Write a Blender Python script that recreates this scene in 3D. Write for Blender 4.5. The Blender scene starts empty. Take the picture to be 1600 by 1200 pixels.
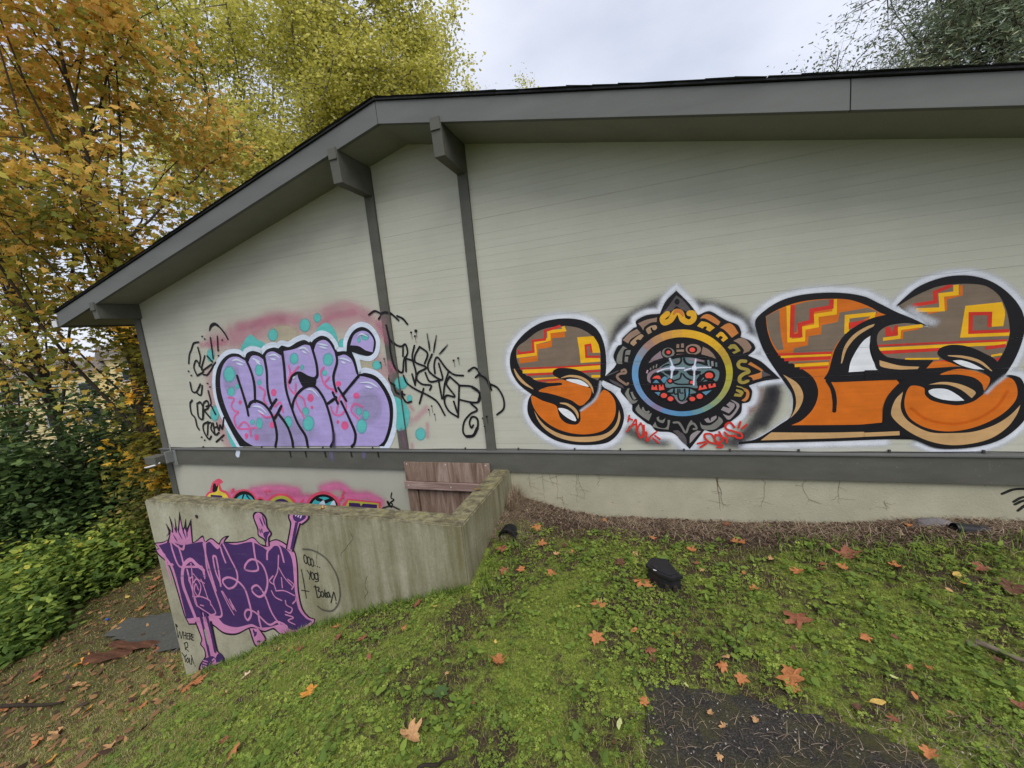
import bpy, bmesh, math, random
import numpy as np
from mathutils import Matrix, Vector
from mathutils.geometry import tessellate_polygon

sc = bpy.context.scene
COL = sc.collection
ZO = 1.7                      # eye height of the camera above z = 0
# ---------------------------------------------------------------- camera
PITCH, ROLL, YAW = math.radians(7.96), math.radians(5.53), math.radians(18.7)
fw = Vector((-math.sin(YAW)*math.cos(PITCH), math.cos(YAW)*math.cos(PITCH), -math.sin(PITCH)))
r0 = Vector((math.cos(YAW), math.sin(YAW), 0)); u0 = r0.cross(fw)
rr = r0*math.cos(ROLL) - u0*math.sin(ROLL); uu = u0*math.cos(ROLL) + r0*math.sin(ROLL)
cam = bpy.data.cameras.new('camera'); cam.sensor_width = 36; cam.lens = 610/1600*36
cam.clip_start = 0.05; cam.clip_end = 2000
camo = bpy.data.objects.new('camera', cam); COL.objects.link(camo)
M = Matrix((rr, uu, -fw)).transposed().to_4x4(); M.translation = (0, -4, ZO)
camo.matrix_world = M; sc.camera = camo
# ---------------------------------------------------------------- sky and sun
SUN_AZ, SUN_EL = math.radians(150), math.radians(53)     # azimuth from +Y towards +X
w = bpy.data.worlds.new('World'); sc.world = w; w.use_nodes = True
nt = w.node_tree; nt.nodes.clear()
out = nt.nodes.new('ShaderNodeOutputWorld'); bg = nt.nodes.new('ShaderNodeBackground')
sky = nt.nodes.new('ShaderNodeTexSky'); sky.sky_type = 'NISHITA'; sky.sun_disc = False
sky.sun_elevation = SUN_EL; sky.sun_rotation = SUN_AZ; sky.air_density = 1.0; sky.dust_density = 2.0
tc = nt.nodes.new('ShaderNodeTexCoord'); mp = nt.nodes.new('ShaderNodeMapping')
mp.inputs['Scale'].default_value = (1.2, 1.2, 2.6)
nz = nt.nodes.new('ShaderNodeTexNoise'); nz.inputs['Scale'].default_value = 1.3; nz.inputs['Detail'].default_value = 5; nz.inputs['Roughness'].default_value = 0.5
rp = nt.nodes.new('ShaderNodeValToRGB')
rp.color_ramp.elements[0].position = 0.33; rp.color_ramp.elements[0].color = (3.5, 3.85, 4.8, 1)
rp.color_ramp.elements[1].position = 0.66; rp.color_ramp.elements[1].color = (6.0, 6.2, 6.9, 1)
mx = nt.nodes.new('ShaderNodeMix'); mx.data_type = 'RGBA'; mx.inputs[0].default_value = 0.86
nt.links.new(tc.outputs['Generated'], mp.inputs['Vector']); nt.links.new(mp.outputs[0], nz.inputs['Vector'])
nt.links.new(nz.outputs['Fac'], rp.inputs[0]); nt.links.new(sky.outputs[0], mx.inputs[6]); nt.links.new(rp.outputs[0], mx.inputs[7])
nt.links.new(mx.outputs[2], bg.inputs[0]); bg.inputs[1].default_value = 0.1
nt.links.new(bg.outputs[0], out.inputs[0])
sl = bpy.data.lights.new('sun', 'SUN'); sl.energy = 1.5; sl.angle = math.radians(40); sl.color = (1, 0.97, 0.91)
so = bpy.data.objects.new('sun', sl); COL.objects.link(so)
sd = Vector((math.sin(SUN_AZ)*math.cos(SUN_EL), math.cos(SUN_AZ)*math.cos(SUN_EL), math.sin(SUN_EL)))
so.rotation_euler = sd.to_track_quat('Z', 'Y').to_euler()
sc.view_settings.view_transform = 'Standard'; sc.view_settings.look = 'None'
sc.view_settings.exposure = 0.72; sc.view_settings.gamma = 1.0; sc.view_settings.use_curve_mapping = False
sc.cycles.transparent_max_bounces = 40
sc.cycles.max_bounces = 5

PAINT = {
 'letter_s': [
  ('S','halo',129,[(-352,1144),(-326,1317),(-340,1484),(-401,1629),(-515,1725),(-661,1767),(-825,1776),(-989,1749),(-1150,1672),(-1269,1566),(-1343,1453),(-1368,1348),(-1359,1233),(-1306,1122),(-1223,1044),(-1152,987),(-1205,907),(-1222,791),(-1181,673),(-1081,555),(-932,458),(-763,410),(-568,400),(-377,427),(-268,503),(-202,613),(-178,734),(-207,855),(-278,977),(-377,1045)]),
  ('F','black',0,[(-352,1157),(-336,1318),(-350,1479),(-407,1618),(-517,1707),(-662,1750),(-826,1759),(-984,1734),(-1137,1659),(-1256,1558),(-1329,1452),(-1354,1347),(-1344,1239),(-1292,1128),(-1222,1050),(-1143,989,1),(-1186,920),(-1205,798),(-1166,687),(-1072,576),(-931,478),(-761,431),(-567,422),(-389,445),(-286,516),(-220,619),(-195,734),(-219,849),(-285,965),(-372,1026),(-397,1071)]),
  ('F','brown',0,[(-1248,1505),(-1146,1569),(-1018,1648),(-897,1678),(-743,1683),(-607,1654),(-512,1603),(-443,1535),(-400,1446),(-390,1346),(-405,1135,1),(-447,1099),(-778,1063),(-1012,1108),(-1143,1167),(-1218,1238),(-1259,1321),(-1273,1421)]),
  ('P','orange',54,[(-1246,1357),(-1067,1367),(-1048,1493),(-902,1503),(-889,1596),(-731,1595)]),
  ('P','yellow',33,[(-1269,1405),(-1061,1417),(-1060,1533),(-901,1559),(-898,1637),(-733,1640),(-746,1676)]),
  ('P','red',26,[(-1245,1478),(-1238,1437),(-1079,1444),(-1077,1557),(-946,1562),(-936,1651),(-844,1668),(-770,1686)]),
  ('F','yellow',0,[(-610,1556,1),(-448,1554,1),(-405,1471),(-390,1383,1),(-471,1387,1),(-474,1476,1),(-539,1475,1),(-542,1342,1),(-396,1328,1),(-395,1294,1),(-593,1291,1),(-598,1424)]),
  ('P','red',22,[(-475,1389),(-484,1471),(-531,1466),(-531,1350),(-395,1344)]),
  ('P','red',19,[(-1243,1273),(-801,1262),(-397,1265)]),
  ('P','yellow',41,[(-1218,1239),(-804,1231),(-399,1237)]),
  ('P','red',21,[(-1174,1202),(-806,1200),(-401,1200)]),
  ('P','yellow',16,[(-1110,1152),(-836,1155)]),
  ('P','yellow',27,[(-493,1149),(-405,1145)]),
  ('P','red',16,[(-1058,1127),(-825,1134)]),
  ('P','orange',21,[(-972,1106),(-787,1116)]),
  ('F','orange',0,[(-1060,1021),(-956,1061),(-810,1073),(-846,1116),(-773,1128),(-674,1085),(-514,1026),(-511,942),(-588,861),(-639,849),(-713,904),(-839,955),(-955,992)]),
  ('F','black',0,[(-1168,1189),(-1077,1133),(-959,1104),(-808,1096),(-806,1074),(-948,1071),(-1024,1055),(-1082,1011),(-1124,999),(-1219,1084)]),
  ('F','black',0,[(-891,1200),(-880,1232),(-828,1252),(-713,1245),(-601,1209),(-506,1140),(-446,1112),(-397,1077,1),(-423,996),(-484,909),(-563,847),(-627,809,1),(-588,861),(-527,923),(-504,987),(-513,1032),(-624,1069),(-748,1114),(-836,1151),(-874,1173)]),
  ('F','white',0,[(-754,1122),(-721,1133),(-620,1120),(-560,1085),(-525,1042),(-574,1054),(-661,1084)]),
  ('T','tan',28,[(-808,1148),(-719,1164),(-618,1146),(-546,1104),(-500,1038),(-485,973)]),
  ('T','tan',33,[(-1312,1277),(-1278,1195),(-1216,1117),(-1116,1042)]),
  ('F','orange',0,[(-1140,973),(-1029,915),(-886,857),(-866,776),(-845,715),(-783,660),(-686,645),(-638,691),(-625,796),(-538,846),(-458,921),(-405,983),(-373,1004),(-321,967),(-277,889),(-275,774),(-314,672),(-405,583),(-533,544),(-687,543),(-842,580),(-983,657),(-1090,768),(-1142,878)]),
  ('F','white',0,[(-860,826),(-797,821),(-734,786),(-693,732),(-683,685),(-728,693),(-791,734),(-839,782)]),
  ('T','tan',31,[(-842,882),(-767,866),(-694,811),(-665,758),(-660,711)]),
  ('F','tan',0,[(-1131,810,1),(-1075,702),(-1000,623),(-897,560),(-768,519),(-612,511),(-433,530),(-331,582),(-268,672),(-240,793,1),(-233,709),(-269,607),(-347,523),(-462,471),(-616,455),(-771,471),(-914,520),(-1029,603),(-1096,700)]),
  ('S','halo_thin',56,[(-405,1084),(-430,984),(-485,896),(-577,828),(-624,796)]),
 ],
 'letter_l': [
  ('S','halo',95,[(1279,704),(1273,888),(1222,998),(1131,1123),(1056,1229),(999,1346),(961,1469),(951,1576),(1041,1678),(1159,1745),(1296,1775),(1445,1779),(1590,1761),(1752,1715),(1862,1643),(1965,1562),(2077,1495),(2173,1421)]),
  ('S','halo',94,[(1234,657),(1153,589),(1065,526),(951,456),(828,419),(1165,420),(1504,435),(1926,452)]),
  ('S','halo_thin',76,[(1142,1042),(1026,1034),(925,984)]),
  ('F','black',0,[(972,1574),(1052,1657),(1165,1722),(1296,1751),(1445,1754),(1591,1737),(1743,1692),(1853,1620),(1962,1542),(2068,1478),(2165,1412,1),(2079,1435),(1993,1459),(1897,1428),(1850,1366),(1842,1293),(1875,1191),(1975,1160),(2148,1099,1),(2173,475,1),(1925,478),(1504,460),(987,446),(822,434,1),(828,456,1),(951,477),(1065,548),(1153,617),(1234,685),(1256,780),(1250,889),(1210,971),(1136,1096),(1068,1221),(1016,1345),(982,1467)]),
  ('F','orange',0,[(1050,1599,1),(1154,1653),(1275,1690),(1404,1701),(1529,1695),(1653,1672),(1774,1610),(1855,1548),(1904,1521,1),(1797,1499),(1698,1447),(1618,1373),(1562,1277),(1537,1189),(1517,1087),(1484,1021,1),(1529,989),(1980,988,1),(2000,947),(1945,836),(1903,735),(1896,625,1),(1716,609),(1245,611,1),(1324,655),(1402,749),(1439,855),(1438,947),(1399,1042),(1311,1126),(1221,1191),(1153,1248),(1097,1352),(1063,1473)]),
  ('F','brown',0,[(1052,1599,1),(1151,1646,1),(1163,1451),(1185,1299,1),(1140,1289,1),(1095,1379),(1063,1500)]),
  ('F','brown',0,[(1258,1673,1),(1382,1694),(1524,1693,1),(1520,1632,1),(1378,1629,1),(1373,1534,1),(1289,1520,1),(1281,1441,1),(1259,1436,1)]),
  ('F','brown',0,[(1258,1261,1),(1263,1302,1),(1362,1318,1),(1369,1397,1),(1458,1406,1),(1461,1482,1),(1574,1500,1),(1585,1576,1),(1775,1595,1),(1840,1549),(1747,1498),(1638,1397),(1577,1326),(1536,1243,1)]),
  ('P','yellow',31,[(1550,1690),(1550,1577),(1421,1568),(1425,1481),(1330,1468),(1328,1370),(1227,1370),(1220,1671)]),
  ('P','red',33,[(1527,1690),(1526,1628),(1388,1615),(1389,1523),(1303,1503),(1307,1409),(1245,1412),(1251,1674)]),
  ('P','yellow',33,[(1636,1397),(1637,1536),(1811,1540),(1802,1498)]),
  ('F','red',0,[(1649,1433,1),(1648,1485,1),(1767,1498,1),(1698,1447)]),
  ('P','red',19,[(1144,1256),(1536,1243)]),
  ('P','yellow',17,[(1163,1232),(1532,1224)]),
  ('P','red',26,[(1190,1206),(1528,1200)]),
  ('P','brown',16,[(1221,1178),(1522,1175)]),
  ('P','yellow',26,[(1268,1148),(1514,1150)]),
  ('P','red',14,[(1305,1121),(1508,1120)]),
  ('F','black',0,[(1904,1528,1),(1797,1505),(1698,1453),(1617,1380),(1562,1283),(1537,1189),(1515,1087),(1482,1022,1),(1540,989),(1984,990,1),(1995,1109),(1850,1366),(1897,1428),(1993,1459)]),
  ('K','black',31,[(1510,1003),(1546,923),(1562,824),(1561,734)]),
  ('F','tan',0,[(1180,1075,1),(1278,1002),(1323,926),(1331,845),(1296,751),(1236,675,1),(1273,766),(1278,847),(1261,929),(1222,1011)]),
  ('T','tan',29,[(1872,1464),(1779,1433),(1689,1367),(1630,1272),(1604,1146)]),
  ('F','white',0,[(1805,1370,1),(1751,1325),(1702,1241),(1668,1155),(1656,1069,1),(1858,1072,1),(1815,1170),(1793,1272)]),
  ('F','tan',0,[(1089,547,1),(1503,541),(1923,550),(2008,551,1),(2036,519,1),(1612,492),(1003,471,1)]),
 ],
 'letter_s_second': [
  ('S','halo',86,[(1949,1597),(2001,1664),(2076,1736),(2174,1781),(2279,1802),(2398,1791),(2511,1741),(2607,1656),(2686,1550),(2734,1436),(2746,1320),(2730,1193),(2698,1077),(2663,1008),(2743,979),(2786,857),(2799,650),(2744,546),(2660,459),(2548,404),(2393,374),(2256,384),(2134,439)]),
  ('F','brown',0,[(1984,1593),(2079,1655),(2191,1710),(2302,1720),(2411,1707),(2502,1675),(2567,1610),(2611,1518),(2639,1411),(2650,1293),(2627,1177),(2596,1096),(2360,1062),(2246,1069),(2159,1074),(2205,1134),(2068,1149),(1917,1179),(1859,1234),(1841,1312),(1849,1388),(1909,1439),(2008,1448),(2165,1403),(2134,1461),(2065,1517)]),
  ('P','orange',21,[(2156,1513),(2264,1530),(2260,1614),(2353,1634),(2350,1702)]),
  ('P','yellow',32,[(2083,1542),(2245,1532),(2235,1643),(2323,1646),(2320,1710)]),
  ('P','red',28,[(2064,1583),(2203,1595),(2197,1669),(2297,1712)]),
  ('S','halo_thin',131,[(2054,1548),(2114,1487),(2193,1437)]),
  ('F','yellow',0,[(2383,1543,1),(2592,1549,1),(2614,1472),(2611,1367,1),(2541,1368,1),(2535,1474,1),(2414,1481,1),(2416,1338,1),(2649,1323,1),(2648,1291,1),(2363,1300,1)]),
  ('P','red',26,[(2532,1365),(2529,1471),(2418,1480),(2423,1337),(2646,1329)]),
  ('P','yellow',27,[(1880,1328),(1984,1336),(1988,1407),(2131,1415)]),
  ('P','orange',16,[(2003,1318),(2002,1384),(2108,1396)]),
  ('F','red',0,[(1892,1424,1),(1899,1349,1),(1978,1352,1),(1973,1437,1)]),
  ('F','brown',0,[(1924,1429,1),(1936,1378,1),(1956,1439,1)]),
  ('P','red',16,[(1842,1278),(2238,1270),(2638,1257)]),
  ('P','yellow',26,[(1851,1248),(2239,1243),(2636,1236)]),
  ('P','red',26,[(1862,1219),(2240,1218)]),
  ('P','red',25,[(2518,1207),(2633,1219)]),
  ('P','yellow',14,[(2028,1156),(2243,1144)]),
  ('P','yellow',17,[(2553,1144),(2615,1154)]),
  ('P','red',15,[(2211,1117),(2301,1125)]),
  ('P','red',21,[(2573,1107),(2608,1125)]),
  ('F','black',0,[(1961,1595,1),(2011,1651),(2086,1720),(2179,1762),(2280,1781),(2399,1769),(2508,1720),(2600,1640),(2674,1540),(2719,1438),(2731,1321),(2716,1206),(2684,1090),(2638,985),(2580,909),(2533,855,1),(2550,953),(2565,1013),(2588,1084),(2627,1177),(2650,1293),(2639,1411),(2611,1518),(2567,1610),(2492,1682),(2402,1708),(2302,1717),(2209,1711),(2126,1680),(2050,1640),(1974,1591,1)]),
  ('F','black',0,[(2165,1407,1),(2056,1481),(1906,1521),(1832,1472),(1800,1380),(1799,1277),(1824,1172),(1863,1073),(2121,1055),(2169,1074),(2210,1134,1),(2068,1146),(1927,1174),(1869,1227),(1841,1312),(1851,1388),(1909,1435),(2008,1448),(2097,1438)]),
  ('F','tan',0,[(1861,1157,1),(1897,1142),(2000,1103),(2122,1087,1),(2106,1065),(1971,1075),(1873,1105)]),
  ('F','black',0,[(1764,1079,1),(2071,1069),(2383,1070),(2445,1038),(2557,989),(2595,951),(2638,985),(2682,988),(2736,956),(2768,858),(2781,663),(2734,565),(2649,478),(2542,427),(2392,400),(2255,406),(2133,466),(2025,506),(1778,480,1),(1776,562,1),(1892,615),(1898,749),(1926,854),(1995,955),(2036,986,1),(1766,996,1)]),
  ('P','tan',36,[(1777,521),(1905,527),(2014,533)]),
  ('F','orange',0,[(2076,932),(2156,912),(2168,855),(2209,807),(2298,774),(2384,761),(2467,789),(2528,849),(2588,914),(2639,970),(2684,958),(2714,896),(2719,811),(2680,727),(2612,654),(2505,587),(2385,550),(2269,551),(2159,591),(2075,665),(2040,758),(2043,862)]),
  ('S','orange_hot',43,[(2083,744),(2186,650),(2344,608),(2493,644),(2607,741),(2663,862)]),
  ('F','orange',0,[(2254,1016),(2379,1055),(2550,981),(2529,874),(2510,930),(2457,982),(2363,1010)]),
  ('F','orange',0,[(2167,1071,1),(2211,1121),(2302,1113),(2364,1077,1),(2265,1073)]),
  ('F','black',0,[(2232,1188),(2249,1230),(2314,1249),(2408,1230),(2502,1175),(2592,1094),(2566,995),(2491,1032),(2397,1067),(2321,1104),(2262,1145)]),
  ('F','white',0,[(2327,1123,1),(2376,1123),(2442,1094),(2520,1038,1),(2454,1050),(2378,1083)]),
  ('T','tan',21,[(2295,1165),(2394,1146),(2488,1103),(2564,1025)]),
  ('F','white',0,[(2188,885),(2225,902),(2302,893),(2371,843),(2413,798,1),(2354,797),(2267,815),(2207,850)]),
  ('F','tan',0,[(2186,938,1),(2271,955),(2366,937),(2443,896),(2478,858),(2456,816,1),(2388,886),(2300,931)]),
  ('F','tan',0,[(2024,885,1),(1979,826),(1955,747),(1957,681),(2017,600),(2111,519),(2223,459),(2352,430),(2485,446),(2594,491),(2680,578),(2727,677),(2743,752,1),(2683,665),(2597,592),(2480,542),(2347,531),(2220,538),(2118,592),(2045,666),(2013,759)]),
  ('S','halo_thin',53,[(2643,979),(2588,921),(2542,855)]),
 ],
 'sun_emblem': [
  ('S','smoke',182,[(-247,1381),(-193,1583),(-47,1699),(106,1768),(200,1799)]),
  ('S','smoke',163,[(506,1752),(677,1693),(820,1612),(913,1483),(935,1361)]),
  ('S','smoke',159,[(1103,985),(1065,862),(995,700),(923,565),(830,481)]),
  ('S','smoke',136,[(1121,918),(1103,787),(1026,624)]),
  ('S','smoke_soft',159,[(696,457),(790,442)]),
  ('S','rust',83,[(997,946),(964,821),(879,718)]),
  ('S','smoke_soft',134,[(-146,569),(7,475),(174,452)]),
  ('S','halo',91,[(-267,1267,1),(-293,1347),(-242,1452),(-204,1464),(-193,1525),(-78,1621),(-48,1633),(-53,1686),(49,1735),(175,1736,1),(235,1853),(333,1941,1),(447,1800),(516,1686,1),(614,1714),(714,1645),(764,1609),(851,1561),(881,1489),(874,1448,1),(959,1399),(993,1326),(934,1267,1),(1031,1212),(1115,1122),(1192,1033,1)]),
  ('S','halo',99,[(1192,1033,1),(1054,1019),(937,982,1),(965,923),(942,829),(879,810,1),(865,714),(774,626),(714,574),(614,529),(547,550,1),(405,349,1)]),
  ('S','halo',163,[(405,349,1),(255,515),(98,540),(42,605),(-1,630),(-129,753),(-133,825,1),(-239,965),(-237,1004,1),(-431,1110,1),(-300,1222),(-267,1267,1)]),
  ('F','black',0,[(334,1907,1),(444,1772),(510,1663,1),(604,1690),(700,1624),(748,1590),(831,1544),(859,1475),(853,1435,1),(935,1388),(967,1319),(910,1262,1),(1004,1208),(1085,1123),(1159,1038,1),(1026,1024),(913,988,1),(940,932),(918,842),(857,823,1),(844,732),(756,648),(699,598),(603,555),(539,575,1),(403,384,1),(260,543),(109,567),(56,629),(15,652),(-107,770),(-111,839,1),(-212,972),(-210,1010,1),(-394,1111,1),(-271,1218),(-239,1261,1),(-264,1337),(-215,1438),(-179,1450),(-168,1508),(-59,1599),(-30,1611),(-35,1662),(63,1709),(183,1711,1),(240,1822)]),
 ],
 'sun_ring': [
  ('F',(178,170,67),0,[(785,1113,1),(783,1081,1),(779,1050,1),(772,1020,1),(719,1022,1),(725,1048,1),(729,1075,1),(731,1102,1)]),
  ('F',(170,167,82),0,[(773,1024,1),(764,993,1),(753,964,1),(739,935,1),(690,950,1),(702,974,1),(712,999,1),(720,1025,1)]),
  ('F',(161,163,98),0,[(741,939,1),(725,911,1),(707,885,1),(687,860,1),(645,885,1),(662,906,1),(678,929,1),(692,953,1)]),
  ('F',(142,157,117),0,[(690,863,1),(668,839,1),(644,817,1),(618,797,1),(584,831,1),(606,849,1),(628,867,1),(647,888,1)]),
  ('F',(122,150,137),0,[(621,800,1),(594,781,1),(565,764,1),(535,750,1),(511,791,1),(537,804,1),(563,818,1),(587,833,1)]),
  ('F',(104,145,157),0,[(539,752,1),(507,739,1),(475,729,1),(441,722,1),(429,768,1),(458,774,1),(487,782,1),(514,793,1)]),
  ('F',(86,140,178),0,[(445,723,1),(411,717,1),(377,714,1),(342,714,1),(342,762,1),(373,762,1),(403,764,1),(433,768,1)]),
  ('F',(90,140,181),0,[(346,714,1),(311,716,1),(276,721,1),(242,728,1),(255,774,1),(285,768,1),(316,763,1),(346,761,1)]),
  ('F',(97,140,184),0,[(246,727,1),(212,737,1),(178,749,1),(146,764,1),(172,804,1),(201,792,1),(230,781,1),(259,773,1)]),
  ('F',(137,125,158),0,[(150,762,1),(119,778,1),(89,797,1),(61,819,1),(98,852,1),(123,833,1),(149,817,1),(176,803,1)]),
  ('F',(125,137,174),0,[(64,816,1),(37,839,1),(13,864,1),(-10,891,1),(37,913,1),(57,890,1),(78,869,1),(101,849,1)]),
  ('F',(111,146,187),0,[(-7,887,1),(-28,916,1),(-46,945,1),(-62,976,1),(-8,986,1),(6,960,1),(22,934,1),(39,910,1)]),
  ('F',(107,147,190),0,[(-60,972,1),(-73,1004,1),(-84,1037,1),(-91,1070,1),(-34,1066,1),(-27,1037,1),(-18,1010,1),(-6,982,1)]),
  ('F',(102,149,193),0,[(-90,1066,1),(-96,1100,1),(-98,1133,1),(-97,1167,1),(-39,1148,1),(-40,1120,1),(-37,1091,1),(-33,1062,1)]),
  ('F',(106,150,189),0,[(-97,1163,1),(-94,1196,1),(-88,1229,1),(-79,1262,1),(-24,1229,1),(-32,1201,1),(-37,1173,1),(-39,1145,1)]),
  ('F',(119,150,179),0,[(-81,1258,1),(-70,1289,1),(-56,1320,1),(-39,1349,1),(11,1303,1),(-4,1278,1),(-15,1252,1),(-25,1226,1)]),
  ('F',(139,142,154),0,[(-42,1345,1),(-23,1373,1),(-2,1399,1),(21,1424,1),(62,1368,1),(43,1347,1),(25,1324,1),(9,1300,1)]),
  ('F',(165,130,119),0,[(18,1421,1),(42,1444,1),(69,1464,1),(97,1483,1),(128,1419,1),(104,1403,1),(81,1385,1),(60,1365,1)]),
  ('F',(186,140,98),0,[(93,1481,1),(122,1498,1),(153,1512,1),(185,1524,1),(205,1454,1),(177,1444,1),(151,1431,1),(125,1417,1)]),
  ('F',(205,150,78),0,[(181,1523,1),(213,1533,1),(246,1540,1),(280,1545,1),(288,1472,1),(259,1468,1),(230,1462,1),(201,1453,1)]),
  ('F',(216,161,63),0,[(276,1544,1),(309,1547,1),(343,1547,1),(377,1545,1),(373,1473,1),(344,1475,1),(314,1475,1),(284,1472,1)]),
  ('F',(225,170,49),0,[(373,1546,1),(407,1541,1),(440,1535,1),(472,1526,1),(456,1457,1),(428,1464,1),(399,1470,1),(369,1474,1)]),
  ('F',(225,172,45),0,[(468,1527,1),(500,1516,1),(531,1503,1),(561,1488,1),(534,1424,1),(508,1437,1),(481,1448,1),(453,1458,1)]),
  ('F',(225,173,42),0,[(557,1490,1),(586,1473,1),(613,1454,1),(638,1433,1),(602,1377,1),(580,1395,1),(556,1411,1),(531,1426,1)]),
  ('F',(216,169,46),0,[(635,1436,1),(659,1413,1),(681,1389,1),(702,1364,1),(658,1318,1),(640,1340,1),(621,1360,1),(599,1380,1)]),
  ('F',(195,156,61),0,[(699,1367,1),(718,1341,1),(734,1313,1),(749,1285,1),(699,1250,1),(687,1275,1),(672,1298,1),(656,1321,1)]),
  ('F',(189,161,61),0,[(747,1289,1),(759,1259,1),(769,1229,1),(777,1198,1),(724,1176,1),(717,1202,1),(708,1228,1),(698,1253,1)]),
  ('F',(189,175,53),0,[(776,1202,1),(781,1171,1),(784,1140,1),(785,1109,1),(731,1098,1),(730,1125,1),(728,1152,1),(723,1179,1)]),
 ],
 'sun_petals': [
  ('F','grey2',0,[(332,1864,1),(251,1759),(212,1717),(289,1727),(329,1764),(379,1725),(457,1699),(388,1813)]),
  ('F','black',0,[(358,1802),(354,1787),(342,1778),(329,1779),(318,1791),(315,1807),(320,1823),(331,1831),(344,1830),(355,1819)]),
  ('K','gold',53,[(249,1704),(205,1666),(219,1623),(273,1642),(320,1710),(359,1699),(382,1635),(433,1607),(471,1633),(469,1681),(439,1688)]),
  ('T','amber',35,[(300,1685),(327,1722),(365,1706),(387,1662)]),
  ('F','tan2',0,[(-17,1639,1),(57,1665),(157,1678,1),(152,1636,1),(100,1634),(41,1600),(27,1568,1),(10,1603)]),
  ('F','tan3',0,[(53,1573),(92,1602),(142,1607),(154,1580,1),(134,1559,1),(115,1567),(107,1588),(94,1582),(105,1542,1),(70,1526,1)]),
  ('F','tan2',0,[(-167,1491,1),(-102,1553),(-29,1587,1),(4,1544,1),(-45,1521),(-92,1492),(-117,1453,1)]),
  ('F','tan3',0,[(-97,1458),(-39,1511),(7,1534),(30,1515,1),(-2,1477,1),(-28,1486),(-44,1474),(-36,1453,1),(-69,1424,1)]),
  ('F','grey3',0,[(-238,1283),(-221,1358),(-167,1433,1),(-129,1406,1),(-159,1395),(-175,1348),(-185,1280),(-183,1255,1),(-223,1261)]),
  ('F','grey3',0,[(-162,1278,1),(-147,1374),(-130,1389),(-97,1387,1),(-109,1340,1),(-145,1343),(-153,1329),(-123,1324,1),(-133,1269,1)]),
  ('F','orange2',0,[(526,1632,1),(555,1660),(596,1664),(646,1632),(693,1584,1),(673,1554,1),(622,1590),(566,1628)]),
  ('F','gold',0,[(499,1565,1),(536,1606,1),(588,1588),(647,1538,1),(603,1504,1),(572,1526,1),(581,1550),(561,1555),(546,1538,1)]),
  ('F','orange2',0,[(689,1531,1),(735,1561),(769,1565),(802,1536),(837,1471,1),(783,1433,1),(745,1485),(712,1519)]),
  ('F','gold',0,[(651,1462,1),(689,1496,1),(711,1488),(752,1431,1),(712,1401,1),(693,1423,1),(710,1441),(688,1458),(673,1441,1)]),
  ('F','tan2',0,[(794,1405,1),(850,1426),(899,1403),(937,1338),(920,1302,1),(870,1283,1),(876,1317),(833,1377)]),
  ('F','olive',0,[(748,1349,1),(771,1373,1),(810,1370),(851,1310,1),(798,1285,1),(781,1302,1),(812,1316),(793,1336),(765,1329,1)]),
  ('K','olive',30,[(888,1212),(849,1215),(830,1187),(846,1156),(903,1134),(912,1112),(877,1099),(844,1071),(841,1031),(870,1018),(905,1031)]),
  ('F','orange2',0,[(907,1184,1),(929,1204,1),(1017,1131),(1035,1090),(1016,1055),(947,1033,1),(937,1059),(909,1075,1),(998,1100),(1010,1113),(966,1145)]),
  ('F','grey2',0,[(1017,1120,1),(1088,1074,1),(1016,1058,1)]),
  ('F','orange2',0,[(875,970,1),(907,946),(917,912),(907,868),(880,842),(851,851,1),(884,883),(891,928)]),
  ('F','olive',0,[(790,894,1),(800,920,1),(842,915),(807,943,1),(812,961,1),(856,944),(870,921),(849,885,1)]),
  ('K','olive',11,[(817,986),(863,968),(885,936)]),
  ('F','grey4',0,[(760,862,1),(796,849),(835,810),(814,750),(760,678),(733,675),(694,730,1),(754,711),(808,780),(805,818)]),
  ('F','grey4',0,[(681,768,1),(702,799,1),(755,782),(727,815,1),(756,843,1),(795,819),(788,781),(748,732,1)]),
  ('F','grey3',0,[(498,660,1),(521,624),(590,623),(653,676),(660,707,1),(690,676),(693,645),(630,583),(561,576),(513,592)]),
  ('F','grey4',0,[(536,679,1),(563,647),(604,654),(643,692),(640,715,1),(598,693),(591,662),(571,694,1)]),
  ('F','grey2',0,[(306,555,1),(342,546),(373,490),(378,425,1),(353,441),(305,498,1)]),
  ('F','grey4',0,[(403,441,1),(413,522),(471,569,1),(507,565,1),(469,521),(425,465)]),
  ('K','grey3',19,[(378,554),(401,618),(438,641),(461,617),(468,589),(443,585)]),
  ('F','grey3',0,[(66,614,1),(98,663,1),(118,613),(177,596),(207,620),(213,681,1),(236,676,1),(217,581,1),(132,593)]),
  ('F','grey3',0,[(111,703,1),(121,670),(171,649),(195,701,1),(165,678),(136,686),(137,719,1)]),
  ('F','grey3',0,[(-81,789),(-48,849,1),(-38,804),(19,746),(72,751,1),(39,673,1),(-27,722)]),
  ('F','grey3',0,[(-23,804,1),(-8,820,1),(13,774),(45,778,1),(50,761),(27,745),(-17,779)]),
  ('F','grey3',0,[(-176,956,1),(-147,1007,1),(-127,1011,1),(-137,962),(-103,888),(-54,886,1),(-81,858),(-127,856)]),
  ('F','grey3',0,[(-122,970,1),(-101,973,1),(-86,928),(-66,903,1),(-95,894)]),
  ('K','tan2',24,[(-194,1187),(-163,1198),(-157,1165),(-211,1160),(-240,1137),(-226,1104),(-185,1070),(-156,1048),(-140,1060)]),
  ('F','grey2',0,[(-323,1113,1),(-254,1081),(-195,1038),(-177,1006,1),(-226,1031),(-294,1075)]),
  ('K','grey2',11,[(-345,1147),(-289,1165),(-229,1189)]),
  ('F','grey2',0,[(256,571,1),(307,571),(341,522),(382,429,1),(326,482)]),
  ('K','grey3',20,[(266,652),(310,651),(337,610),(371,550),(398,614),(424,661)]),
 ],
 'sun_face': [
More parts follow.
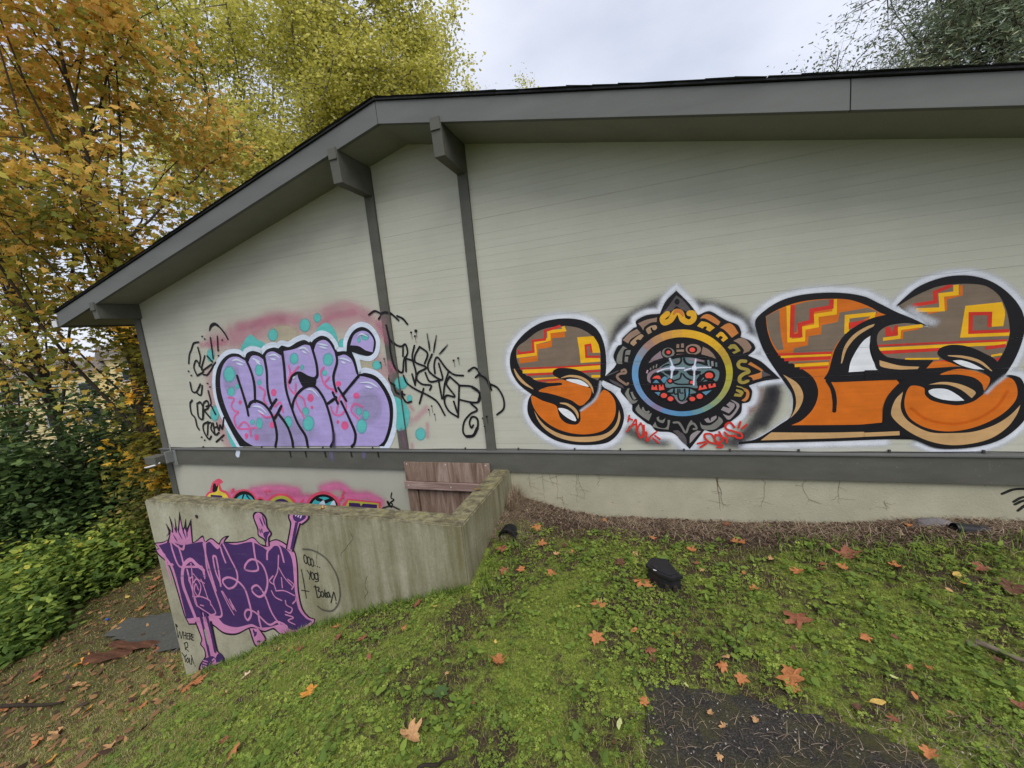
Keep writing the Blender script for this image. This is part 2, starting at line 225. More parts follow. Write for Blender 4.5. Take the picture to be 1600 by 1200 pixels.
  ('F','mauve',0,[(60,1247,1),(103,1304),(175,1360,1),(182,1317),(195,1291,1),(131,1274)]),
  ('F','tan2',0,[(543,1372,1),(590,1341),(627,1297),(652,1251,1),(578,1283),(527,1301,1)]),
  ('F','teal2',0,[(157,1200,1),(210,1234),(303,1277),(469,1272),(571,1205),(569,1145),(508,1100),(480,1059),(489,985),(406,998),(218,1000),(202,1035),(221,1072),(217,1116),(167,1162)]),
  ('F','grey3',0,[(298,1333),(286,1306),(258,1290),(224,1293),(196,1312),(187,1341),(198,1368),(227,1383),(261,1381),(288,1361)]),
  ('F','black',0,[(278,1340),(270,1319),(252,1307),(231,1309),(213,1323),(207,1346),(215,1367),(233,1379),(255,1377),(272,1362)]),
  ('F','coral',0,[(263,1340),(259,1330),(250,1324),(238,1325),(229,1332),(226,1342),(230,1352),(239,1358),(251,1357),(260,1350)]),
  ('F','tan2',0,[(527,1347),(514,1319),(481,1303),(440,1306),(408,1326),(396,1357),(409,1386),(443,1401),(483,1398),(515,1378)]),
  ('F','black',0,[(496,1347),(488,1327),(466,1315),(440,1317),(419,1332),(411,1354),(420,1374),(442,1385),(468,1383),(489,1369)]),
  ('F','coral',0,[(477,1347),(472,1335),(460,1328),(445,1329),(433,1338),(428,1350),(433,1362),(446,1369),(461,1368),(473,1359)]),
  ('P','tan2',24,[(330,1411),(328,1376)]),
  ('P','tan2',25,[(370,1415),(369,1376)]),
  ('P','tan2',21,[(316,1350),(381,1347)]),
  ('P','tan2',9,[(315,1314),(383,1312)]),
  ('K','black',25,[(53,1235),(200,1272),(315,1298),(393,1302),(470,1293),(578,1262),(662,1223)]),
  ('T','grey3',32,[(296,1260),(330,1257),(324,1239)]),
  ('T','mauve',24,[(414,1264),(469,1254),(555,1236)]),
  ('K','black',18,[(278,1212),(335,1226),(355,1256),(353,1280)]),
  ('K','black',20,[(378,1272),(393,1229),(440,1207),(495,1228),(571,1202)]),
  ('K','black',15,[(168,1187),(209,1216),(244,1223)]),
  ('F','black',0,[(184,1155),(242,1164),(327,1159),(309,1123),(263,1113),(229,1128)]),
  ('F','black',0,[(400,1155),(520,1142),(498,1110),(437,1104),(410,1124)]),
  ('T','teal2',16,[(481,1101),(514,1112),(531,1126)]),
  ('T','teal2',14,[(184,1161),(212,1129),(240,1121)]),
  ('K','black',14,[(351,1133),(336,1085),(278,1063)]),
  ('K','black',14,[(272,1051),(317,1030),(423,1025),(432,1043)]),
  ('K','black',14,[(365,1126),(392,1088),(436,1061)]),
  ('K','black',13,[(514,1112),(496,1058),(490,1015)]),
  ('K','black',13,[(222,1103),(209,1066),(197,1042)]),
  ('F','mauve',0,[(42,1113),(55,1150),(115,1184),(203,1198),(161,1169),(96,1141),(79,1098),(71,1048,1),(46,1074)]),
  ('F','black',0,[(73,1079),(81,1123),(126,1149),(171,1118),(172,1068)]),
  ('F','coral',0,[(91,1097),(119,1120),(154,1119),(165,1086),(129,1095)]),
  ('F','blue2',0,[(173,1090),(205,1110),(222,1091),(197,1047),(170,1073)]),
  ('F','blue2',0,[(92,1053,1),(123,1080),(152,1050,1)]),
  ('F','teal2',0,[(553,1146),(597,1162),(650,1152),(674,1127),(667,1067),(642,1038),(616,1064),(584,1053),(518,1045),(547,1098)]),
  ('F','black',0,[(642,1096),(631,1068),(605,1052),(573,1053),(547,1072),(538,1101),(549,1129),(575,1145),(607,1144),(632,1125)]),
  ('F','coral',0,[(622,1096),(616,1080),(599,1070),(578,1071),(561,1082),(555,1100),(562,1117),(579,1126),(600,1125),(616,1114)]),
  ('K','black',14,[(512,1033),(551,1064),(600,1065),(637,1033)]),
  ('F','black',0,[(278,1063),(272,1046),(258,1036),(241,1037),(228,1048),(223,1066),(229,1082),(243,1092),(260,1091),(273,1080)]),
  ('F','coral',0,[(265,1063),(262,1055),(254,1050),(244,1050),(237,1056),(234,1065),(237,1074),(245,1079),(255,1078),(262,1072)]),
  ('F','black',0,[(463,1040),(458,1024),(445,1015),(429,1016),(417,1026),(412,1042),(418,1058),(431,1067),(446,1066),(459,1056)]),
  ('F','coral',0,[(454,1040),(451,1031),(443,1026),(433,1026),(426,1032),(423,1042),(426,1051),(434,1057),(444,1056),(451,1050)]),
  ('F','black',0,[(65,1048,1),(203,1041,1),(206,966,1),(68,971,1)]),
  ('F','black',0,[(490,1015,1),(648,1029,1),(649,984,1),(494,957,1)]),
  ('F','coral',0,[(75,987,1),(82,1029,1),(92,1031,1),(98,1012,1),(111,1011,1),(116,1031,1),(126,1027,1),(133,981,1)]),
  ('F','coral',0,[(146,1030,1),(162,1031,1),(164,1012,1),(176,1016,1),(178,1033,1),(186,1030,1),(195,982,1),(145,976,1)]),
  ('F','coral',0,[(494,962,1),(503,1002,1),(517,1009,1),(522,984,1),(533,984,1),(542,1011,1),(555,1007,1),(570,976,1)]),
  ('F','coral',0,[(579,1017,1),(599,1020,1),(602,998,1),(617,1000,1),(619,1020,1),(638,1022,1),(644,990,1),(584,978,1)]),
  ('F','teal2',0,[(217,965),(270,988),(349,988),(433,978),(477,948),(426,913),(397,889),(345,853),(295,880),(267,919)]),
  ('K','black',15,[(217,968),(264,996),(350,997),(422,989),(480,953)]),
  ('K','black',18,[(222,949),(268,944),(281,975)]),
  ('K','black',14,[(281,988),(285,937),(314,936)]),
  ('K','black',14,[(315,980),(318,892),(345,866),(376,896),(376,977)]),
  ('K','black',15,[(416,975),(409,907),(391,883)]),
  ('K','black',12,[(332,979),(334,945),(359,941)]),
  ('K','mauve',16,[(298,899),(311,867),(345,844),(388,861)]),
  ('T','blue2',20,[(400,973),(398,945),(392,908)]),
  ('K','black',13,[(426,925),(465,930)]),
  ('F','black',0,[(231,923),(222,900),(200,887),(173,888),(152,903),(145,926),(154,949),(176,963),(202,961),(223,946)]),
  ('F','black',0,[(286,889),(277,867),(257,854),(232,854),(213,869),(206,892),(215,914),(235,927),(260,926),(279,911)]),
  ('F','black',0,[(478,880),(470,859),(450,847),(426,847),(406,861),(400,883),(408,904),(428,916),(452,915),(471,901)]),
  ('F','black',0,[(543,904),(535,881),(515,867),(490,868),(470,883),(463,907),(472,930),(492,943),(517,942),(536,927)]),
  ('F','coral',0,[(217,924),(211,910),(196,901),(178,902),(164,911),(159,926),(165,940),(180,948),(198,947),(212,938)]),
  ('F','coral',0,[(272,889),(267,876),(253,868),(237,869),(225,877),(220,891),(226,904),(239,912),(255,911),(267,903)]),
  ('F','coral',0,[(464,880),(459,868),(446,861),(430,861),(418,870),(413,882),(418,895),(431,902),(447,901),(460,893)]),
  ('F','coral',0,[(530,904),(524,890),(511,881),(494,882),(481,891),(477,906),(482,920),(496,929),(512,928),(525,919)]),
  ('F','blue2',0,[(103,960,1),(156,960,1),(143,923,1)]),
  ('F','blue2',0,[(524,945,1),(607,959,1),(556,913,1)]),
  ('P','pink',15,[(51,1182),(40,1151)]),
  ('P','grey3',13,[(80,1202),(74,1180)]),
  ('P','grey3',12,[(108,1221),(102,1194)]),
  ('P','grey3',12,[(136,1234),(128,1201)]),
  ('P','teal2',18,[(583,1245),(590,1185)]),
  ('P','grey4',19,[(617,1232),(619,1185)]),
  ('P','teal2',16,[(649,1218),(651,1177)]),
  ('S','glint',34,[(255,1278),(270,1231),(274,1187),(267,1138),(261,1095)]),
  ('S','glint',30,[(138,1161),(202,1182),(271,1187),(322,1184),(378,1182)]),
  ('S','glint',31,[(479,1256),(470,1212),(465,1175),(462,1115),(455,1017)]),
  ('S','glint',29,[(380,1159),(422,1172),(467,1177),(527,1178),(602,1174)]),
  ('E','glint',0,[(273,1187),(300,1186),(294,1168),(280,1158),(263,1159),(250,1171),(246,1189),(251,1206),(265,1216),(282,1215),(295,1203)]),
  ('E','glint',0,[(464,1176),(490,1174),(484,1158),(471,1149),(456,1149),(443,1160),(439,1177),(444,1193),(457,1203),(473,1202),(485,1191)]),
 ],
 'red_signature': [
  ('K','red',16,[(-145,731),(-159,671)]),
  ('K','red',16,[(-147,704),(-117,687)]),
  ('K','red',16,[(-177,565),(-123,633),(-82,690),(-80,574),(-53,495)]),
  ('K','red',16,[(-147,617),(-84,645)]),
  ('K','red',16,[(-38,652),(-67,607),(-70,541),(-44,501),(-19,549),(-23,623),(-42,653)]),
  ('K','red',16,[(-9,627),(-12,557),(-30,503),(11,561),(10,466),(54,520),(109,563)]),
  ('K','red',16,[(68,497),(119,449)]),
  ('K','red',16,[(91,522),(134,486)]),
  ('K','red',19,[(474,441),(538,457)]),
  ('K','red',19,[(498,405),(551,441)]),
  ('K','red',19,[(618,501),(588,536),(540,533),(539,497),(572,457),(620,441),(682,426),(680,404),(644,406)]),
  ('K','red',19,[(636,524),(623,489),(648,449),(686,473),(673,516),(629,528)]),
  ('K','red',19,[(662,555),(690,500),(723,489),(723,453)]),
  ('K','red',19,[(708,551),(737,520),(781,516)]),
  ('K','red',19,[(792,598),(756,644),(718,621),(725,582),(791,557),(844,535),(850,500),(817,495),(791,519)]),
  ('K','red',19,[(840,650),(825,596)]),
  ('K','red',18,[(891,622),(851,585)]),
 ],
 'pink_overspray': [
  ('S','pinkhaze',638,[(-5376,1972),(-4770,1995),(-4183,2014),(-3681,2036),(-3204,1973),(-2926,1829)]),
  ('S','pinkhaze',605,[(-5809,1910),(-5578,1931),(-5141,1952)]),
  ('S','pinkhaze',484,[(-3166,1612),(-2999,1395),(-2911,1321)]),
  ('S','pinkhaze',452,[(-5915,1492),(-5971,1247),(-5944,931),(-5900,569),(-5837,376)]),
  ('S','pinkhaze',315,[(-4969,2013),(-4580,2162),(-4168,2084)]),
  ('S','pinkhaze',261,[(-3703,2142),(-3375,2175),(-3092,2028)]),
  ('S','pinkhaze',224,[(-2764,866),(-2707,725)]),
  ('S','pinkdeep',259,[(-5210,2092),(-4841,2114),(-4399,2107)]),
  ('S','pinkdeep',192,[(-3829,1963),(-3610,2064),(-3288,2082)]),
  ('S','pinkdeep',189,[(-6011,1906),(-5753,1905),(-5530,1907)]),
  ('S','pinkdeep',181,[(-2951,1915),(-2867,1707)]),
  ('E','cream',0,[(-4441,1929),(-4161,1904),(-4230,1836),(-4380,1802),(-4557,1816),(-4692,1874),(-4730,1954),(-4656,2024),(-4501,2056),(-4326,2040),(-4198,1982)]),
  ('E','cream',0,[(-3216,1443),(-3054,1433),(-3095,1375),(-3183,1342),(-3285,1348),(-3362,1391),(-3383,1454),(-3340,1513),(-3250,1545),(-3149,1537),(-3074,1495)]),
  ('F','teal',0,[(-5258,1759),(-5140,1904),(-5020,1965),(-4922,1895),(-4808,1839),(-4775,1770),(-4888,1722),(-5045,1714)]),
  ('E','teal',0,[(-4624,1926),(-4533,1918),(-4562,1869),(-4616,1841),(-4673,1846),(-4712,1881),(-4717,1934),(-4687,1984),(-4633,2012),(-4576,2007),(-4538,1971)]),
  ('E','teal',0,[(-4063,2003),(-3969,1994),(-3998,1942),(-4052,1914),(-4111,1919),(-4152,1956),(-4158,2012),(-4128,2064),(-4074,2092),(-4015,2086),(-3975,2049)]),
  ('E','teal',0,[(-3846,2074),(-3785,2068),(-3804,2032),(-3839,2013),(-3877,2017),(-3903,2042),(-3908,2080),(-3888,2115),(-3853,2134),(-3815,2130),(-3789,2105)]),
  ('F','teal',0,[(-3913,1883),(-3814,1979),(-3710,1999),(-3617,1917),(-3586,1767),(-3612,1610),(-3801,1660)]),
  ('E','teal',0,[(-3059,1425),(-2987,1420),(-3007,1385),(-3047,1365),(-3092,1368),(-3124,1392),(-3132,1429),(-3112,1465),(-3071,1484),(-3027,1481),(-2994,1457)]),
  ('E','teal',0,[(-5857,1743),(-5773,1737),(-5806,1680),(-5858,1646),(-5910,1650),(-5942,1689),(-5942,1749),(-5908,1806),(-5856,1838),(-5804,1834),(-5773,1796)]),
  ('E','teal',0,[(-6014,891),(-5915,888),(-5955,815),(-6018,769),(-6079,770),(-6116,818),(-6114,893),(-6073,967),(-6010,1012),(-5949,1010),(-5913,963)]),
  ('F','teal',0,[(-5847,654),(-5756,674),(-5682,419),(-5665,376,1),(-5794,376,1),(-5836,483)]),
  ('E','teal',0,[(-3526,1718),(-3462,1713),(-3482,1674),(-3519,1651),(-3558,1654),(-3586,1682),(-3590,1723),(-3570,1763),(-3533,1785),(-3494,1782),(-3467,1754)]),
  ('F','teal',0,[(-2888,1024),(-2798,1013),(-2715,907),(-2691,812),(-2757,637),(-2874,617),(-2884,816)]),
  ('E','teal',0,[(-2743,1191),(-2655,1187),(-2679,1139),(-2728,1110),(-2783,1113),(-2823,1146),(-2833,1196),(-2808,1244),(-2758,1272),(-2703,1269),(-2664,1237)]),
  ('E','teal',0,[(-2665,1000),(-2623,999),(-2635,973),(-2659,958),(-2685,959),(-2704,976),(-2708,1002),(-2696,1027),(-2672,1042),(-2646,1041),(-2627,1025)]),
  ('E','teal',0,[(-2577,554),(-2500,554),(-2522,503),(-2565,472),(-2614,472),(-2648,504),(-2656,555),(-2633,606),(-2589,637),(-2541,636),(-2507,605)]),
  ('S','pinkhaze',150,[(-2615,746),(-2535,808),(-2456,868)]),
  ('S','pinkhaze',101,[(-2671,906),(-2642,858)]),
  ('S','pinkhaze',101,[(-2466,680),(-2488,522)]),
  ('S','pinkhaze',87,[(-2717,426),(-2720,377)]),
  ('S','pinkhaze',117,[(-2865,1447),(-2799,1350)]),
  ('S','pinkdeep',83,[(-2845,1399),(-2799,1350)]),
  ('S','mauvepost',122,[(-2817,605),(-2807,491),(-2805,384)]),
 ],
 'bubble_letters': [
  ('K','white2',131,[(-5634,387),(-5744,611),(-5846,866),(-5897,1098),(-5876,1325),(-5790,1526),(-5638,1667),(-5467,1735),(-5307,1723),(-5204,1658),(-5148,1722),(-5037,1746),(-4916,1714),(-4872,1683),(-4781,1742),(-4651,1764),(-4569,1745),(-4500,1777),(-4385,1750),(-4231,1801),(-4110,1819),(-4015,1775),(-3950,1814),(-3830,1849),(-3726,1813),(-3656,1720),(-3628,1638),(-3480,1622),(-3433,1754),(-3328,1865),(-3197,1901),(-3084,1843),(-3025,1720),(-3068,1588),(-3157,1543),(-3277,1569),(-3397,1609),(-3363,1505),(-3342,1328),(-3235,1340),(-3080,1279),(-2964,1117),(-2912,940),(-2952,694),(-3046,497),(-3125,397)]),
  ('F','black',0,[(-5634,387,1),(-5744,611),(-5846,866),(-5897,1098),(-5876,1325),(-5790,1526),(-5638,1667),(-5467,1735),(-5307,1723),(-5204,1658,1),(-5148,1722),(-5037,1746),(-4916,1714),(-4872,1683,1),(-4781,1742),(-4651,1764),(-4569,1745,1),(-4500,1777),(-4385,1750),(-4231,1801),(-4110,1819),(-4015,1775),(-3950,1814),(-3830,1849),(-3726,1813),(-3656,1720),(-3628,1638),(-3480,1622,1),(-3433,1754),(-3328,1865),(-3197,1901),(-3084,1843),(-3025,1720),(-3068,1588),(-3157,1543),(-3277,1569),(-3397,1609,1),(-3363,1505),(-3342,1328,1),(-3235,1340),(-3080,1279),(-2964,1117),(-2912,940),(-2952,694),(-3046,497),(-3125,397,1)]),
  ('F','purple',0,[(-5367,395,1),(-5524,483),(-5665,694),(-5761,968),(-5789,1198),(-5754,1401),(-5649,1578),(-5496,1678),(-5344,1687),(-5236,1640),(-5154,1596,1),(-5068,1677),(-4953,1669),(-4860,1609,1),(-4780,1695),(-4664,1709),(-4532,1640,1),(-4493,1702,1),(-4297,1715),(-4123,1757),(-4025,1731),(-3985,1670,1),(-3914,1767),(-3797,1793),(-3718,1742),(-3655,1614),(-3619,1575),(-3508,1585),(-3415,1509),(-3381,1348),(-3363,1308,1),(-3244,1288),(-3109,1228),(-3011,1084),(-2969,907),(-3003,695),(-3111,479),(-3209,402,1)]),
  ('F','purple',0,[(-3406,1696,1),(-3327,1814),(-3205,1854),(-3109,1820),(-3054,1723),(-3092,1586,1),(-3186,1614),(-3280,1673)]),
  ('E','purple2',0,[(-4748,602),(-4111,597),(-4258,460),(-4597,373),(-5011,371),(-5338,460),(-5436,608),(-5264,752),(-4900,833),(-4496,824),(-4200,734)]),
  ('E','purple2',0,[(-3289,916),(-3060,910),(-3128,764),(-3259,675),(-3404,677),(-3506,772),(-3524,923),(-3452,1070),(-3318,1156),(-3177,1149),(-3079,1056)]),
  ('E','purple2',0,[(-5533,1390),(-5371,1381),(-5442,1231),(-5549,1140),(-5652,1144),(-5709,1243),(-5699,1398),(-5625,1549),(-5517,1636),(-5418,1630),(-5362,1533)]),
  ('E','teal',0,[(-5558,1452),(-5433,1445),(-5476,1376),(-5550,1336),(-5628,1340),(-5680,1387),(-5685,1459),(-5641,1527),(-5566,1567),(-5489,1562),(-5438,1515)]),
  ('E','teal',0,[(-4980,1478),(-4898,1473),(-4926,1423),(-4975,1394),(-5026,1397),(-5059,1431),(-5062,1483),(-5033,1532),(-4985,1561),(-4934,1558),(-4901,1524)]),
  ('E','teal',0,[(-5590,1200),(-5513,1197),(-5539,1155),(-5585,1130),(-5633,1131),(-5665,1159),(-5668,1203),(-5641,1245),(-5595,1270),(-5548,1268),(-5517,1240)]),
  ('E','teal',0,[(-5018,1304),(-4977,1302),(-4990,1280),(-5014,1267),(-5040,1268),(-5057,1283),(-5059,1306),(-5046,1329),(-5021,1342),(-4996,1340),(-4979,1325)]),
  ('E','teal',0,[(-4330,1592),(-4252,1587),(-4277,1541),(-4323,1514),(-4371,1517),(-4404,1549),(-4408,1597),(-4382,1644),(-4337,1670),(-4289,1666),(-4257,1635)]),
  ('E','teal',0,[(-3780,1542),(-3693,1536),(-3720,1485),(-3770,1456),(-3825,1459),(-3863,1495),(-3869,1548),(-3841,1599),(-3791,1628),(-3736,1624),(-3699,1589)]),
  ('E','teal',0,[(-3870,1376),(-3826,1373),(-3839,1351),(-3864,1337),(-3892,1339),(-3911,1355),(-3915,1378),(-3902,1401),(-3876,1414),(-3849,1413),(-3829,1397)]),
  ('E','teal',0,[(-4290,879),(-4226,877),(-4245,843),(-4282,822),(-4322,823),(-4350,845),(-4355,880),(-4335,915),(-4298,936),(-4258,934),(-4230,912)]),
  ('E','teal',0,[(-4277,715),(-4172,713),(-4206,645),(-4268,604),(-4334,604),(-4378,647),(-4383,716),(-4348,784),(-4286,825),(-4221,823),(-4178,781)]),
  ('E','teal',0,[(-4628,740),(-4553,739),(-4579,687),(-4624,655),(-4670,656),(-4701,688),(-4703,741),(-4677,793),(-4632,824),(-4586,823),(-4556,791)]),
  ('E','teal',0,[(-5161,728),(-5095,727),(-5121,675),(-5162,643),(-5203,643),(-5229,676),(-5228,729),(-5202,782),(-5161,813),(-5120,813),(-5095,780)]),
  ('E','teal',0,[(-5290,751),(-5242,750),(-5257,726),(-5285,712),(-5315,712),(-5336,727),(-5339,752),(-5323,776),(-5295,790),(-5265,789),(-5245,774)]),
  ('E','teal',0,[(-3420,664),(-3334,663),(-3361,603),(-3410,566),(-3464,566),(-3501,604),(-3506,666),(-3479,726),(-3429,762),(-3375,761),(-3339,723)]),
  ('E','teal',0,[(-3329,809),(-3276,808),(-3293,770),(-3324,747),(-3357,747),(-3379,771),(-3383,810),(-3365,848),(-3335,871),(-3302,870),(-3280,846)]),
  ('E','teal',0,[(-3428,857),(-3385,856),(-3399,826),(-3423,808),(-3450,809),(-3468,828),(-3471,858),(-3457,888),(-3432,905),(-3406,905),(-3388,886)]),
  ('E','teal',0,[(-4221,1470),(-4186,1468),(-4197,1447),(-4218,1435),(-4239,1436),(-4254,1450),(-4256,1472),(-4245,1493),(-4224,1506),(-4203,1504),(-4188,1490)]),
  ('E','teal',0,[(-5450,1269),(-5407,1267),(-5421,1244),(-5447,1230),(-5474,1231),(-5491,1247),(-5493,1271),(-5479,1294),(-5453,1307),(-5427,1306),(-5409,1291)]),
  ('E','teal',0,[(-3168,1775),(-3111,1770),(-3126,1747),(-3157,1735),(-3192,1738),(-3218,1755),(-3225,1780),(-3210,1802),(-3179,1814),(-3144,1811),(-3118,1794)]),
  ('E','teal',0,[(-3266,1749),(-3237,1746),(-3246,1727),(-3263,1716),(-3280,1717),(-3293,1731),(-3295,1751),(-3285,1771),(-3269,1782),(-3251,1780),(-3239,1767)]),
  ('F','pinkdot',0,[(-4741,1155),(-4757,1126),(-4787,1108),(-4818,1110),(-4839,1129),(-4841,1159),(-4825,1188),(-4795,1205),(-4764,1204),(-4743,1185)]),
  ('F','pinkdot',0,[(-4116,1058),(-4133,1025),(-4163,1006),(-4195,1007),(-4217,1028),(-4219,1062),(-4202,1094),(-4172,1114),(-4140,1112),(-4119,1091)]),
  ('F','pinkdot',0,[(-3637,1222),(-3649,1201),(-3674,1189),(-3701,1191),(-3720,1205),(-3725,1226),(-3712,1247),(-3688,1259),(-3660,1258),(-3641,1244)]),
  ('F','pinkdot',0,[(-3382,1060),(-3396,1037),(-3422,1023),(-3451,1025),(-3472,1040),(-3477,1063),(-3463,1086),(-3437,1099),(-3408,1098),(-3387,1083)]),
  ('F','pinkdot',0,[(-3623,676),(-3641,644),(-3673,624),(-3709,624),(-3735,645),(-3740,678),(-3722,711),(-3689,731),(-3653,730),(-3628,709)]),
  ('F','pinkdot',0,[(-4890,700),(-4904,672),(-4929,655),(-4955,655),(-4971,673),(-4972,701),(-4958,729),(-4933,747),(-4907,746),(-4891,728)]),
  ('F','pinkdot',0,[(-5226,524),(-5240,497),(-5265,480),(-5290,480),(-5306,497),(-5307,524),(-5292,551),(-5268,567),(-5243,567),(-5227,550)]),
  ('F','pinkdot',0,[(-5423,1041),(-5433,1023),(-5451,1012),(-5469,1013),(-5482,1024),(-5483,1042),(-5472,1060),(-5454,1071),(-5436,1070),(-5424,1059)]),
  ('F','pinkdot',0,[(-4150,932),(-4157,918),(-4169,909),(-4182,910),(-4191,919),(-4192,933),(-4185,948),(-4173,956),(-4159,956),(-4151,947)]),
  ('F','pinkdot',0,[(-5428,545),(-5441,518),(-5462,502),(-5482,502),(-5495,519),(-5494,546),(-5481,573),(-5460,589),(-5439,589),(-5427,572)]),
  ('F','pinkdot',0,[(-3764,725),(-3771,710),(-3783,701),(-3796,701),(-3804,710),(-3805,726),(-3798,741),(-3786,751),(-3773,750),(-3765,741)]),
  ('K','pinksq',31,[(-5662,1121),(-5557,1096),(-5637,1006),(-5604,923),(-5526,900),(-5631,819),(-5614,673),(-5453,650),(-5225,668)]),
  ('K','pinksq',31,[(-5586,672),(-5454,754),(-5365,670),(-5371,541)]),
  ('K','pinksq',28,[(-4442,1502),(-4439,1408),(-4509,1260),(-4450,1143),(-4298,1061),(-4275,945)]),
  ('K','pinksq',28,[(-4273,1483),(-4447,1371)]),
  ('K','pinksq',28,[(-4376,1254),(-4427,1027),(-4333,793)]),
  ('K','pinksq',27,[(-3867,1448),(-3931,1379),(-3892,1212),(-3769,1152)]),
  ('K','pinksq',26,[(-3857,933),(-3830,839),(-3722,818),(-3612,926),(-3672,1074),(-3782,856)]),
  ('K','pinksq',26,[(-3363,918),(-3474,958),(-3545,869),(-3450,757)]),
  ('K','pinksq',30,[(-5032,1246),(-4944,1183),(-4998,1066),(-4961,1005)]),
  ('K','pinksq',30,[(-5100,869),(-5009,811),(-4845,843)]),
  ('K','pinksq',29,[(-4817,961),(-4702,1017),(-4684,879)]),
  ('K','pinksq',27,[(-3803,1318),(-3888,1230),(-3731,1113)]),
  ('K','black',45,[(-5410,1419),(-5369,1181),(-5341,977),(-5341,850)]),
  ('K','black',44,[(-5182,1642),(-5126,1447),(-5118,1269),(-5163,1042)]),
  ('K','black',44,[(-5300,976),(-5246,1031),(-5134,1051),(-4992,987),(-4896,844),(-4867,664),(-4882,522),(-4940,390)]),
  ('K','black',43,[(-4842,1652),(-4845,1451),(-4888,1200),(-4864,1002),(-4763,1058)]),
  ('K','black',43,[(-4899,940),(-4839,998)]),
  ('K','black',43,[(-4850,799),(-4695,962)]),
  ('K','black',43,[(-4776,865),(-4654,681),(-4611,481),(-4619,391)]),
  ('K','black',42,[(-4507,1750),(-4523,1489),(-4558,1186),(-4514,914),(-4459,717),(-4363,540),(-4356,392)]),
  ('K','black',40,[(-4015,1775),(-3976,1528),(-3987,1364),(-4044,1312),(-4144,1336),(-4250,1394),(-4320,1401),(-4413,1360),(-4477,1281)]),
  ('K','black',39,[(-4514,914),(-4463,1028),(-4354,1139),(-4193,1217),(-4056,1201),(-3949,1048),(-3899,841),(-3883,633),(-3901,480),(-3965,393)]),
  ('K','black',38,[(-3639,1639),(-3643,1506),(-3733,1332),(-3743,1224),(-3728,1132)]),
  ('K','black',38,[(-3687,1170),(-3597,1004)]),
  ('K','black',39,[(-3787,1116),(-3736,972)]),
  ('K','black',39,[(-3890,977),(-3744,1050)]),
  ('K','black',39,[(-3677,992),(-3595,778),(-3534,573),(-3570,442),(-3623,395)]),
  ('K','black',37,[(-3625,1087),(-3471,1211),(-3345,1311)]),
  ('K','black',37,[(-3623,1611),(-3503,1611),(-3416,1561)]),
  ('F','black',0,[(-4311,1386),(-4144,1336),(-4023,1302),(-4056,1201,1),(-4170,1216),(-4268,1220)]),
  ('F','black',0,[(-3456,1634,1),(-3425,1684,1),(-3319,1684),(-3224,1634),(-3134,1559),(-3257,1564),(-3375,1611)]),
  ('T','white2',28,[(-5453,1635),(-5354,1648),(-5204,1589)]),
  ('T','white2',28,[(-5381,1601),(-5248,1561)]),
  ('T','white2',27,[(-5062,1648),(-4922,1586)]),
  ('T','white2',27,[(-5007,1605),(-4926,1548)]),
  ('T','white2',26,[(-4777,1657),(-4649,1667),(-4558,1611)]),
  ('T','white2',26,[(-4736,1620),(-4637,1594)]),
  ('T','white2',25,[(-4233,1707),(-4131,1721),(-4048,1656)]),
  ('T','white2',25,[(-4174,1684),(-4097,1642)]),
  ('T','white2',24,[(-3905,1757),(-3741,1716)]),
  ('T','white2',24,[(-3884,1716),(-3761,1682)]),
  ('T','white2',23,[(-3613,1549),(-3518,1533),(-3423,1488)]),
  ('T','white2',23,[(-3578,1502),(-3507,1476)]),
  ('T','white2',23,[(-3344,1222),(-3194,1215),(-3078,1146)]),
  ('T','white2',23,[(-3275,1175),(-3165,1147)]),
  ('T','white2',25,[(-4208,1171),(-4110,1166),(-4020,1069)]),
  ('T','white2',28,[(-5232,980),(-5077,959),(-4969,866)]),
  ('T','white2',28,[(-5140,921),(-5024,855)]),
  ('T','white2',22,[(-3279,1793),(-3212,1818),(-3126,1780)]),
  ('T','white2',26,[(-4408,1331),(-4354,1356)]),
  ('S','grey_soft',107,[(-3878,576),(-3909,394)]),
 ],
 'paint_drips': [
  ('K','white2',75,[(-5623,372),(-5631,313),(-5652,274)]),
  ('S','black_soft',55,[(-4642,377),(-4640,320),(-4638,260)]),
  ('S','black_soft',54,[(-4369,378),(-4366,323),(-4364,263)]),
  ('S','black_soft',52,[(-4038,380),(-4035,325),(-4032,267)]),
  ('S','black_soft',50,[(-3614,382),(-3611,329),(-3608,272)]),
  ('S','black_soft',48,[(-3201,383),(-3197,332),(-3194,276)]),
  ('S','purple_soft',129,[(-3928,345),(-3938,248)]),
  ('S','purple_soft',102,[(-3413,339),(-3420,274)]),
 ],
 'black_tag_crew': [
  ('T','black',46,[(-5782,2082),(-5726,2150),(-5637,2167),(-5557,2105)]),
  ('K','black',25,[(-5598,2157),(-5495,2031),(-5452,1940)]),
  ('K','black',27,[(-6042,1949),(-6149,1937),(-6216,1860),(-6285,1783),(-6338,1658)]),
  ('K','black',27,[(-6216,1467),(-6246,1594),(-6163,1692),(-6106,1586),(-6066,1521),(-6216,1467)]),
  ('K','black',27,[(-6079,1874),(-6070,1727),(-6129,1608)]),
  ('K','black',27,[(-5972,1745),(-6095,1544),(-5865,1616)]),
  ('K','black',26,[(-5785,1991),(-5812,1699)]),
  ('K','black',27,[(-5922,1737),(-5842,1647)]),
  ('K','black',26,[(-5644,1995),(-5686,1796)]),
  ('K','black',27,[(-6085,1477),(-5993,1472),(-5782,1637)]),
  ('K','black',28,[(-6394,1376),(-6389,1244),(-6302,1229),(-6185,1340)]),
  ('K','black',28,[(-6150,1318),(-6221,1177),(-6305,1219)]),
  ('K','black',29,[(-6431,1106),(-6493,1054),(-6508,903),(-6451,836),(-6444,705),(-6415,649)]),
  ('K','black',29,[(-6341,1049),(-6260,1068),(-6231,960),(-6290,811),(-6368,856),(-6344,1039)]),
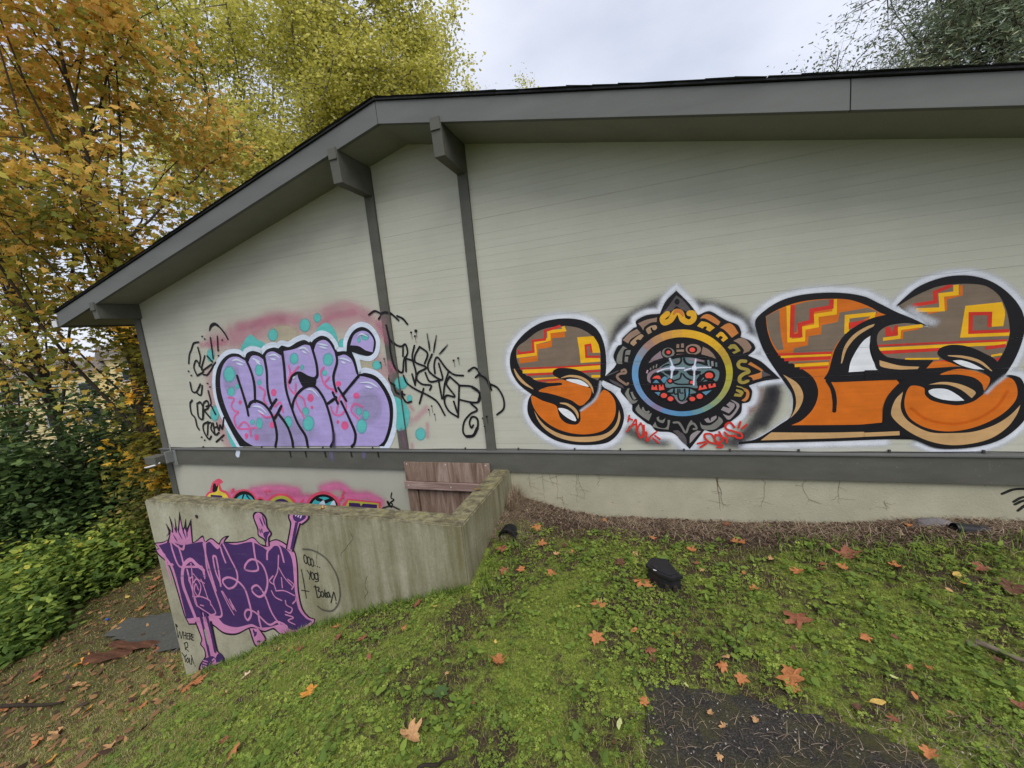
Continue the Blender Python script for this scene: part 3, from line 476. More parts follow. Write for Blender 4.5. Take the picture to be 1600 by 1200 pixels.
  ('K','black',28,[(-6290,811),(-6206,1045),(-6106,1084),(-6122,979),(-6208,938),(-6116,825)]),
  ('K','black',28,[(-6048,1233),(-6045,1040),(-6160,1001)]),
  ('K','black',28,[(-6042,998),(-5997,880)]),
  ('K','black',29,[(-6182,770),(-6301,724),(-6318,616),(-6245,501),(-6180,549)]),
  ('K','black',28,[(-6256,567),(-6189,744),(-6115,743),(-6155,658),(-6099,570)]),
  ('K','black',28,[(-6084,747),(-6090,570),(-6002,602)]),
  ('K','black',28,[(-6089,678),(-6021,688)]),
  ('K','black',28,[(-6011,746),(-5998,634),(-5945,719),(-5920,655),(-5838,823)]),
  ('K','black',28,[(-6102,458),(-5910,563)]),
  ('F','black',0,[(-5680,1726),(-5685,1719),(-5695,1716),(-5705,1716),(-5712,1721),(-5713,1728),(-5708,1735),(-5699,1739),(-5689,1738),(-5681,1733)]),
  ('F','black',0,[(-5950,483),(-5955,476),(-5965,471),(-5976,471),(-5984,476),(-5985,483),(-5979,491),(-5969,496),(-5958,496),(-5951,491)]),
  ('F','black',0,[(-5926,2019),(-5931,2013),(-5941,2009),(-5951,2010),(-5958,2015),(-5960,2022),(-5954,2029),(-5945,2032),(-5934,2031),(-5927,2026)]),
  ('F','black',0,[(-5886,1980),(-5891,1973),(-5901,1970),(-5911,1971),(-5918,1975),(-5919,1983),(-5914,1989),(-5904,1993),(-5894,1992),(-5887,1987)]),
  ('F','black',0,[(-5546,1938),(-5551,1931),(-5560,1928),(-5570,1929),(-5577,1933),(-5578,1940),(-5574,1947),(-5564,1950),(-5554,1950),(-5547,1945)]),
  ('F','black',0,[(-6013,1342),(-6019,1335),(-6029,1331),(-6039,1332),(-6047,1337),(-6048,1344),(-6042,1351),(-6032,1355),(-6022,1355),(-6014,1350)]),
  ('F','black',0,[(-5976,1289),(-5982,1282),(-5991,1277),(-6002,1278),(-6010,1283),(-6011,1290),(-6005,1297),(-5995,1301),(-5985,1301),(-5977,1296)]),
  ('F','black',0,[(-6356,1542),(-6361,1535),(-6372,1531),(-6383,1532),(-6390,1537),(-6391,1544),(-6386,1551),(-6375,1555),(-6364,1555),(-6357,1550)]),
  ('F','black',0,[(-6315,1477),(-6321,1470),(-6331,1466),(-6342,1466),(-6350,1471),(-6351,1479),(-6345,1486),(-6335,1490),(-6324,1489),(-6316,1484)]),
  ('F','black',0,[(-6376,533),(-6381,525),(-6392,520),(-6403,520),(-6411,525),(-6412,533),(-6406,540),(-6396,545),(-6384,545),(-6377,540)]),
  ('F','black',0,[(-6323,484),(-6328,476),(-6339,471),(-6350,471),(-6358,476),(-6359,484),(-6353,492),(-6343,497),(-6332,497),(-6324,492)]),
 ],
 'black_tag_halo': [
  ('K','black',25,[(-2828,1887),(-2811,1720),(-2818,1567),(-2798,1412),(-2757,1332),(-2708,1322),(-2674,1450),(-2643,1494),(-2660,1327)]),
  ('K','black',24,[(-2806,1719),(-2743,1646),(-2675,1625),(-2620,1643),(-2604,1552),(-2639,1494)]),
  ('K','black',24,[(-2648,1482),(-2529,1440)]),
  ('K','black',24,[(-2675,1511),(-2657,1609)]),
  ('K','black',24,[(-2502,1619),(-2551,1487),(-2528,1304),(-2561,1156)]),
  ('K','black',25,[(-2583,1288),(-2561,1156)]),
  ('K','black',24,[(-2436,1602),(-2514,1500),(-2514,1424),(-2383,1356),(-2497,1302),(-2529,1227),(-2466,1163),(-2349,1142),(-2373,1089)]),
  ('K','black',24,[(-2436,1602),(-2343,1518),(-2397,1402)]),
  ('K','black',24,[(-2286,1502),(-2357,1384),(-2341,1293),(-2192,1202),(-2213,1393)]),
  ('K','black',24,[(-2403,1296),(-2374,1204),(-2334,1184),(-2197,1202)]),
  ('K','black',23,[(-2278,1282),(-2271,1394),(-2220,1464),(-2123,1325),(-2034,1253),(-1921,1235)]),
  ('K','black',24,[(-2241,1190),(-2227,981)]),
  ('K','black',24,[(-2099,1294),(-2168,1148),(-2210,981)]),
  ('K','black',24,[(-2094,1234),(-2146,1147),(-2057,1001),(-2164,1015),(-2199,938),(-2155,829),(-2046,754)]),
  ('K','black',23,[(-2094,1234),(-1988,1132)]),
  ('K','black',24,[(-2079,941),(-2050,809)]),
  ('K','black',24,[(-1986,1125),(-2046,754)]),
  ('K','black',23,[(-1989,1125),(-1828,1103),(-1740,1026),(-1767,931),(-1850,923),(-2006,961)]),
  ('K','black',24,[(-1867,912),(-1797,835),(-1882,792),(-1973,703),(-2005,581),(-1963,520),(-1880,535),(-1812,640),(-1809,731),(-1870,754),(-1910,687),(-1894,626),(-1866,656)]),
  ('K','black',24,[(-2703,1280),(-2672,1188),(-2561,1105),(-2400,1022),(-2292,941),(-2215,782)]),
  ('K','black',25,[(-2453,1108),(-2534,933)]),
  ('K','black',25,[(-3067,2035),(-2979,2068),(-2895,2029)]),
  ('K','black',24,[(-2937,1973),(-2858,2033),(-2770,2024),(-2668,1929)]),
  ('K','black',24,[(-2680,1981),(-2608,1941),(-2555,1873)]),
  ('K','black',25,[(-2895,1296),(-2909,1231),(-2824,1172)]),
  ('K','black',25,[(-2838,1184),(-2814,1085),(-2721,1046)]),
  ('K','black',25,[(-2750,1090),(-2752,1019),(-2709,951),(-2641,960)]),
  ('K','black',22,[(-1851,1284),(-1771,1318),(-1700,1239)]),
  ('K','black',22,[(-1772,1207),(-1719,1236),(-1632,1181),(-1597,1056)]),
  ('K','black',22,[(-1601,1121),(-1522,1074),(-1467,957),(-1476,841),(-1562,774)]),
  ('K','black',35,[(-1963,523),(-1880,535),(-1818,625)]),
  ('K','black',30,[(-1826,1100),(-1743,1023),(-1770,931)]),
  ('S','black_soft',34,[(-2308,1548),(-2314,1740)]),
  ('S','black_soft',34,[(-2261,1524),(-2199,1709)]),
  ('S','black_soft',34,[(-2190,1499),(-2074,1593)]),
  ('T','black',22,[(-2308,1548),(-2305,1663)]),
  ('T','black',22,[(-2261,1524),(-2215,1670)]),
  ('T','black',21,[(-2190,1499),(-2089,1578)]),
  ('F','black',0,[(-2436,1784),(-2441,1774),(-2453,1769),(-2465,1770),(-2474,1777),(-2476,1788),(-2471,1798),(-2460,1803),(-2448,1802),(-2438,1795)]),
  ('P','black',5,[(-2453,1786),(-2451,1709)]),
  ('F','black',0,[(-2508,1774),(-2511,1768),(-2519,1764),(-2527,1765),(-2533,1770),(-2535,1777),(-2531,1784),(-2524,1787),(-2515,1786),(-2509,1782)]),
  ('P','black',5,[(-2518,1775),(-2516,1698)]),
  ('F','black',0,[(-2463,1728),(-2467,1721),(-2474,1717),(-2483,1718),(-2489,1723),(-2490,1730),(-2487,1737),(-2479,1740),(-2471,1740),(-2465,1735)]),
  ('P','black',5,[(-2473,1728),(-2471,1651)]),
  ('F','black',0,[(-2006,1413),(-2009,1407),(-2016,1403),(-2024,1403),(-2030,1408),(-2031,1415),(-2028,1422),(-2021,1425),(-2013,1425),(-2007,1420)]),
  ('P','black',5,[(-2015,1414),(-2012,1337)]),
  ('F','black',0,[(-1947,1435),(-1950,1429),(-1957,1425),(-1965,1426),(-1970,1430),(-1972,1437),(-1969,1444),(-1962,1447),(-1954,1447),(-1948,1442)]),
  ('P','black',5,[(-1956,1436),(-1953,1360)]),
  ('F','black',0,[(-2928,1493),(-2931,1488),(-2937,1485),(-2944,1486),(-2949,1489),(-2950,1495),(-2947,1500),(-2941,1503),(-2934,1503),(-2929,1499)]),
  ('P','black',5,[(-2935,1494),(-2934,1413)]),
  ('F','black',0,[(-2990,1452),(-2993,1447),(-2999,1444),(-3006,1444),(-3011,1448),(-3012,1454),(-3009,1459),(-3003,1462),(-2996,1462),(-2991,1458)]),
  ('P','black',5,[(-2997,1453),(-2996,1371)]),
  ('F','black',0,[(-2408,855),(-2411,849),(-2416,846),(-2423,846),(-2427,850),(-2429,855),(-2426,861),(-2420,864),(-2414,864),(-2409,860)]),
  ('P','black',5,[(-2415,855),(-2412,774)]),
  ('F','black',0,[(-2364,897),(-2367,891),(-2372,888),(-2379,888),(-2383,892),(-2385,897),(-2382,903),(-2376,906),(-2370,906),(-2365,902)]),
  ('P','black',5,[(-2371,897),(-2369,816)]),
  ('F','black',0,[(-2339,795),(-2342,790),(-2347,787),(-2354,787),(-2358,790),(-2359,796),(-2357,801),(-2351,805),(-2345,804),(-2340,801)]),
  ('P','black',5,[(-2346,796),(-2343,715)]),
  ('F','black',0,[(-1731,737),(-1733,731),(-1738,728),(-1744,728),(-1749,732),(-1750,737),(-1747,742),(-1742,745),(-1736,745),(-1732,742)]),
  ('P','black',5,[(-1737,737),(-1733,659)]),
  ('F','black',0,[(-1665,762),(-1668,756),(-1674,752),(-1681,752),(-1686,756),(-1687,762),(-1684,769),(-1678,772),(-1672,772),(-1667,768)]),
  ('P','black',5,[(-1673,762),(-1669,685)]),
  ('F','black',0,[(-1706,649),(-1709,644),(-1714,641),(-1719,641),(-1724,644),(-1725,650),(-1723,655),(-1718,658),(-1712,658),(-1707,655)]),
  ('P','black',5,[(-1712,649),(-1709,571)]),
 ],
 'black_scrawl': [
  ('K','black_soft2',20,[(2673,32),(2741,72),(2833,80)]),
  ('K','black_soft2',20,[(2745,-31),(2787,5),(2857,26)]),
  ('K','black_soft2',20,[(2754,-53),(2798,-21),(2879,0)]),
  ('K','black_soft2',20,[(2775,-104),(2821,-50),(2880,-25)]),
 ],
 'low_mural': [
  ('S','hotpink',319,[(-5561,-313),(-5105,-251),(-4692,-276)]),
  ('S','hotpink',285,[(-4231,-216),(-3935,-164),(-3728,-294)]),
  ('S','hotpink',275,[(-3848,-320),(-3501,-283),(-3315,-352)]),
  ('S','hotpink',328,[(-6012,-378),(-5357,-392),(-4464,-390)]),
  ('S','hotpink',289,[(-5251,-408),(-3974,-366)]),
  ('F','rose',0,[(-6694,-667,1),(-6615,-452),(-6473,-341),(-6129,-315),(-6040,-424),(-6081,-631,1)]),
  ('F','lemon',0,[(-6645,-664,1),(-6567,-449),(-6450,-370),(-6156,-357),(-6096,-445),(-6142,-635,1)]),
  ('F','violet',0,[(-6555,-659,1),(-6468,-398,1),(-6213,-398,1),(-6281,-643,1)]),
  ('F','rose',0,[(-6445,-351),(-6389,-212),(-6295,-152),(-6197,-126),(-6137,-180),(-6207,-216),(-6187,-306),(-6124,-349)]),
  ('F','black',0,[(-6410,-338),(-6361,-222),(-6312,-209),(-6294,-254),(-6188,-148),(-6256,-229),(-6276,-298),(-6351,-347)]),
  ('F','lemon',0,[(-6403,-368),(-6317,-334),(-6250,-241),(-6252,-320),(-6130,-372),(-6115,-428),(-6286,-390)]),
  ('F','rose',0,[(-5509,-498),(-5507,-409),(-5547,-336),(-5622,-290),(-5722,-276),(-5833,-298),(-5938,-354),(-6021,-434),(-6068,-528),(-6112,-690,1),(-5549,-655,1)]),
  ('F','black',0,[(-5540,-500),(-5539,-422),(-5574,-358),(-5641,-317),(-5730,-305),(-5828,-325),(-5921,-373),(-5993,-444),(-6034,-526),(-6078,-688,1),(-5580,-657,1)]),
  ('F','cyan',0,[(-5566,-523),(-5565,-457),(-5595,-403),(-5653,-368),(-5729,-358),(-5813,-375),(-5893,-417),(-5955,-477),(-5989,-546),(-6033,-708,1),(-5606,-681,1)]),
  ('K','black',26,[(-5843,-516),(-5725,-343),(-5630,-471)]),
  ('K','black',21,[(-5693,-385),(-5601,-470)]),
  ('F','rose',0,[(-5334,-521),(-5330,-467),(-5346,-422),(-5379,-393),(-5425,-384),(-5476,-397),(-5525,-431),(-5565,-479),(-5589,-535),(-5629,-694,1),(-5372,-678,1)]),
  ('F','black',0,[(-5359,-523),(-5356,-481),(-5369,-446),(-5396,-424),(-5433,-417),(-5474,-427),(-5513,-453),(-5545,-491),(-5563,-534),(-5603,-692,1),(-5397,-679,1)]),
  ('F','rose',0,[(-4744,-510),(-4748,-429),(-4798,-363),(-4886,-322),(-4999,-311),(-5122,-332),(-5235,-384),(-5322,-459),(-5367,-545),(-5406,-702,1),(-4777,-661,1)]),
  ('F','oliveyel',0,[(-4799,-524),(-4801,-452),(-4842,-394),(-4914,-357),(-5008,-347),(-5109,-366),(-5204,-412),(-5276,-477),(-5314,-553),(-5352,-710,1),(-4833,-675,1)]),
  ('F','violet',0,[(-4862,-538),(-4863,-479),(-4893,-431),(-4947,-401),(-5018,-393),(-5096,-408),(-5168,-445),(-5223,-499),(-5253,-561),(-5290,-716,1),(-4896,-690,1)]),
  ('F','rose',0,[(-3972,-477),(-3976,-384),(-4025,-308),(-4112,-260),(-4225,-246),(-4346,-270),(-4459,-328),(-4545,-413),(-4591,-512),(-4623,-662,1),(-3999,-621,1)]),
  ('F','black',0,[(-4014,-489),(-4018,-409),(-4061,-343),(-4136,-301),(-4233,-289),(-4339,-310),(-4436,-361),(-4510,-435),(-4549,-520),(-4581,-669,1),(-4042,-634,1)]),
  ('F','cyan',0,[(-4057,-512),(-4059,-437),(-4094,-376),(-4158,-337),(-4241,-326),(-4331,-345),(-4415,-392),(-4479,-460),(-4513,-539),(-4545,-688,1),(-4085,-657,1)]),
  ('K','black',50,[(-4359,-364),(-4256,-400),(-4344,-529)]),
  ('K','black',49,[(-4219,-399),(-4089,-351)]),
  ('F','white2',0,[(-4339,-446),(-4252,-380),(-4226,-430),(-4245,-523),(-4344,-529)]),
  ('F','white2',0,[(-4144,-446),(-4069,-371),(-4047,-440),(-4076,-523),(-4149,-528)]),
  ('K','black',18,[(-4473,-432),(-4350,-323),(-4262,-309)]),
  ('F','rose',0,[(-4013,-509,1),(-3839,-335,1),(-3304,-351,1),(-3323,-527,1)]),
  ('F','oliveyel',0,[(-3934,-525,1),(-3821,-358,1),(-3340,-373,1),(-3363,-530,1)]),
  ('F','violet',0,[(-3855,-540,1),(-3815,-388,1),(-3643,-389,1),(-3628,-431,1),(-3587,-390,1),(-3366,-393,1),(-3389,-531,1)]),
  ('K','rose',32,[(-5979,-309),(-5941,-280)]),
  ('K','rose',32,[(-6005,-350),(-5935,-311)]),
  ('K','rose',30,[(-5294,-302),(-5275,-280)]),
  ('K','rose',30,[(-5229,-295),(-5214,-277)]),
  ('K','rose',28,[(-4647,-420),(-4601,-387)]),
  ('K','rose',26,[(-3915,-303),(-3867,-237)]),
  ('K','rose',26,[(-3962,-365),(-3893,-312)]),
  ('T','black',45,[(-3203,-327),(-3163,-411)]),
  ('K','black',18,[(-3111,-218),(-3132,-285),(-3094,-312),(-3154,-353),(-3125,-371),(-3154,-420)]),
  ('S','black_soft2',53,[(-3286,-438),(-3151,-401),(-3031,-442)]),
 ],
 'purple_letters': [
  ('F','blackp',0,[(-5509,-363,1),(-5330,-333),(-5173,-275),(-5112,-295),(-4821,-295),(-4748,-263),(-4635,-199),(-4618,-271,1),(-4508,-219),(-4406,-271,1),(-4364,-225),(-4292,-182),(-4225,-173),(-4309,-244,1),(-4152,-232),(-4005,-202),(-3876,-155),(-3796,-219),(-3716,-233,1),(-3668,-188),(-3552,-152),(-3426,-196),(-3338,-267),(-3336,-425),(-3381,-693),(-3374,-887),(-3313,-971),(-3234,-987,1),(-3268,-1054),(-3416,-1157),(-3634,-1248),(-3769,-1257),(-3853,-1213),(-4000,-1270),(-4184,-1255),(-4434,-1377),(-4642,-1401),(-4826,-1323),(-5221,-1384,1),(-5269,-1253),(-5332,-644),(-5487,-509),(-5514,-444,1),(-5441,-429,1)]),
  ('F','pinkp',0,[(-5478,-372,1),(-5335,-348),(-5179,-291),(-4826,-308),(-4647,-223),(-4622,-285),(-4513,-234),(-4406,-290),(-4361,-239),(-4283,-192),(-4325,-258),(-4156,-247),(-4009,-216),(-3884,-170),(-3800,-233),(-3720,-251),(-3671,-201),(-3556,-166),(-3440,-211),(-3355,-275),(-3356,-427),(-3403,-696),(-3397,-898),(-3330,-985),(-3252,-998,1),(-3283,-1046),(-3421,-1141),(-3630,-1229),(-3764,-1237),(-3843,-1190),(-3995,-1250),(-4179,-1235),(-4427,-1352),(-4635,-1376),(-4819,-1299),(-5208,-1361,1),(-5246,-1250),(-5307,-638),(-5463,-496),(-5487,-450,1),(-5426,-436,1)]),
  ('F','violetp',0,[(-5427,-388,1),(-5190,-327),(-5008,-346),(-4668,-277),(-4633,-305),(-4548,-269),(-4446,-344),(-4345,-260),(-4161,-266),(-3917,-214),(-3772,-254),(-3693,-291),(-3566,-209),(-3435,-266),(-3399,-380),(-3439,-700),(-3438,-901),(-3364,-997),(-3282,-1020,1),(-3457,-1133),(-3594,-1169),(-3716,-1128),(-3912,-1194),(-4057,-1218),(-4169,-1199),(-4407,-1277),(-4605,-1270),(-4711,-1191),(-5237,-1303,1),(-5253,-676),(-5353,-505)]),
  ('K','pinkp',28,[(-5359,-506),(-5350,-606),(-5255,-612)]),
  ('K','pinkp',27,[(-5199,-312),(-5197,-450),(-5147,-618),(-4983,-610),(-4762,-585)]),
  ('K','pinkp',27,[(-5078,-364),(-5066,-496),(-5063,-625)]),
  ('K','pinkp',27,[(-5022,-650),(-5018,-809),(-4993,-1098)]),
  ('K','pinkp',26,[(-4621,-281),(-4681,-573),(-4646,-801),(-4606,-1155),(-4810,-1194)]),
  ('K','pinkp',26,[(-4653,-303),(-4649,-531),(-4616,-856)]),
  ('K','pinkp',25,[(-4522,-789),(-4504,-639),(-4497,-439),(-4543,-444),(-4553,-616),(-4515,-765)]),
  ('K','pinkp',25,[(-4394,-317),(-4386,-390),(-4365,-491)]),
  ('K','pinkp',25,[(-4341,-275),(-4278,-435),(-4221,-597),(-4270,-734),(-4403,-805),(-4474,-726),(-4377,-668),(-4251,-690),(-4155,-776),(-4128,-962),(-4138,-1078),(-4211,-1157),(-4238,-1093),(-4177,-1026),(-4060,-1047),(-3903,-1159),(-3766,-1104),(-3648,-1135),(-3656,-1174)]),
  ('K','pinkp',24,[(-3889,-208),(-3903,-379),(-3902,-527),(-4083,-544),(-4051,-467),(-3945,-410),(-3823,-460),(-3790,-619),(-3855,-774),(-3958,-843),(-4040,-802),(-4037,-746),(-3948,-712),(-3872,-817),(-3822,-1010),(-3717,-1169)]),
  ('K','pinkp',22,[(-3739,-389),(-3714,-307),(-3635,-229),(-3543,-221),(-3520,-305),(-3514,-395)]),
  ('K','pinkp',25,[(-4019,-1021),(-4032,-1119),(-4027,-1214)]),
  ('K','pinkp',49,[(-5063,-1288),(-5124,-1025),(-5152,-826),(-5071,-616),(-4923,-515),(-4835,-570),(-4747,-623)]),
  ('T','pinkp',38,[(-4752,-581),(-4750,-658),(-4755,-737)]),
  ('T','pinkp',36,[(-5352,-485),(-5364,-648),(-5344,-891)]),
  ('K','pinkp',16,[(-4527,-854),(-4469,-1002),(-4408,-1124)]),
  ('K','pinkp',16,[(-4509,-852),(-4398,-1060),(-4426,-937)]),
  ('K','pinkp',16,[(-4426,-937),(-4362,-1070)]),
  ('K','pinkp',15,[(-3568,-327),(-3624,-510),(-3705,-630),(-3699,-735)]),
  ('K','pinkp',14,[(-3602,-454),(-3544,-571),(-3463,-654)]),
  ('K','pinkp',14,[(-3700,-738),(-3579,-722),(-3455,-759)]),
  ('K','pinkp',15,[(-3764,-747),(-3730,-812),(-3645,-840)]),
  ('K','pinkp',14,[(-3588,-577),(-3601,-689)]),
  ('K','pinkp',15,[(-3699,-569),(-3763,-634),(-3714,-668)]),
  ('K','pinkp',14,[(-3504,-584),(-3437,-633),(-3475,-691)]),
  ('K','pinkp',14,[(-3436,-771),(-3454,-813),(-3502,-856)]),
  ('K','pinkp',15,[(-3593,-833),(-3590,-883),(-3521,-913),(-3560,-970),(-3623,-961)]),
  ('K','pinkp',15,[(-3632,-999),(-3527,-1016),(-3610,-1066),(-3524,-1096)]),
  ('K','pinkp',17,[(-4929,-561),(-4959,-722),(-5027,-770),(-5018,-829)]),
  ('K','pinkp',17,[(-4928,-689),(-4868,-751),(-4775,-788)]),
  ('K','pinkp',17,[(-4957,-801),(-4894,-750),(-4847,-831),(-4925,-961),(-4974,-904),(-4926,-813),(-4902,-884)]),
  ('K','pinkp',17,[(-4948,-721),(-5025,-991)]),
  ('K','pinkp',17,[(-4819,-745),(-4801,-805),(-4774,-980)]),
  ('K','pinkp',17,[(-5005,-988),(-4880,-967),(-4753,-997),(-4748,-1052)]),
  ('K','pinkp',18,[(-5012,-1010),(-4995,-1088),(-4780,-1182)]),
  ('K','pinkp',17,[(-4735,-1050),(-4698,-1145),(-4799,-1185)]),
  ('K','pinkp',17,[(-4926,-1078),(-4874,-1081)]),
  ('S','streak',36,[(-4672,-610),(-4310,-554),(-3977,-536)]),
  ('S','streak',28,[(-5246,-756),(-4693,-682)]),
  ('S','streak',25,[(-4262,-378),(-3954,-355)]),
  ('S','streak',30,[(-4378,-805),(-3897,-761)]),
 ],
 'purple_limbs': [
  ('F','blackp',0,[(-5262,-337,1),(-5187,-233),(-5244,-257),(-5191,-204),(-5202,-93,1),(-5128,-185),(-5114,9,1),(-5066,-149),(-5026,-9,1),(-5023,-158),(-4922,70,1),(-4926,-135),(-4842,-8,1),(-4861,-126),(-4758,-10,1),(-4816,-302,1)]),
  ('F','pinkp',0,[(-5225,-334,1),(-5165,-231),(-5143,-180,1),(-5111,-207),(-5085,-85,1),(-5059,-203),(-5023,-142,1),(-5015,-199),(-4941,-31,1),(-4942,-203),(-4900,-137),(-4876,-192),(-4797,-88,1),(-4832,-303,1)]),
  ('T','violetp',22,[(-5117,-227),(-5072,-311)]),
  ('T','violetp',21,[(-5024,-162),(-4980,-274)]),
  ('T','violetp',21,[(-4937,-136),(-4915,-259)]),
  ('T','violetp',21,[(-4865,-140),(-4893,-247)]),
  ('K','pinkp',29,[(-5185,-311),(-5019,-398),(-4966,-340)]),
  ('F','blackp',0,[(-3722,-247,1),(-3726,-176),(-3795,-134),(-3790,-64),(-3818,70),(-3783,124),(-3706,142),(-3635,82),(-3634,-21),(-3597,-91),(-3641,-146),(-3662,-235,1)]),
  ('F','pinkp',0,[(-3707,-239,1),(-3706,-165),(-3779,-122),(-3770,-52),(-3797,68),(-3764,111),(-3711,121),(-3654,63),(-3656,-31),(-3619,-92),(-3662,-144),(-3679,-233,1)]),
  ('T','violetp',22,[(-3725,67),(-3698,-26)]),
  ('T','violetp',22,[(-3681,96),(-3665,-15)]),
  ('F','violetp',0,[(-3716,-100),(-3623,-72),(-3664,-127),(-3693,-203,1)]),
  ('T','violetp',18,[(-3754,-51),(-3752,-103)]),
  ('T','violetp',18,[(-3726,-45),(-3729,-101)]),
  ('F','blackp',0,[(-3451,-243,1),(-3333,31),(-3343,101),(-3299,170),(-3159,224),(-3073,167),(-3077,102),(-3178,29),(-3201,31),(-3359,-269,1)]),
  ('F','pinkp',0,[(-3430,-241,1),(-3311,36),(-3323,102),(-3281,163),(-3163,207),(-3094,162),(-3096,105),(-3182,45),(-3210,47),(-3376,-260,1)]),
  ('F','violetp',0,[(-3393,-245,1),(-3261,53,1),(-3220,56,1),(-3358,-245,1)]),
  ('F','violetp',0,[(-3271,125),(-3173,161),(-3112,116),(-3216,56),(-3272,75)]),
  ('K','pale',13,[(-3269,135),(-3220,174),(-3166,194)]),
  ('K','pale',13,[(-3242,120),(-3196,163),(-3144,182)]),
  ('K','pale',13,[(-3213,112),(-3175,153),(-3121,171)]),
  ('K','pale',13,[(-3186,103),(-3153,143),(-3107,157)]),
  ('F','blackp',0,[(-5092,-1319,1),(-5046,-1530),(-5087,-1611),(-5044,-1661),(-5049,-1759),(-5177,-1896),(-5216,-1991),(-4719,-1774),(-4740,-1682),(-4797,-1643),(-4793,-1260,1)]),
  ('F','pinkp',0,[(-5063,-1314,1),(-5024,-1526),(-5064,-1607),(-5023,-1652),(-5028,-1764),(-5149,-1895),(-5175,-1965),(-4747,-1763),(-4772,-1684),(-4825,-1648),(-4831,-1267,1)]),
  ('K','violetp',43,[(-4970,-1146),(-4957,-1411),(-4967,-1737)]),
  ('K','violetp',40,[(-4866,-1171),(-4846,-1392),(-4849,-1662)]),
  ('F','concrete',0,[(-4960,-1401,1),(-4922,-1364,1),(-4925,-1530),(-4931,-1614,1),(-4952,-1576)]),
  ('K','pinkp',20,[(-4910,-1177),(-4909,-1465),(-4917,-1695)]),
  ('F','violetp',0,[(-5140,-1893),(-5073,-1806),(-4918,-1733),(-4872,-1760),(-4980,-1856),(-5144,-1954)]),
  ('F','violetp',0,[(-4829,-1699),(-4763,-1670),(-4734,-1754),(-4885,-1805)]),
  ('K','pinkp',16,[(-5093,-1825),(-5025,-1827)]),
  ('K','pinkp',16,[(-5111,-1861),(-5050,-1866)]),
  ('K','pinkp',16,[(-5123,-1902),(-5068,-1900)]),
  ('K','pinkp',18,[(-4935,-1794),(-4895,-1765),(-4882,-1794),(-4929,-1820)]),
  ('F','blackp',0,[(-4217,-1253,1),(-4162,-1471),(-3993,-1377),(-3983,-1314),(-4055,-1230,1)]),
  ('F','pinkp',0,[(-4192,-1249,1),(-4147,-1448),(-4015,-1370),(-4004,-1325),(-4064,-1231,1)]),
  ('T','violetp',37,[(-4148,-1253),(-4126,-1327)]),
  ('T','violetp',32,[(-4099,-1274),(-4154,-1342)]),
  ('F','violetp',0,[(-4066,-1387),(-4073,-1396),(-4089,-1404),(-4108,-1407),(-4121,-1405),(-4125,-1397),(-4117,-1388),(-4101,-1380),(-4083,-1377),(-4069,-1379)]),
 ],
 'marker_writing': [
  ('K','marker',13,[(-5465,-1409),(-5464,-1500),(-5471,-1596),(-5416,-1503),(-5418,-1598),(-5363,-1494)]),
  ('K','marker',13,[(-5349,-1498),(-5372,-1595)]),
  ('K','marker',13,[(-5311,-1497),(-5334,-1594)]),
  ('K','marker',13,[(-5359,-1545),(-5320,-1538)]),
  ('K','marker',13,[(-5290,-1499),(-5313,-1588)]),
  ('K','marker',13,[(-5291,-1505),(-5258,-1501)]),
  ('K','marker',13,[(-5302,-1543),(-5272,-1537)]),
  ('K','marker',13,[(-5312,-1586),(-5274,-1579)]),
  ('K','marker',13,[(-5244,-1496),(-5265,-1587)]),
  ('K','marker',13,[(-5244,-1496),(-5215,-1503),(-5231,-1534),(-5254,-1541),(-5230,-1581)]),
  ('K','marker',13,[(-5201,-1500),(-5226,-1586)]),
  ('K','marker',13,[(-5203,-1506),(-5175,-1505)]),
  ('K','marker',13,[(-5212,-1542),(-5187,-1537)]),
  ('K','marker',13,[(-5225,-1584),(-5192,-1580)]),
  ('K','marker',13,[(-5376,-1657),(-5387,-1742)]),
  ('K','marker',13,[(-5389,-1659),(-5327,-1634),(-5334,-1695),(-5378,-1721),(-5334,-1755)]),
  ('K','marker',13,[(-5469,-1799),(-5437,-1854),(-5442,-1919)]),
  ('K','marker',13,[(-5391,-1812),(-5438,-1856)]),
  ('K','marker',13,[(-5352,-1849),(-5367,-1922),(-5336,-1927),(-5315,-1851)]),
  ('K','marker',13,[(-5304,-1802),(-5291,-1920)]),
  ('K','marker',13,[(-5383,-1851),(-5415,-1890),(-5405,-1921),(-5373,-1882),(-5383,-1851)]),
  ('T','marker',32,[(-5462,-1408),(-5435,-1449)]),
  ('F','marker',0,[(-5269,-1939),(-5272,-1944),(-5279,-1949),(-5286,-1950),(-5290,-1948),(-5291,-1943),(-5287,-1938),(-5281,-1934),(-5274,-1932),(-5269,-1934)]),
  ('K','marker',12,[(-3200,-332),(-3207,-365),(-3222,-381),(-3237,-368),(-3241,-336),(-3234,-302),(-3219,-287),(-3205,-299),(-3200,-332)]),
  ('K','marker',12,[(-3158,-348),(-3166,-380),(-3181,-394),(-3195,-383),(-3199,-352),(-3192,-320),(-3177,-305),(-3163,-317),(-3158,-348)]),
  ('K','marker',11,[(-3123,-359),(-3129,-389),(-3143,-402),(-3155,-391),(-3160,-363),(-3153,-334),(-3140,-320),(-3127,-331),(-3123,-359)]),
  ('K','marker',12,[(-3147,-507),(-3154,-535),(-3169,-548),(-3183,-538),(-3188,-511),(-3181,-483),(-3166,-470),(-3152,-480),(-3147,-507)]),
  ('K','marker',12,[(-3101,-503),(-3108,-528),(-3123,-540),(-3137,-531),(-3142,-508),(-3135,-483),(-3121,-471),(-3107,-479),(-3101,-503)]),
  ('K','marker',10,[(-3226,-454),(-3197,-506)]),
  ('K','marker',10,[(-3182,-457),(-3217,-551)]),
  ('K','marker',10,[(-3096,-462),(-3105,-551),(-3149,-565)]),
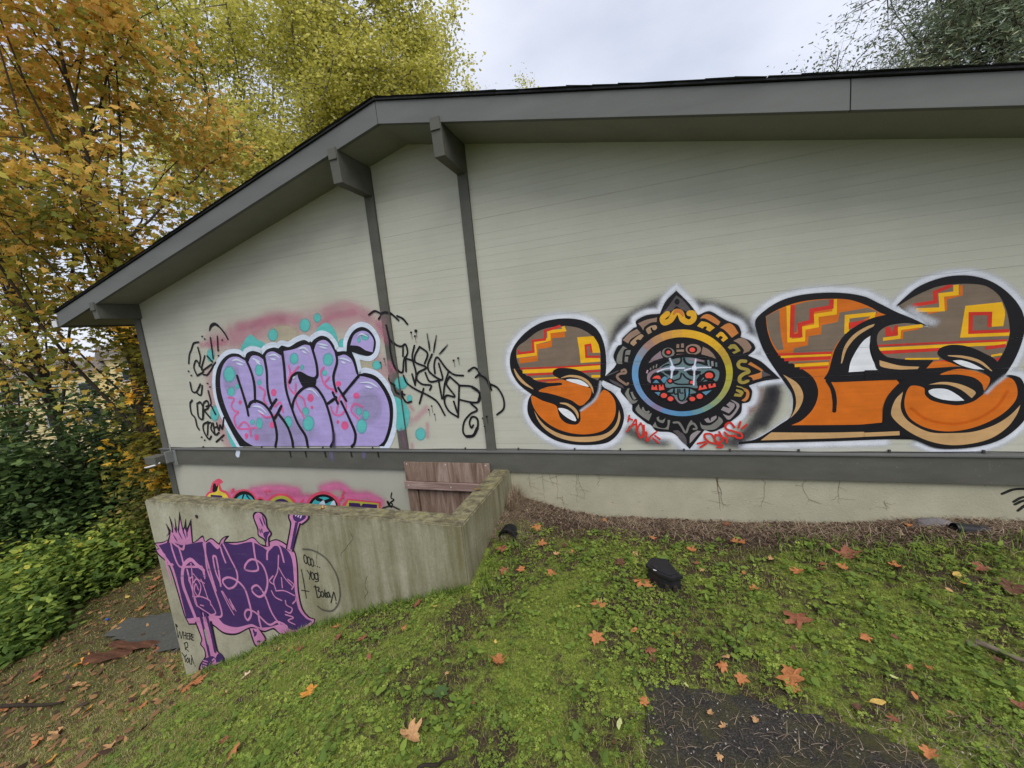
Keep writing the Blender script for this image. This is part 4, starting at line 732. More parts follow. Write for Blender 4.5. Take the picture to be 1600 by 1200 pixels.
  ('K','marker',10,[(-3298,-453),(-3297,-568),(-3302,-766)]),
  ('K','marker',10,[(-3348,-684),(-3250,-684)]),
  ('F','marker',0,[(-3104,-391),(-3106,-395),(-3110,-397),(-3114,-398),(-3117,-396),(-3118,-392),(-3116,-389),(-3112,-386),(-3108,-386),(-3104,-387)]),
  ('F','marker',0,[(-3077,-396),(-3079,-400),(-3083,-403),(-3088,-403),(-3091,-401),(-3091,-398),(-3089,-394),(-3085,-392),(-3081,-391),(-3078,-393)]),
  ('F','marker',0,[(-3054,-402),(-3056,-406),(-3060,-409),(-3064,-409),(-3067,-407),(-3068,-404),(-3066,-400),(-3062,-398),(-3058,-397),(-3055,-399)]),
  ('K','marker',12,[(-3158,-608),(-3155,-736)]),
  ('K','marker',12,[(-3176,-624),(-3112,-626),(-3130,-663),(-3101,-676),(-3123,-728),(-3157,-736)]),
  ('K','marker',12,[(-3046,-640),(-3050,-718)]),
  ('K','marker',11,[(-3000,-656),(-2986,-712)]),
  ('K','marker',12,[(-2938,-648),(-2994,-772)]),
  ('K','marker',11,[(-2932,-657),(-2925,-738)]),
  ('K','marker',12,[(-3065,-689),(-3071,-710),(-3085,-721),(-3098,-714),(-3102,-694),(-3096,-672),(-3083,-662),(-3070,-669),(-3065,-689)]),
  ('K','marker',12,[(-3021,-693),(-3026,-710),(-3038,-718),(-3049,-713),(-3053,-697),(-3048,-681),(-3036,-673),(-3025,-678),(-3021,-693)]),
  ('K','marker',12,[(-2996,-686),(-3001,-705),(-3013,-714),(-3024,-708),(-3028,-691),(-3023,-672),(-3011,-663),(-3000,-669),(-2996,-686)]),
  ('F','marker',0,[(-2922,-765),(-2924,-769),(-2929,-773),(-2934,-773),(-2937,-771),(-2938,-767),(-2936,-763),(-2931,-760),(-2926,-759),(-2923,-761)]),
  ('S','greyarc',37,[(-3227,-226),(-3099,-230),(-2957,-300),(-2870,-440),(-2853,-606),(-2892,-747),(-2991,-856),(-3112,-866),(-3170,-836)]),
 ],
}
LEAVES = [
  (0.833,-1.411,0.184,'rust',1243,972),
  (0.662,-1.885,0.147,'orange',1236,1060),
  (0.646,-1.97,0.084,'orange',1240,1080),
  (1.44,-0.586,0.208,'rustd',1325,870),
  (0.674,-1.156,0.081,'orange',1180,930),
  (-0.066,-1.134,0.167,'orange',1006,914),
  (-0.375,-1.473,0.163,'orange',935,954),
  (-0.355,-1.785,0.113,'orange',932,1003),
  (-0.907,-2.075,0.124,'orange',780,1040),
  (-0.796,-1.102,0.117,'orange',862,900),
  (-1.201,-1.147,0.099,'rust',788,898),
  (-1.063,-1.088,0.088,'orange',815,893),
  (-1.173,-2.61,0.134,'tan',645,1158),
  (-2.211,-2.299,0.129,'yelloworange',484,1087),
  (-1.896,-1.453,0.119,'rust',652,949),
  (0.045,-1.127,0.097,'brown',1030,915),
  (-1.074,-0.514,0.14,'orange',838,830),
  (-0.964,-0.714,0.108,'orange',848,853),
  (-0.663,-0.793,0.08,'orange',896,868),
  (-0.764,-0.65,0.072,'brown',883,853),
  (-0.131,-0.751,0.066,'tan',993,870),
  (0.018,-0.476,0.082,'orange',1020,846),
  (0.323,-0.63,0.099,'orange',1080,864),
  (0.34,-0.823,0.072,'rust',1088,884),
  (0.686,-0.124,0.085,'rust',1135,824),
  (0.688,-0.462,0.089,'orange',1148,852),
  (0.745,-0.469,0.088,'orange',1160,853),
  (0.654,-0.926,0.068,'orange',1162,900),
  (0.369,-0.918,0.05,'tan',1097,895),
  (-0.257,-0.9,0.129,'brown',968,884),
  (-1.301,-0.902,0.118,'rust',785,865),
  (-0.59,-1.277,0.079,'orange',895,925),
  (1.008,-0.886,0.104,'orange',1245,900),
  (1.315,-0.798,0.084,'orange',1315,893),
  (1.181,-0.82,0.066,'brown',1283,894),
  (1.66,-0.752,0.11,'orange',1402,891),
  (2.118,-0.748,0.13,'rustd',1535,893),
  (2.119,-0.965,0.16,'brown',1580,925),
  (1.786,-1.011,0.058,'tan',1480,928),
  (1.892,-0.964,0.066,'yelloworange',1505,922),
  (1.917,-0.866,0.111,'yellow',1495,908),
  (1.132,-1.53,0.08,'orange',1352,1002),
  (1.282,-1.508,0.058,'rustd',1400,1003),
  (1.304,-1.735,0.045,'orange',1452,1053),
  (1.222,-1.746,0.04,'orange',1422,1052),
  (0.334,-1.905,0.077,'orange',1128,1050),
  (0.379,-1.816,0.072,'tan',1137,1033),
  (0.412,-1.975,0.08,'orange',1158,1070),
  (0.124,-1.663,0.056,'orange',1057,995),
  (-0.031,-1.835,0.076,'rust',1017,1022),
  (-0.069,-2.195,0.072,'orange',1007,1102),
  (-0.131,-1.685,0.065,'orange',990,992),
  (-0.022,-1.913,0.059,'brown',1020,1038),
  (0.972,-1.982,0.091,'yellow',1368,1101),
  (0.886,-2.022,0.048,'brown',1340,1107),
  (1,-2.059,0.058,'rust',1395,1125),
  (1.145,-1.934,0.048,'orange',1430,1097),
  (1.112,-1.828,0.045,'palegreen',1395,1067),
  (1.508,-1.921,0.074,'rustd',1590,1115),
  (1.033,-2.227,0.068,'orange',1450,1185),
  (0.418,-2.215,0.04,'tan',1180,1136),
  (0.139,-2.062,0.04,'palegreen',1072,1078),
  (-0.185,-2.336,0.068,'palegreen',968,1135),
  (-0.202,-2.446,0.041,'brown',960,1168),
  (0.237,-2.415,0.04,'tan',1125,1190),
  (-0.81,-0.817,0.069,'tan',870,868),
  (-1.645,-1.573,0.061,'yellow',680,955),
  (-1.802,-1.766,0.068,'orange',633,986),
  (-1.932,-2.026,0.082,'rustd',577,1030),
  (-2.202,-1.776,0.102,'rust',568,1000),
  (-2.748,-1.523,0.093,'orange',525,985),
  (-2.545,-1.674,0.12,'rustd',532,997),
  (-3.007,-1.873,0.065,'yelloworange',442,1040),
  (-3.149,-1.673,0.105,'orange',455,1018),
  (-2.942,-1.744,0.078,'rust',470,1020),
  (-3.401,-1.598,0.073,'yellow',437,1018),
  (-3.438,-1.905,0.102,'palepink',385,1060),
  (-4.753,-1.58,0.21,'orange',310,1070),
  (-4.523,-1.767,0.17,'rust',300,1085),
  (-4.877,-1.64,0.167,'orange',290,1080),
  (-5.116,-1.639,0.114,'orange',270,1085),
  (-5.515,-1.721,0.13,'orange',225,1103),
  (-3.663,-2.018,0.067,'orange',340,1085),
  (-3.408,-2.108,0.074,'tan',352,1090),
  (-5.352,-1.95,0.068,'yellow',198,1130),
  (-6.898,-1.649,0.213,'yelloworange',140,1112),
  (-6.989,-2.071,0.167,'orange',60,1165),
  (-6.814,-1.969,0.214,'tan',90,1150),
  (-2.644,-2.593,0.098,'rust',350,1160),
  (-2.402,-2.69,0.114,'orange',365,1180),
  (-4.898,-2.235,0.146,'tan',180,1165),
  (-4.964,-2.348,0.107,'orange',150,1185),
  (-5.983,-2.303,0.132,'yelloworange',80,1190),
  (-9.42,-1.251,0.245,'orange',55,1065),
  (-9.629,-1.141,0.231,'rust',60,1055),
  (-8.842,-0.932,0.26,'yelloworange',128,1040),
  (-8.768,-0.869,0.23,'orange',140,1035),
  (-10.202,-0.697,0.207,'brown',90,1020),
  (-9.512,-0.212,0.19,'orange',178,988),
  (-9.717,-0.001,0.172,'yelloworange',190,975),
  (-11.154,0.794,0.201,'yellow',200,935),
  (-9.871,0.407,0.235,'orange',222,952),
  (-8.741,-0.068,0.233,'rust',232,978),
  (-12.462,1.56,0.195,'yelloworange',210,905),
  (-10.81,1.103,0.26,'orange',240,920),
  (-10.49,0.91,0.198,'rust',238,928),
  (-11.392,1.491,0.249,'orange',246,905),
  (-9.255,-0.006,0.145,'tan',212,975),
  (-7.743,-0.555,0.145,'yellow',235,1010),
  (-8.045,-0.577,0.147,'palegreen',215,1012),
  (-7.361,-0.624,0.221,'rust',250,1015),
  (-8.76,-1.579,0.187,'tan',40,1098),
  (-8.943,-1.706,0.185,'orange',10,1110),
  (-8.036,-1.317,0.187,'tan',120,1075),
  (-4.399,-1.649,0.08,'tan',330,1065),
  (-3.647,-2.35,0.061,'orange',275,1140),
  (-2.401,-2.365,0.043,'brown',440,1105),
  (-1.499,-2.598,0.041,'brown',565,1140),
  (-0.945,-2.373,0.04,'rust',740,1105),
  (-1.182,-2.219,0.04,'tan',700,1060),
  (0.735,-1.689,0.043,'brown',1240,1020),
  (1.638,-1.621,0.058,'brown',1560,1040),
  (0.888,-0.727,0.05,'tan',1205,880),
  (-0.44,-0.15,0.066,'orange',945,815),
  (1.218,-0.74,0.058,'rust',1285,885),
  (2.026,-0.159,0.064,'orange',1420,827),
  (-0.986,-1.924,0.042,'yellow',775,1010),
  (-0.507,-1.498,0.046,'yellow',905,955),
  (1.228,-2.01,0.04,'tan',1485,1125),
  (0.23,-2.219,0.04,'tan',1110,1125),
  (0.273,-2.281,0.04,'tan',1130,1147),
]
# ---------------------------------------------------------------- helpers
rng = np.random.default_rng(7)
random.seed(7)
def srgb(c):
    return tuple((v/255/12.92 if v/255 <= 0.04045 else ((v/255+0.055)/1.055)**2.4) for v in c)
def tag(o, label=None, cat=None, group=None, kind=None):
    if label: o['label'] = label
    if cat: o['category'] = cat
    if group: o['group'] = group
    if kind: o['kind'] = kind
    return o
def link(o, parent=None):
    COL.objects.link(o)
    if parent: o.parent = parent
    return o
def empty(name, loc=(0, 0, 0), parent=None):
    o = bpy.data.objects.new(name, None); o.location = loc; o.empty_display_size = 0.2
    return link(o, parent)
def mobj(name, verts, faces, mat=None, parent=None, smooth=False):
    me = bpy.data.meshes.new(name)
    me.from_pydata([tuple(v) for v in verts], [], [tuple(f) for f in faces]); me.update()
    if mat: me.materials.append(mat)
    if smooth: me.polygons.foreach_set('use_smooth', [True]*len(me.polygons))
    return link(bpy.data.objects.new(name, me), parent)
def fast_mesh(name, V, Fq, mat, parent=None, attr=None, smooth=False, n=3):
    """V (N,3), Fq (M,n) index array; attr = per-vertex float named lc."""
    me = bpy.data.meshes.new(name)
    me.vertices.add(len(V)); me.vertices.foreach_set('co', np.ascontiguousarray(V, np.float32).ravel())
    m = len(Fq); me.loops.add(m*n); me.polygons.add(m)
    me.loops.foreach_set('vertex_index', np.ascontiguousarray(Fq, np.int32).ravel())
    me.polygons.foreach_set('loop_start', np.arange(0, m*n, n, dtype=np.int32))
    me.polygons.foreach_set('loop_total', np.full(m, n, np.int32))
    if smooth: me.polygons.foreach_set('use_smooth', np.ones(m, bool))
    me.update(calc_edges=True); me.validate()
    if attr is not None:
        a = me.attributes.new('lc', 'FLOAT', 'POINT'); a.data.foreach_set('value', np.ascontiguousarray(attr, np.float32))
    me.materials.append(mat)
    return link(bpy.data.objects.new(name, me), parent)
def from_bm(name, bm, mat, parent=None, smooth=False):
    me = bpy.data.meshes.new(name); bm.to_mesh(me); bm.free()
    me.materials.append(mat)
    if smooth: me.polygons.foreach_set('use_smooth', [True]*len(me.polygons))
    return link(bpy.data.objects.new(name, me), parent)
def bm_box(bm, x0, x1, y0, y1, z0, z1):
    vs = [bm.verts.new((x, y, z)) for z in (z0, z1) for y in (y0, y1) for x in (x0, x1)]
    for f in ((0,2,3,1),(4,5,7,6),(0,1,5,4),(2,6,7,3),(0,4,6,2),(1,3,7,5)): bm.faces.new([vs[i] for i in f])
    return vs
def box(name, x0, x1, y0, y1, z0, z1, mat, parent=None, bev=0.0):
    bm = bmesh.new(); bm_box(bm, x0, x1, y0, y1, z0, z1)
    if bev: bmesh.ops.bevel(bm, geom=bm.edges[:], offset=bev, segments=2, affect='EDGES', profile=0.6)
    return from_bm(name, bm, mat, parent)
def prism(name, poly, y0, y1, mat, parent=None, bev=0.0):
    """poly of (x, z) extruded from y0 (front) to y1."""
    bm = bmesh.new()
    a = [bm.verts.new((x, y0, z)) for x, z in poly]; b = [bm.verts.new((x, y1, z)) for x, z in poly]
    n = len(poly)
    bm.faces.new(a); bm.faces.new(b[::-1])
    for i in range(n): bm.faces.new([a[(i+1) % n], a[i], b[i], b[(i+1) % n]])
    bmesh.ops.recalc_face_normals(bm, faces=bm.faces[:])
    if bev: bmesh.ops.bevel(bm, geom=bm.edges[:], offset=bev, segments=1, affect='EDGES')
    return from_bm(name, bm, mat, parent)
def tube_arrays(paths, sides=6):
    V, Fq = [], []; off = 0
    for P, R in paths:
        P = np.asarray(P, float); R = np.asarray(R, float); n = len(P)
        T_ = np.gradient(P, axis=0); T_ /= np.linalg.norm(T_, axis=1)[:, None]+1e-9
        ref = np.where(np.abs(T_[:, 2:3]) > 0.9, np.array([[1., 0, 0]]), np.array([[0, 0, 1.]]))
        A = np.cross(T_, ref); A /= np.linalg.norm(A, axis=1)[:, None]+1e-9; B = np.cross(T_, A)
        an = np.arange(sides)*2*np.pi/sides
        ring = P[:, None, :] + R[:, None, None]*(A[:, None, :]*np.cos(an)[None, :, None] + B[:, None, :]*np.sin(an)[None, :, None])
        V.append(ring.reshape(-1, 3))
        i = np.arange(n-1)[:, None]*sides; j = np.arange(sides)[None, :]; k = (j+1) % sides
        Fq.append(np.stack([i+j, i+k, i+sides+k, i+sides+j], -1).reshape(-1, 4)+off)
        off += n*sides
    return np.concatenate(V), np.concatenate(Fq)
def tubes(name, paths, mat, parent=None, sides=6):
    V, Fq = tube_arrays(paths, sides)
    return fast_mesh(name, V, Fq, mat, parent, smooth=True, n=4)

# ---------------------------------------------------------------- materials
def newmat(name):
    m = bpy.data.materials.new(name); m.use_nodes = True; nt = m.node_tree
    b = nt.nodes['Principled BSDF']; b.inputs['Roughness'].default_value = 0.8
    b.inputs['Specular IOR Level'].default_value = 0.25
    return m, nt, b
def N(nt, t, **kw):
    n = nt.nodes.new(t)
    for k, v in kw.items():
        if k in n.inputs: n.inputs[k].default_value = v
        else: setattr(n, k, v)
    return n
def ramp(nt, stops):
    n = nt.nodes.new('ShaderNodeValToRGB'); cr = n.color_ramp
    while len(cr.elements) < len(stops): cr.elements.new(0.5)
    for e, (p, c) in zip(cr.elements, stops): e.position = p; e.color = (*c, 1)
    return n
def noise(nt, scale, detail=4, rough=0.55, stretch=(1, 1, 1), coord='Object'):
    tc = nt.nodes.new('ShaderNodeTexCoord'); mp = nt.nodes.new('ShaderNodeMapping'); mp.inputs['Scale'].default_value = stretch
    n = N(nt, 'ShaderNodeTexNoise', Scale=scale, Detail=detail, Roughness=rough)
    nt.links.new(tc.outputs[coord], mp.inputs[0]); nt.links.new(mp.outputs[0], n.inputs['Vector'])
    return n
def mixc(nt, fac, a, b, mode='MIX'):
    m = nt.nodes.new('ShaderNodeMix'); m.data_type = 'RGBA'; m.blend_type = mode
    for s, v in ((0, fac), (6, a), (7, b)):
        if hasattr(v, 'is_linked'): nt.links.new(v, m.inputs[s])
        elif s == 0: m.inputs[0].default_value = v
        else: m.inputs[s].default_value = (*v, 1)
    return m.outputs[2]
def bump(nt, b, h, strength=0.3, dist=0.01):
    n = N(nt, 'ShaderNodeBump', Strength=strength, Distance=dist)
    nt.links.new(h, n.inputs['Height']); nt.links.new(n.outputs[0], b.inputs['Normal'])
def simple(name, rgb, rough=0.7, var=0.12, scale=6, stretch=(1, 1, 1), bmp=0.15, spec=0.25, lin=False):
    m, nt, b = newmat(name); c = rgb if lin else srgb(rgb)
    n = noise(nt, scale, 6, 0.6, stretch)
    r = ramp(nt, [(0.25, tuple(v*(1-var) for v in c)), (0.75, tuple(min(1, v*(1+var)) for v in c))])
    nt.links.new(n.outputs[0], r.inputs[0]); nt.links.new(r.outputs[0], b.inputs['Base Color'])
    b.inputs['Roughness'].default_value = rough; b.inputs['Specular IOR Level'].default_value = spec
    if bmp: bump(nt, b, n.outputs[0], bmp, 0.01)
    return m
def siding_mat():
    m, nt, b = newmat('painted_siding'); c = srgb((181, 180, 166))
    n1 = noise(nt, 1.2, 4); n2 = noise(nt, 9, 6, 0.65, (0.12, 1, 2.5)); n3 = noise(nt, 60, 3, 0.6)
    oi = N(nt, 'ShaderNodeObjectInfo')
    r = ramp(nt, [(0.3, tuple(v*0.93 for v in c)), (0.7, tuple(v*1.05 for v in c))]); nt.links.new(n1.outputs[0], r.inputs[0])
    r2 = ramp(nt, [(0.3, (0.955,)*3), (0.65, (1.02,)*3)]); nt.links.new(n2.outputs[0], r2.inputs[0])
    r3 = ramp(nt, [(0.0, (0.98,)*3), (1.0, (1.015,)*3)]); nt.links.new(oi.outputs['Random'], r3.inputs[0])
    c1 = mixc(nt, 1.0, r.outputs[0], r2.outputs[0], 'MULTIPLY'); c1 = mixc(nt, 1.0, c1, r3.outputs[0], 'MULTIPLY')
    nt.links.new(c1, b.inputs['Base Color']); b.inputs['Roughness'].default_value = 0.62
    a = nt.nodes.new('ShaderNodeMath'); a.operation = 'ADD'; nt.links.new(n2.outputs[0], a.inputs[0]); nt.links.new(n3.outputs[0], a.inputs[1])
    bump(nt, b, a.outputs[0], 0.18, 0.004)
    return m
def concrete_mat():
    m, nt, b = newmat('weathered_concrete')
    base = noise(nt, 2.2, 7, 0.62); fine = noise(nt, 45, 5, 0.7); speck = noise(nt, 130, 2, 0.5)
    r = ramp(nt, [(0.25, srgb((132, 129, 106))), (0.5, srgb((162, 159, 137))), (0.75, srgb((180, 177, 157)))]); nt.links.new(base.outputs[0], r.inputs[0])
    rf = ramp(nt, [(0.3, (0.82,)*3), (0.7, (1.08,)*3)]); nt.links.new(fine.outputs[0], rf.inputs[0])
    c = mixc(nt, 1.0, r.outputs[0], rf.outputs[0], 'MULTIPLY')
    # run-off stains: vertical streaks, stronger towards the right-hand end of the wall
    st = noise(nt, 5.5, 6, 0.68, (1.0, 1.0, 0.10)); rs = ramp(nt, [(0.36, (0.12, 0.12, 0.12)), (0.64, (1, 1, 1))]); nt.links.new(st.outputs[0], rs.inputs[0])
    tc = N(nt, 'ShaderNodeTexCoord'); sx = N(nt, 'ShaderNodeSeparateXYZ'); nt.links.new(tc.outputs['Object'], sx.inputs[0])
    mr = N(nt, 'ShaderNodeMapRange'); mr.inputs[1].default_value = -4.0; mr.inputs[2].default_value = -2.7; mr.inputs[3].default_value = 0.12; mr.inputs[4].default_value = 1.0
    nt.links.new(sx.outputs[0], mr.inputs[0])
    mm = N(nt, 'ShaderNodeMath', operation='MULTIPLY'); nt.links.new(rs.outputs[0], mm.inputs[0]); nt.links.new(mr.outputs[0], mm.inputs[1])
    m2 = N(nt, 'ShaderNodeMath', operation='MULTIPLY'); nt.links.new(mm.outputs[0], m2.inputs[0]); m2.inputs[1].default_value = 0.85
    c = mixc(nt, m2.outputs[0], c, srgb((100, 94, 60)))
    # moss and grime lying on the level top
    g = N(nt, 'ShaderNodeNewGeometry'); sn = N(nt, 'ShaderNodeSeparateXYZ'); nt.links.new(g.outputs['Normal'], sn.inputs[0])
    up = ramp(nt, [(0.55, (0, 0, 0)), (0.8, (1, 1, 1))]); nt.links.new(sn.outputs[2], up.inputs[0])
    mo = noise(nt, 14, 7, 0.72, (0.5, 1, 1)); rm = ramp(nt, [(0.32, srgb((64, 60, 48))), (0.45, srgb((108, 102, 82))), (0.56, srgb((142, 136, 106))), (0.63, srgb((128, 124, 72))), (0.78, srgb((172, 166, 140)))])
    nt.links.new(mo.outputs[0], rm.inputs[0]); c = mixc(nt, up.outputs[0], c, rm.outputs[0])
    # dark lip just under the top edge
    lp = noise(nt, 16, 5, 0.7, (1, 1, 0.25)); ml = N(nt, 'ShaderNodeMapRange'); ml.inputs[1].default_value = 0.02; ml.inputs[2].default_value = 0.145; nt.links.new(sx.outputs[2], ml.inputs[0])
    pw = N(nt, 'ShaderNodeMath', operation='POWER'); nt.links.new(ml.outputs[0], pw.inputs[0]); pw.inputs[1].default_value = 2.5
    rl = ramp(nt, [(0.42, (0, 0, 0)), (0.6, (1, 1, 1))]); nt.links.new(lp.outputs[0], rl.inputs[0])
    mk = N(nt, 'ShaderNodeMath', operation='MULTIPLY'); nt.links.new(pw.outputs[0], mk.inputs[0]); nt.links.new(rl.outputs[0], mk.inputs[1])
    mk2 = N(nt, 'ShaderNodeMath', operation='MULTIPLY'); nt.links.new(mk.outputs[0], mk2.inputs[0]); mk2.inputs[1].default_value = 0.6
    c = mixc(nt, mk2.outputs[0], c, srgb((84, 76, 50)))
    sp = ramp(nt, [(0.26, (0.25,)*3), (0.31, (1,)*3)]); nt.links.new(speck.outputs[0], sp.inputs[0]); c = mixc(nt, 1.0, c, sp.outputs[0], 'MULTIPLY')
    nt.links.new(c, b.inputs['Base Color']); b.inputs['Roughness'].default_value = 0.9
    bump(nt, b, fine.outputs[0], 0.5, 0.006)
    return m
def foundation_mat():
    m, nt, b = newmat('painted_foundation'); c = srgb((168, 164, 142))
    base = noise(nt, 2.5, 6, 0.6); vein = noise(nt, 26, 8, 0.8); fine = noise(nt, 70, 4, 0.6)
    r = ramp(nt, [(0.25, tuple(v*0.82 for v in c)), (0.7, tuple(v*1.06 for v in c))]); nt.links.new(base.outputs[0], r.inputs[0])
    rv = ramp(nt, [(0.31, (0.36, 0.28, 0.22)), (0.385, (1, 1, 1))]); nt.links.new(vein.outputs[0], rv.inputs[0])
    cc = mixc(nt, 1.0, r.outputs[0], rv.outputs[0], 'MULTIPLY'); nt.links.new(cc, b.inputs['Base Color'])
    b.inputs['Roughness'].default_value = 0.85; bump(nt, b, fine.outputs[0], 0.5, 0.006)
    return m
def paint_mat():
    m, nt, b = newmat('spray_paint')
    at = N(nt, 'ShaderNodeAttribute', attribute_name='paint')
    n = noise(nt, 5, 6, 0.65); r = ramp(nt, [(0.3, (0.84,)*3), (0.7, (1.07,)*3)]); nt.links.new(n.outputs[0], r.inputs[0])
    n2 = noise(nt, 11, 6, 0.7, (0.15, 1, 2.2)); r2 = ramp(nt, [(0.3, (0.88,)*3), (0.65, (1.05,)*3)]); nt.links.new(n2.outputs[0], r2.inputs[0])
    c = mixc(nt, 1.0, at.outputs['Color'], r.outputs[0], 'MULTIPLY'); c = mixc(nt, 1.0, c, r2.outputs[0], 'MULTIPLY')
    worn = noise(nt, 75, 5, 0.75); rw = ramp(nt, [(0.67, (0, 0, 0)), (0.74, (1, 1, 1))]); nt.links.new(worn.outputs[0], rw.inputs[0])
    wf = N(nt, 'ShaderNodeMath', operation='MULTIPLY'); nt.links.new(rw.outputs[0], wf.inputs[0]); wf.inputs[1].default_value = 0.35
    c = mixc(nt, wf.outputs[0], c, srgb((150, 146, 132))); bump(nt, b, n2.outputs[0], 0.2, 0.004); nt.links.new(c, b.inputs['Base Color'])
    b.inputs['Roughness'].default_value = 0.55; b.inputs['Specular IOR Level'].default_value = 0.22
    f = noise(nt, 300, 2, 0.6)      # overspray grain where the coat is thin
    mr = N(nt, 'ShaderNodeMapRange'); mr.inputs[1].default_value = 0.3; mr.inputs[2].default_value = 0.7; mr.inputs[3].default_value = -0.28; mr.inputs[4].default_value = 0.28
    nt.links.new(f.outputs[0], mr.inputs[0])
    a = N(nt, 'ShaderNodeMath', operation='MULTIPLY_ADD')   # grain * 4a(1-a) + a
    om = N(nt, 'ShaderNodeMath', operation='SUBTRACT'); om.inputs[0].default_value = 1; nt.links.new(at.outputs['Alpha'], om.inputs[1])
    mu = N(nt, 'ShaderNodeMath', operation='MULTIPLY'); nt.links.new(at.outputs['Alpha'], mu.inputs[0]); nt.links.new(om.outputs[0], mu.inputs[1])
    m4 = N(nt, 'ShaderNodeMath', operation='MULTIPLY'); nt.links.new(mu.outputs[0], m4.inputs[0]); m4.inputs[1].default_value = 4
    nt.links.new(mr.outputs[0], a.inputs[0]); nt.links.new(m4.outputs[0], a.inputs[1]); nt.links.new(at.outputs['Alpha'], a.inputs[2])
    a.use_clamp = True
    tr = N(nt, 'ShaderNodeBsdfTransparent'); ms = N(nt, 'ShaderNodeMixShader')
    nt.links.new(a.outputs[0], ms.inputs[0]); nt.links.new(tr.outputs[0], ms.inputs[1]); nt.links.new(b.outputs[0], ms.inputs[2])
    nt.links.new(ms.outputs[0], nt.nodes['Material Output'].inputs[0])
    return m
def leaf_mat(name, stops, trans=0.35, rough=0.6):
    m, nt, b = newmat(name)
    at = N(nt, 'ShaderNodeAttribute', attribute_name='lc'); r = ramp(nt, stops); nt.links.new(at.outputs['Fac'], r.inputs[0])
    nt.links.new(r.outputs[0], b.inputs['Base Color']); b.inputs['Roughness'].default_value = rough
    t = N(nt, 'ShaderNodeBsdfTranslucent'); nt.links.new(r.outputs[0], t.inputs[0])
    ms = N(nt, 'ShaderNodeMixShader'); ms.inputs[0].default_value = trans
    nt.links.new(b.outputs[0], ms.inputs[1]); nt.links.new(t.outputs[0], ms.inputs[2]); nt.links.new(ms.outputs[0], nt.nodes['Material Output'].inputs[0])
    return m
def wood_mat(name, a, b_, c_, scale=7, stretch=(1, 1, 0.12)):
    m, nt, b = newmat(name)
    n = noise(nt, scale, 8, 0.7, stretch); n.inputs['Distortion'].default_value = 1.6
    r = ramp(nt, [(0.28, srgb(a)), (0.5, srgb(b_)), (0.72, srgb(c_))]); nt.links.new(n.outputs[0], r.inputs[0]); nt.links.new(r.outputs[0], b.inputs['Base Color'])
    b.inputs['Roughness'].default_value = 0.85; bump(nt, b, n.outputs[0], 0.5, 0.006)
    return m
def trim_mat():
    m, nt, b = newmat('grey_trim_paint'); c = srgb((87, 86, 79))
    n = noise(nt, 8, 6, 0.65, (0.3, 1, 1)); r = ramp(nt, [(0.25, tuple(v*0.82 for v in c)), (0.75, tuple(v*1.16 for v in c))]); nt.links.new(n.outputs[0], r.inputs[0])
    sp = noise(nt, 70, 3, 0.6); rs = ramp(nt, [(0.70, (0, 0, 0)), (0.76, (1, 1, 1))]); nt.links.new(sp.outputs[0], rs.inputs[0])   # chips and overspray specks
    mf = N(nt, 'ShaderNodeMath', operation='MULTIPLY'); nt.links.new(rs.outputs[0], mf.inputs[0]); mf.inputs[1].default_value = 0.6
    sc_ = noise(nt, 14, 4, 0.7, (1, 1, 0.12)); rc = ramp(nt, [(0.66, (0, 0, 0)), (0.74, (1, 1, 1))]); nt.links.new(sc_.outputs[0], rc.inputs[0])
    m2 = N(nt, 'ShaderNodeMath', operation='MULTIPLY'); nt.links.new(rc.outputs[0], m2.inputs[0]); m2.inputs[1].default_value = 0.25
    c1 = mixc(nt, mf.outputs[0], r.outputs[0], srgb((180, 178, 172))); c1 = mixc(nt, m2.outputs[0], c1, srgb((128, 127, 120)))
    nt.links.new(c1, b.inputs['Base Color']); b.inputs['Roughness'].default_value = 0.62; bump(nt, b, n.outputs[0], 0.15, 0.006)
    return m
def moss_asphalt():
    m, nt, b = newmat('mossy_old_asphalt')
    ag = noise(nt, 110, 4, 0.75); r = ramp(nt, [(0.3, srgb((28, 27, 26))), (0.5, srgb((56, 53, 50))), (0.64, srgb((80, 76, 70))), (0.78, srgb((136, 130, 122)))]); nt.links.new(ag.outputs[0], r.inputs[0])
    mo = noise(nt, 3.2, 8, 0.72); rm = ramp(nt, [(0.46, (0, 0, 0)), (0.62, (1, 1, 1))]); nt.links.new(mo.outputs[0], rm.inputs[0])
    mf = N(nt, 'ShaderNodeMath', operation='MULTIPLY'); nt.links.new(rm.outputs[0], mf.inputs[0]); mf.inputs[1].default_value = 0.75
    c = mixc(nt, mf.outputs[0], r.outputs[0], srgb((82, 80, 44))); nt.links.new(c, b.inputs['Base Color']); b.inputs['Roughness'].default_value = 0.95
    bump(nt, b, ag.outputs[0], 0.9, 0.012)
    return m
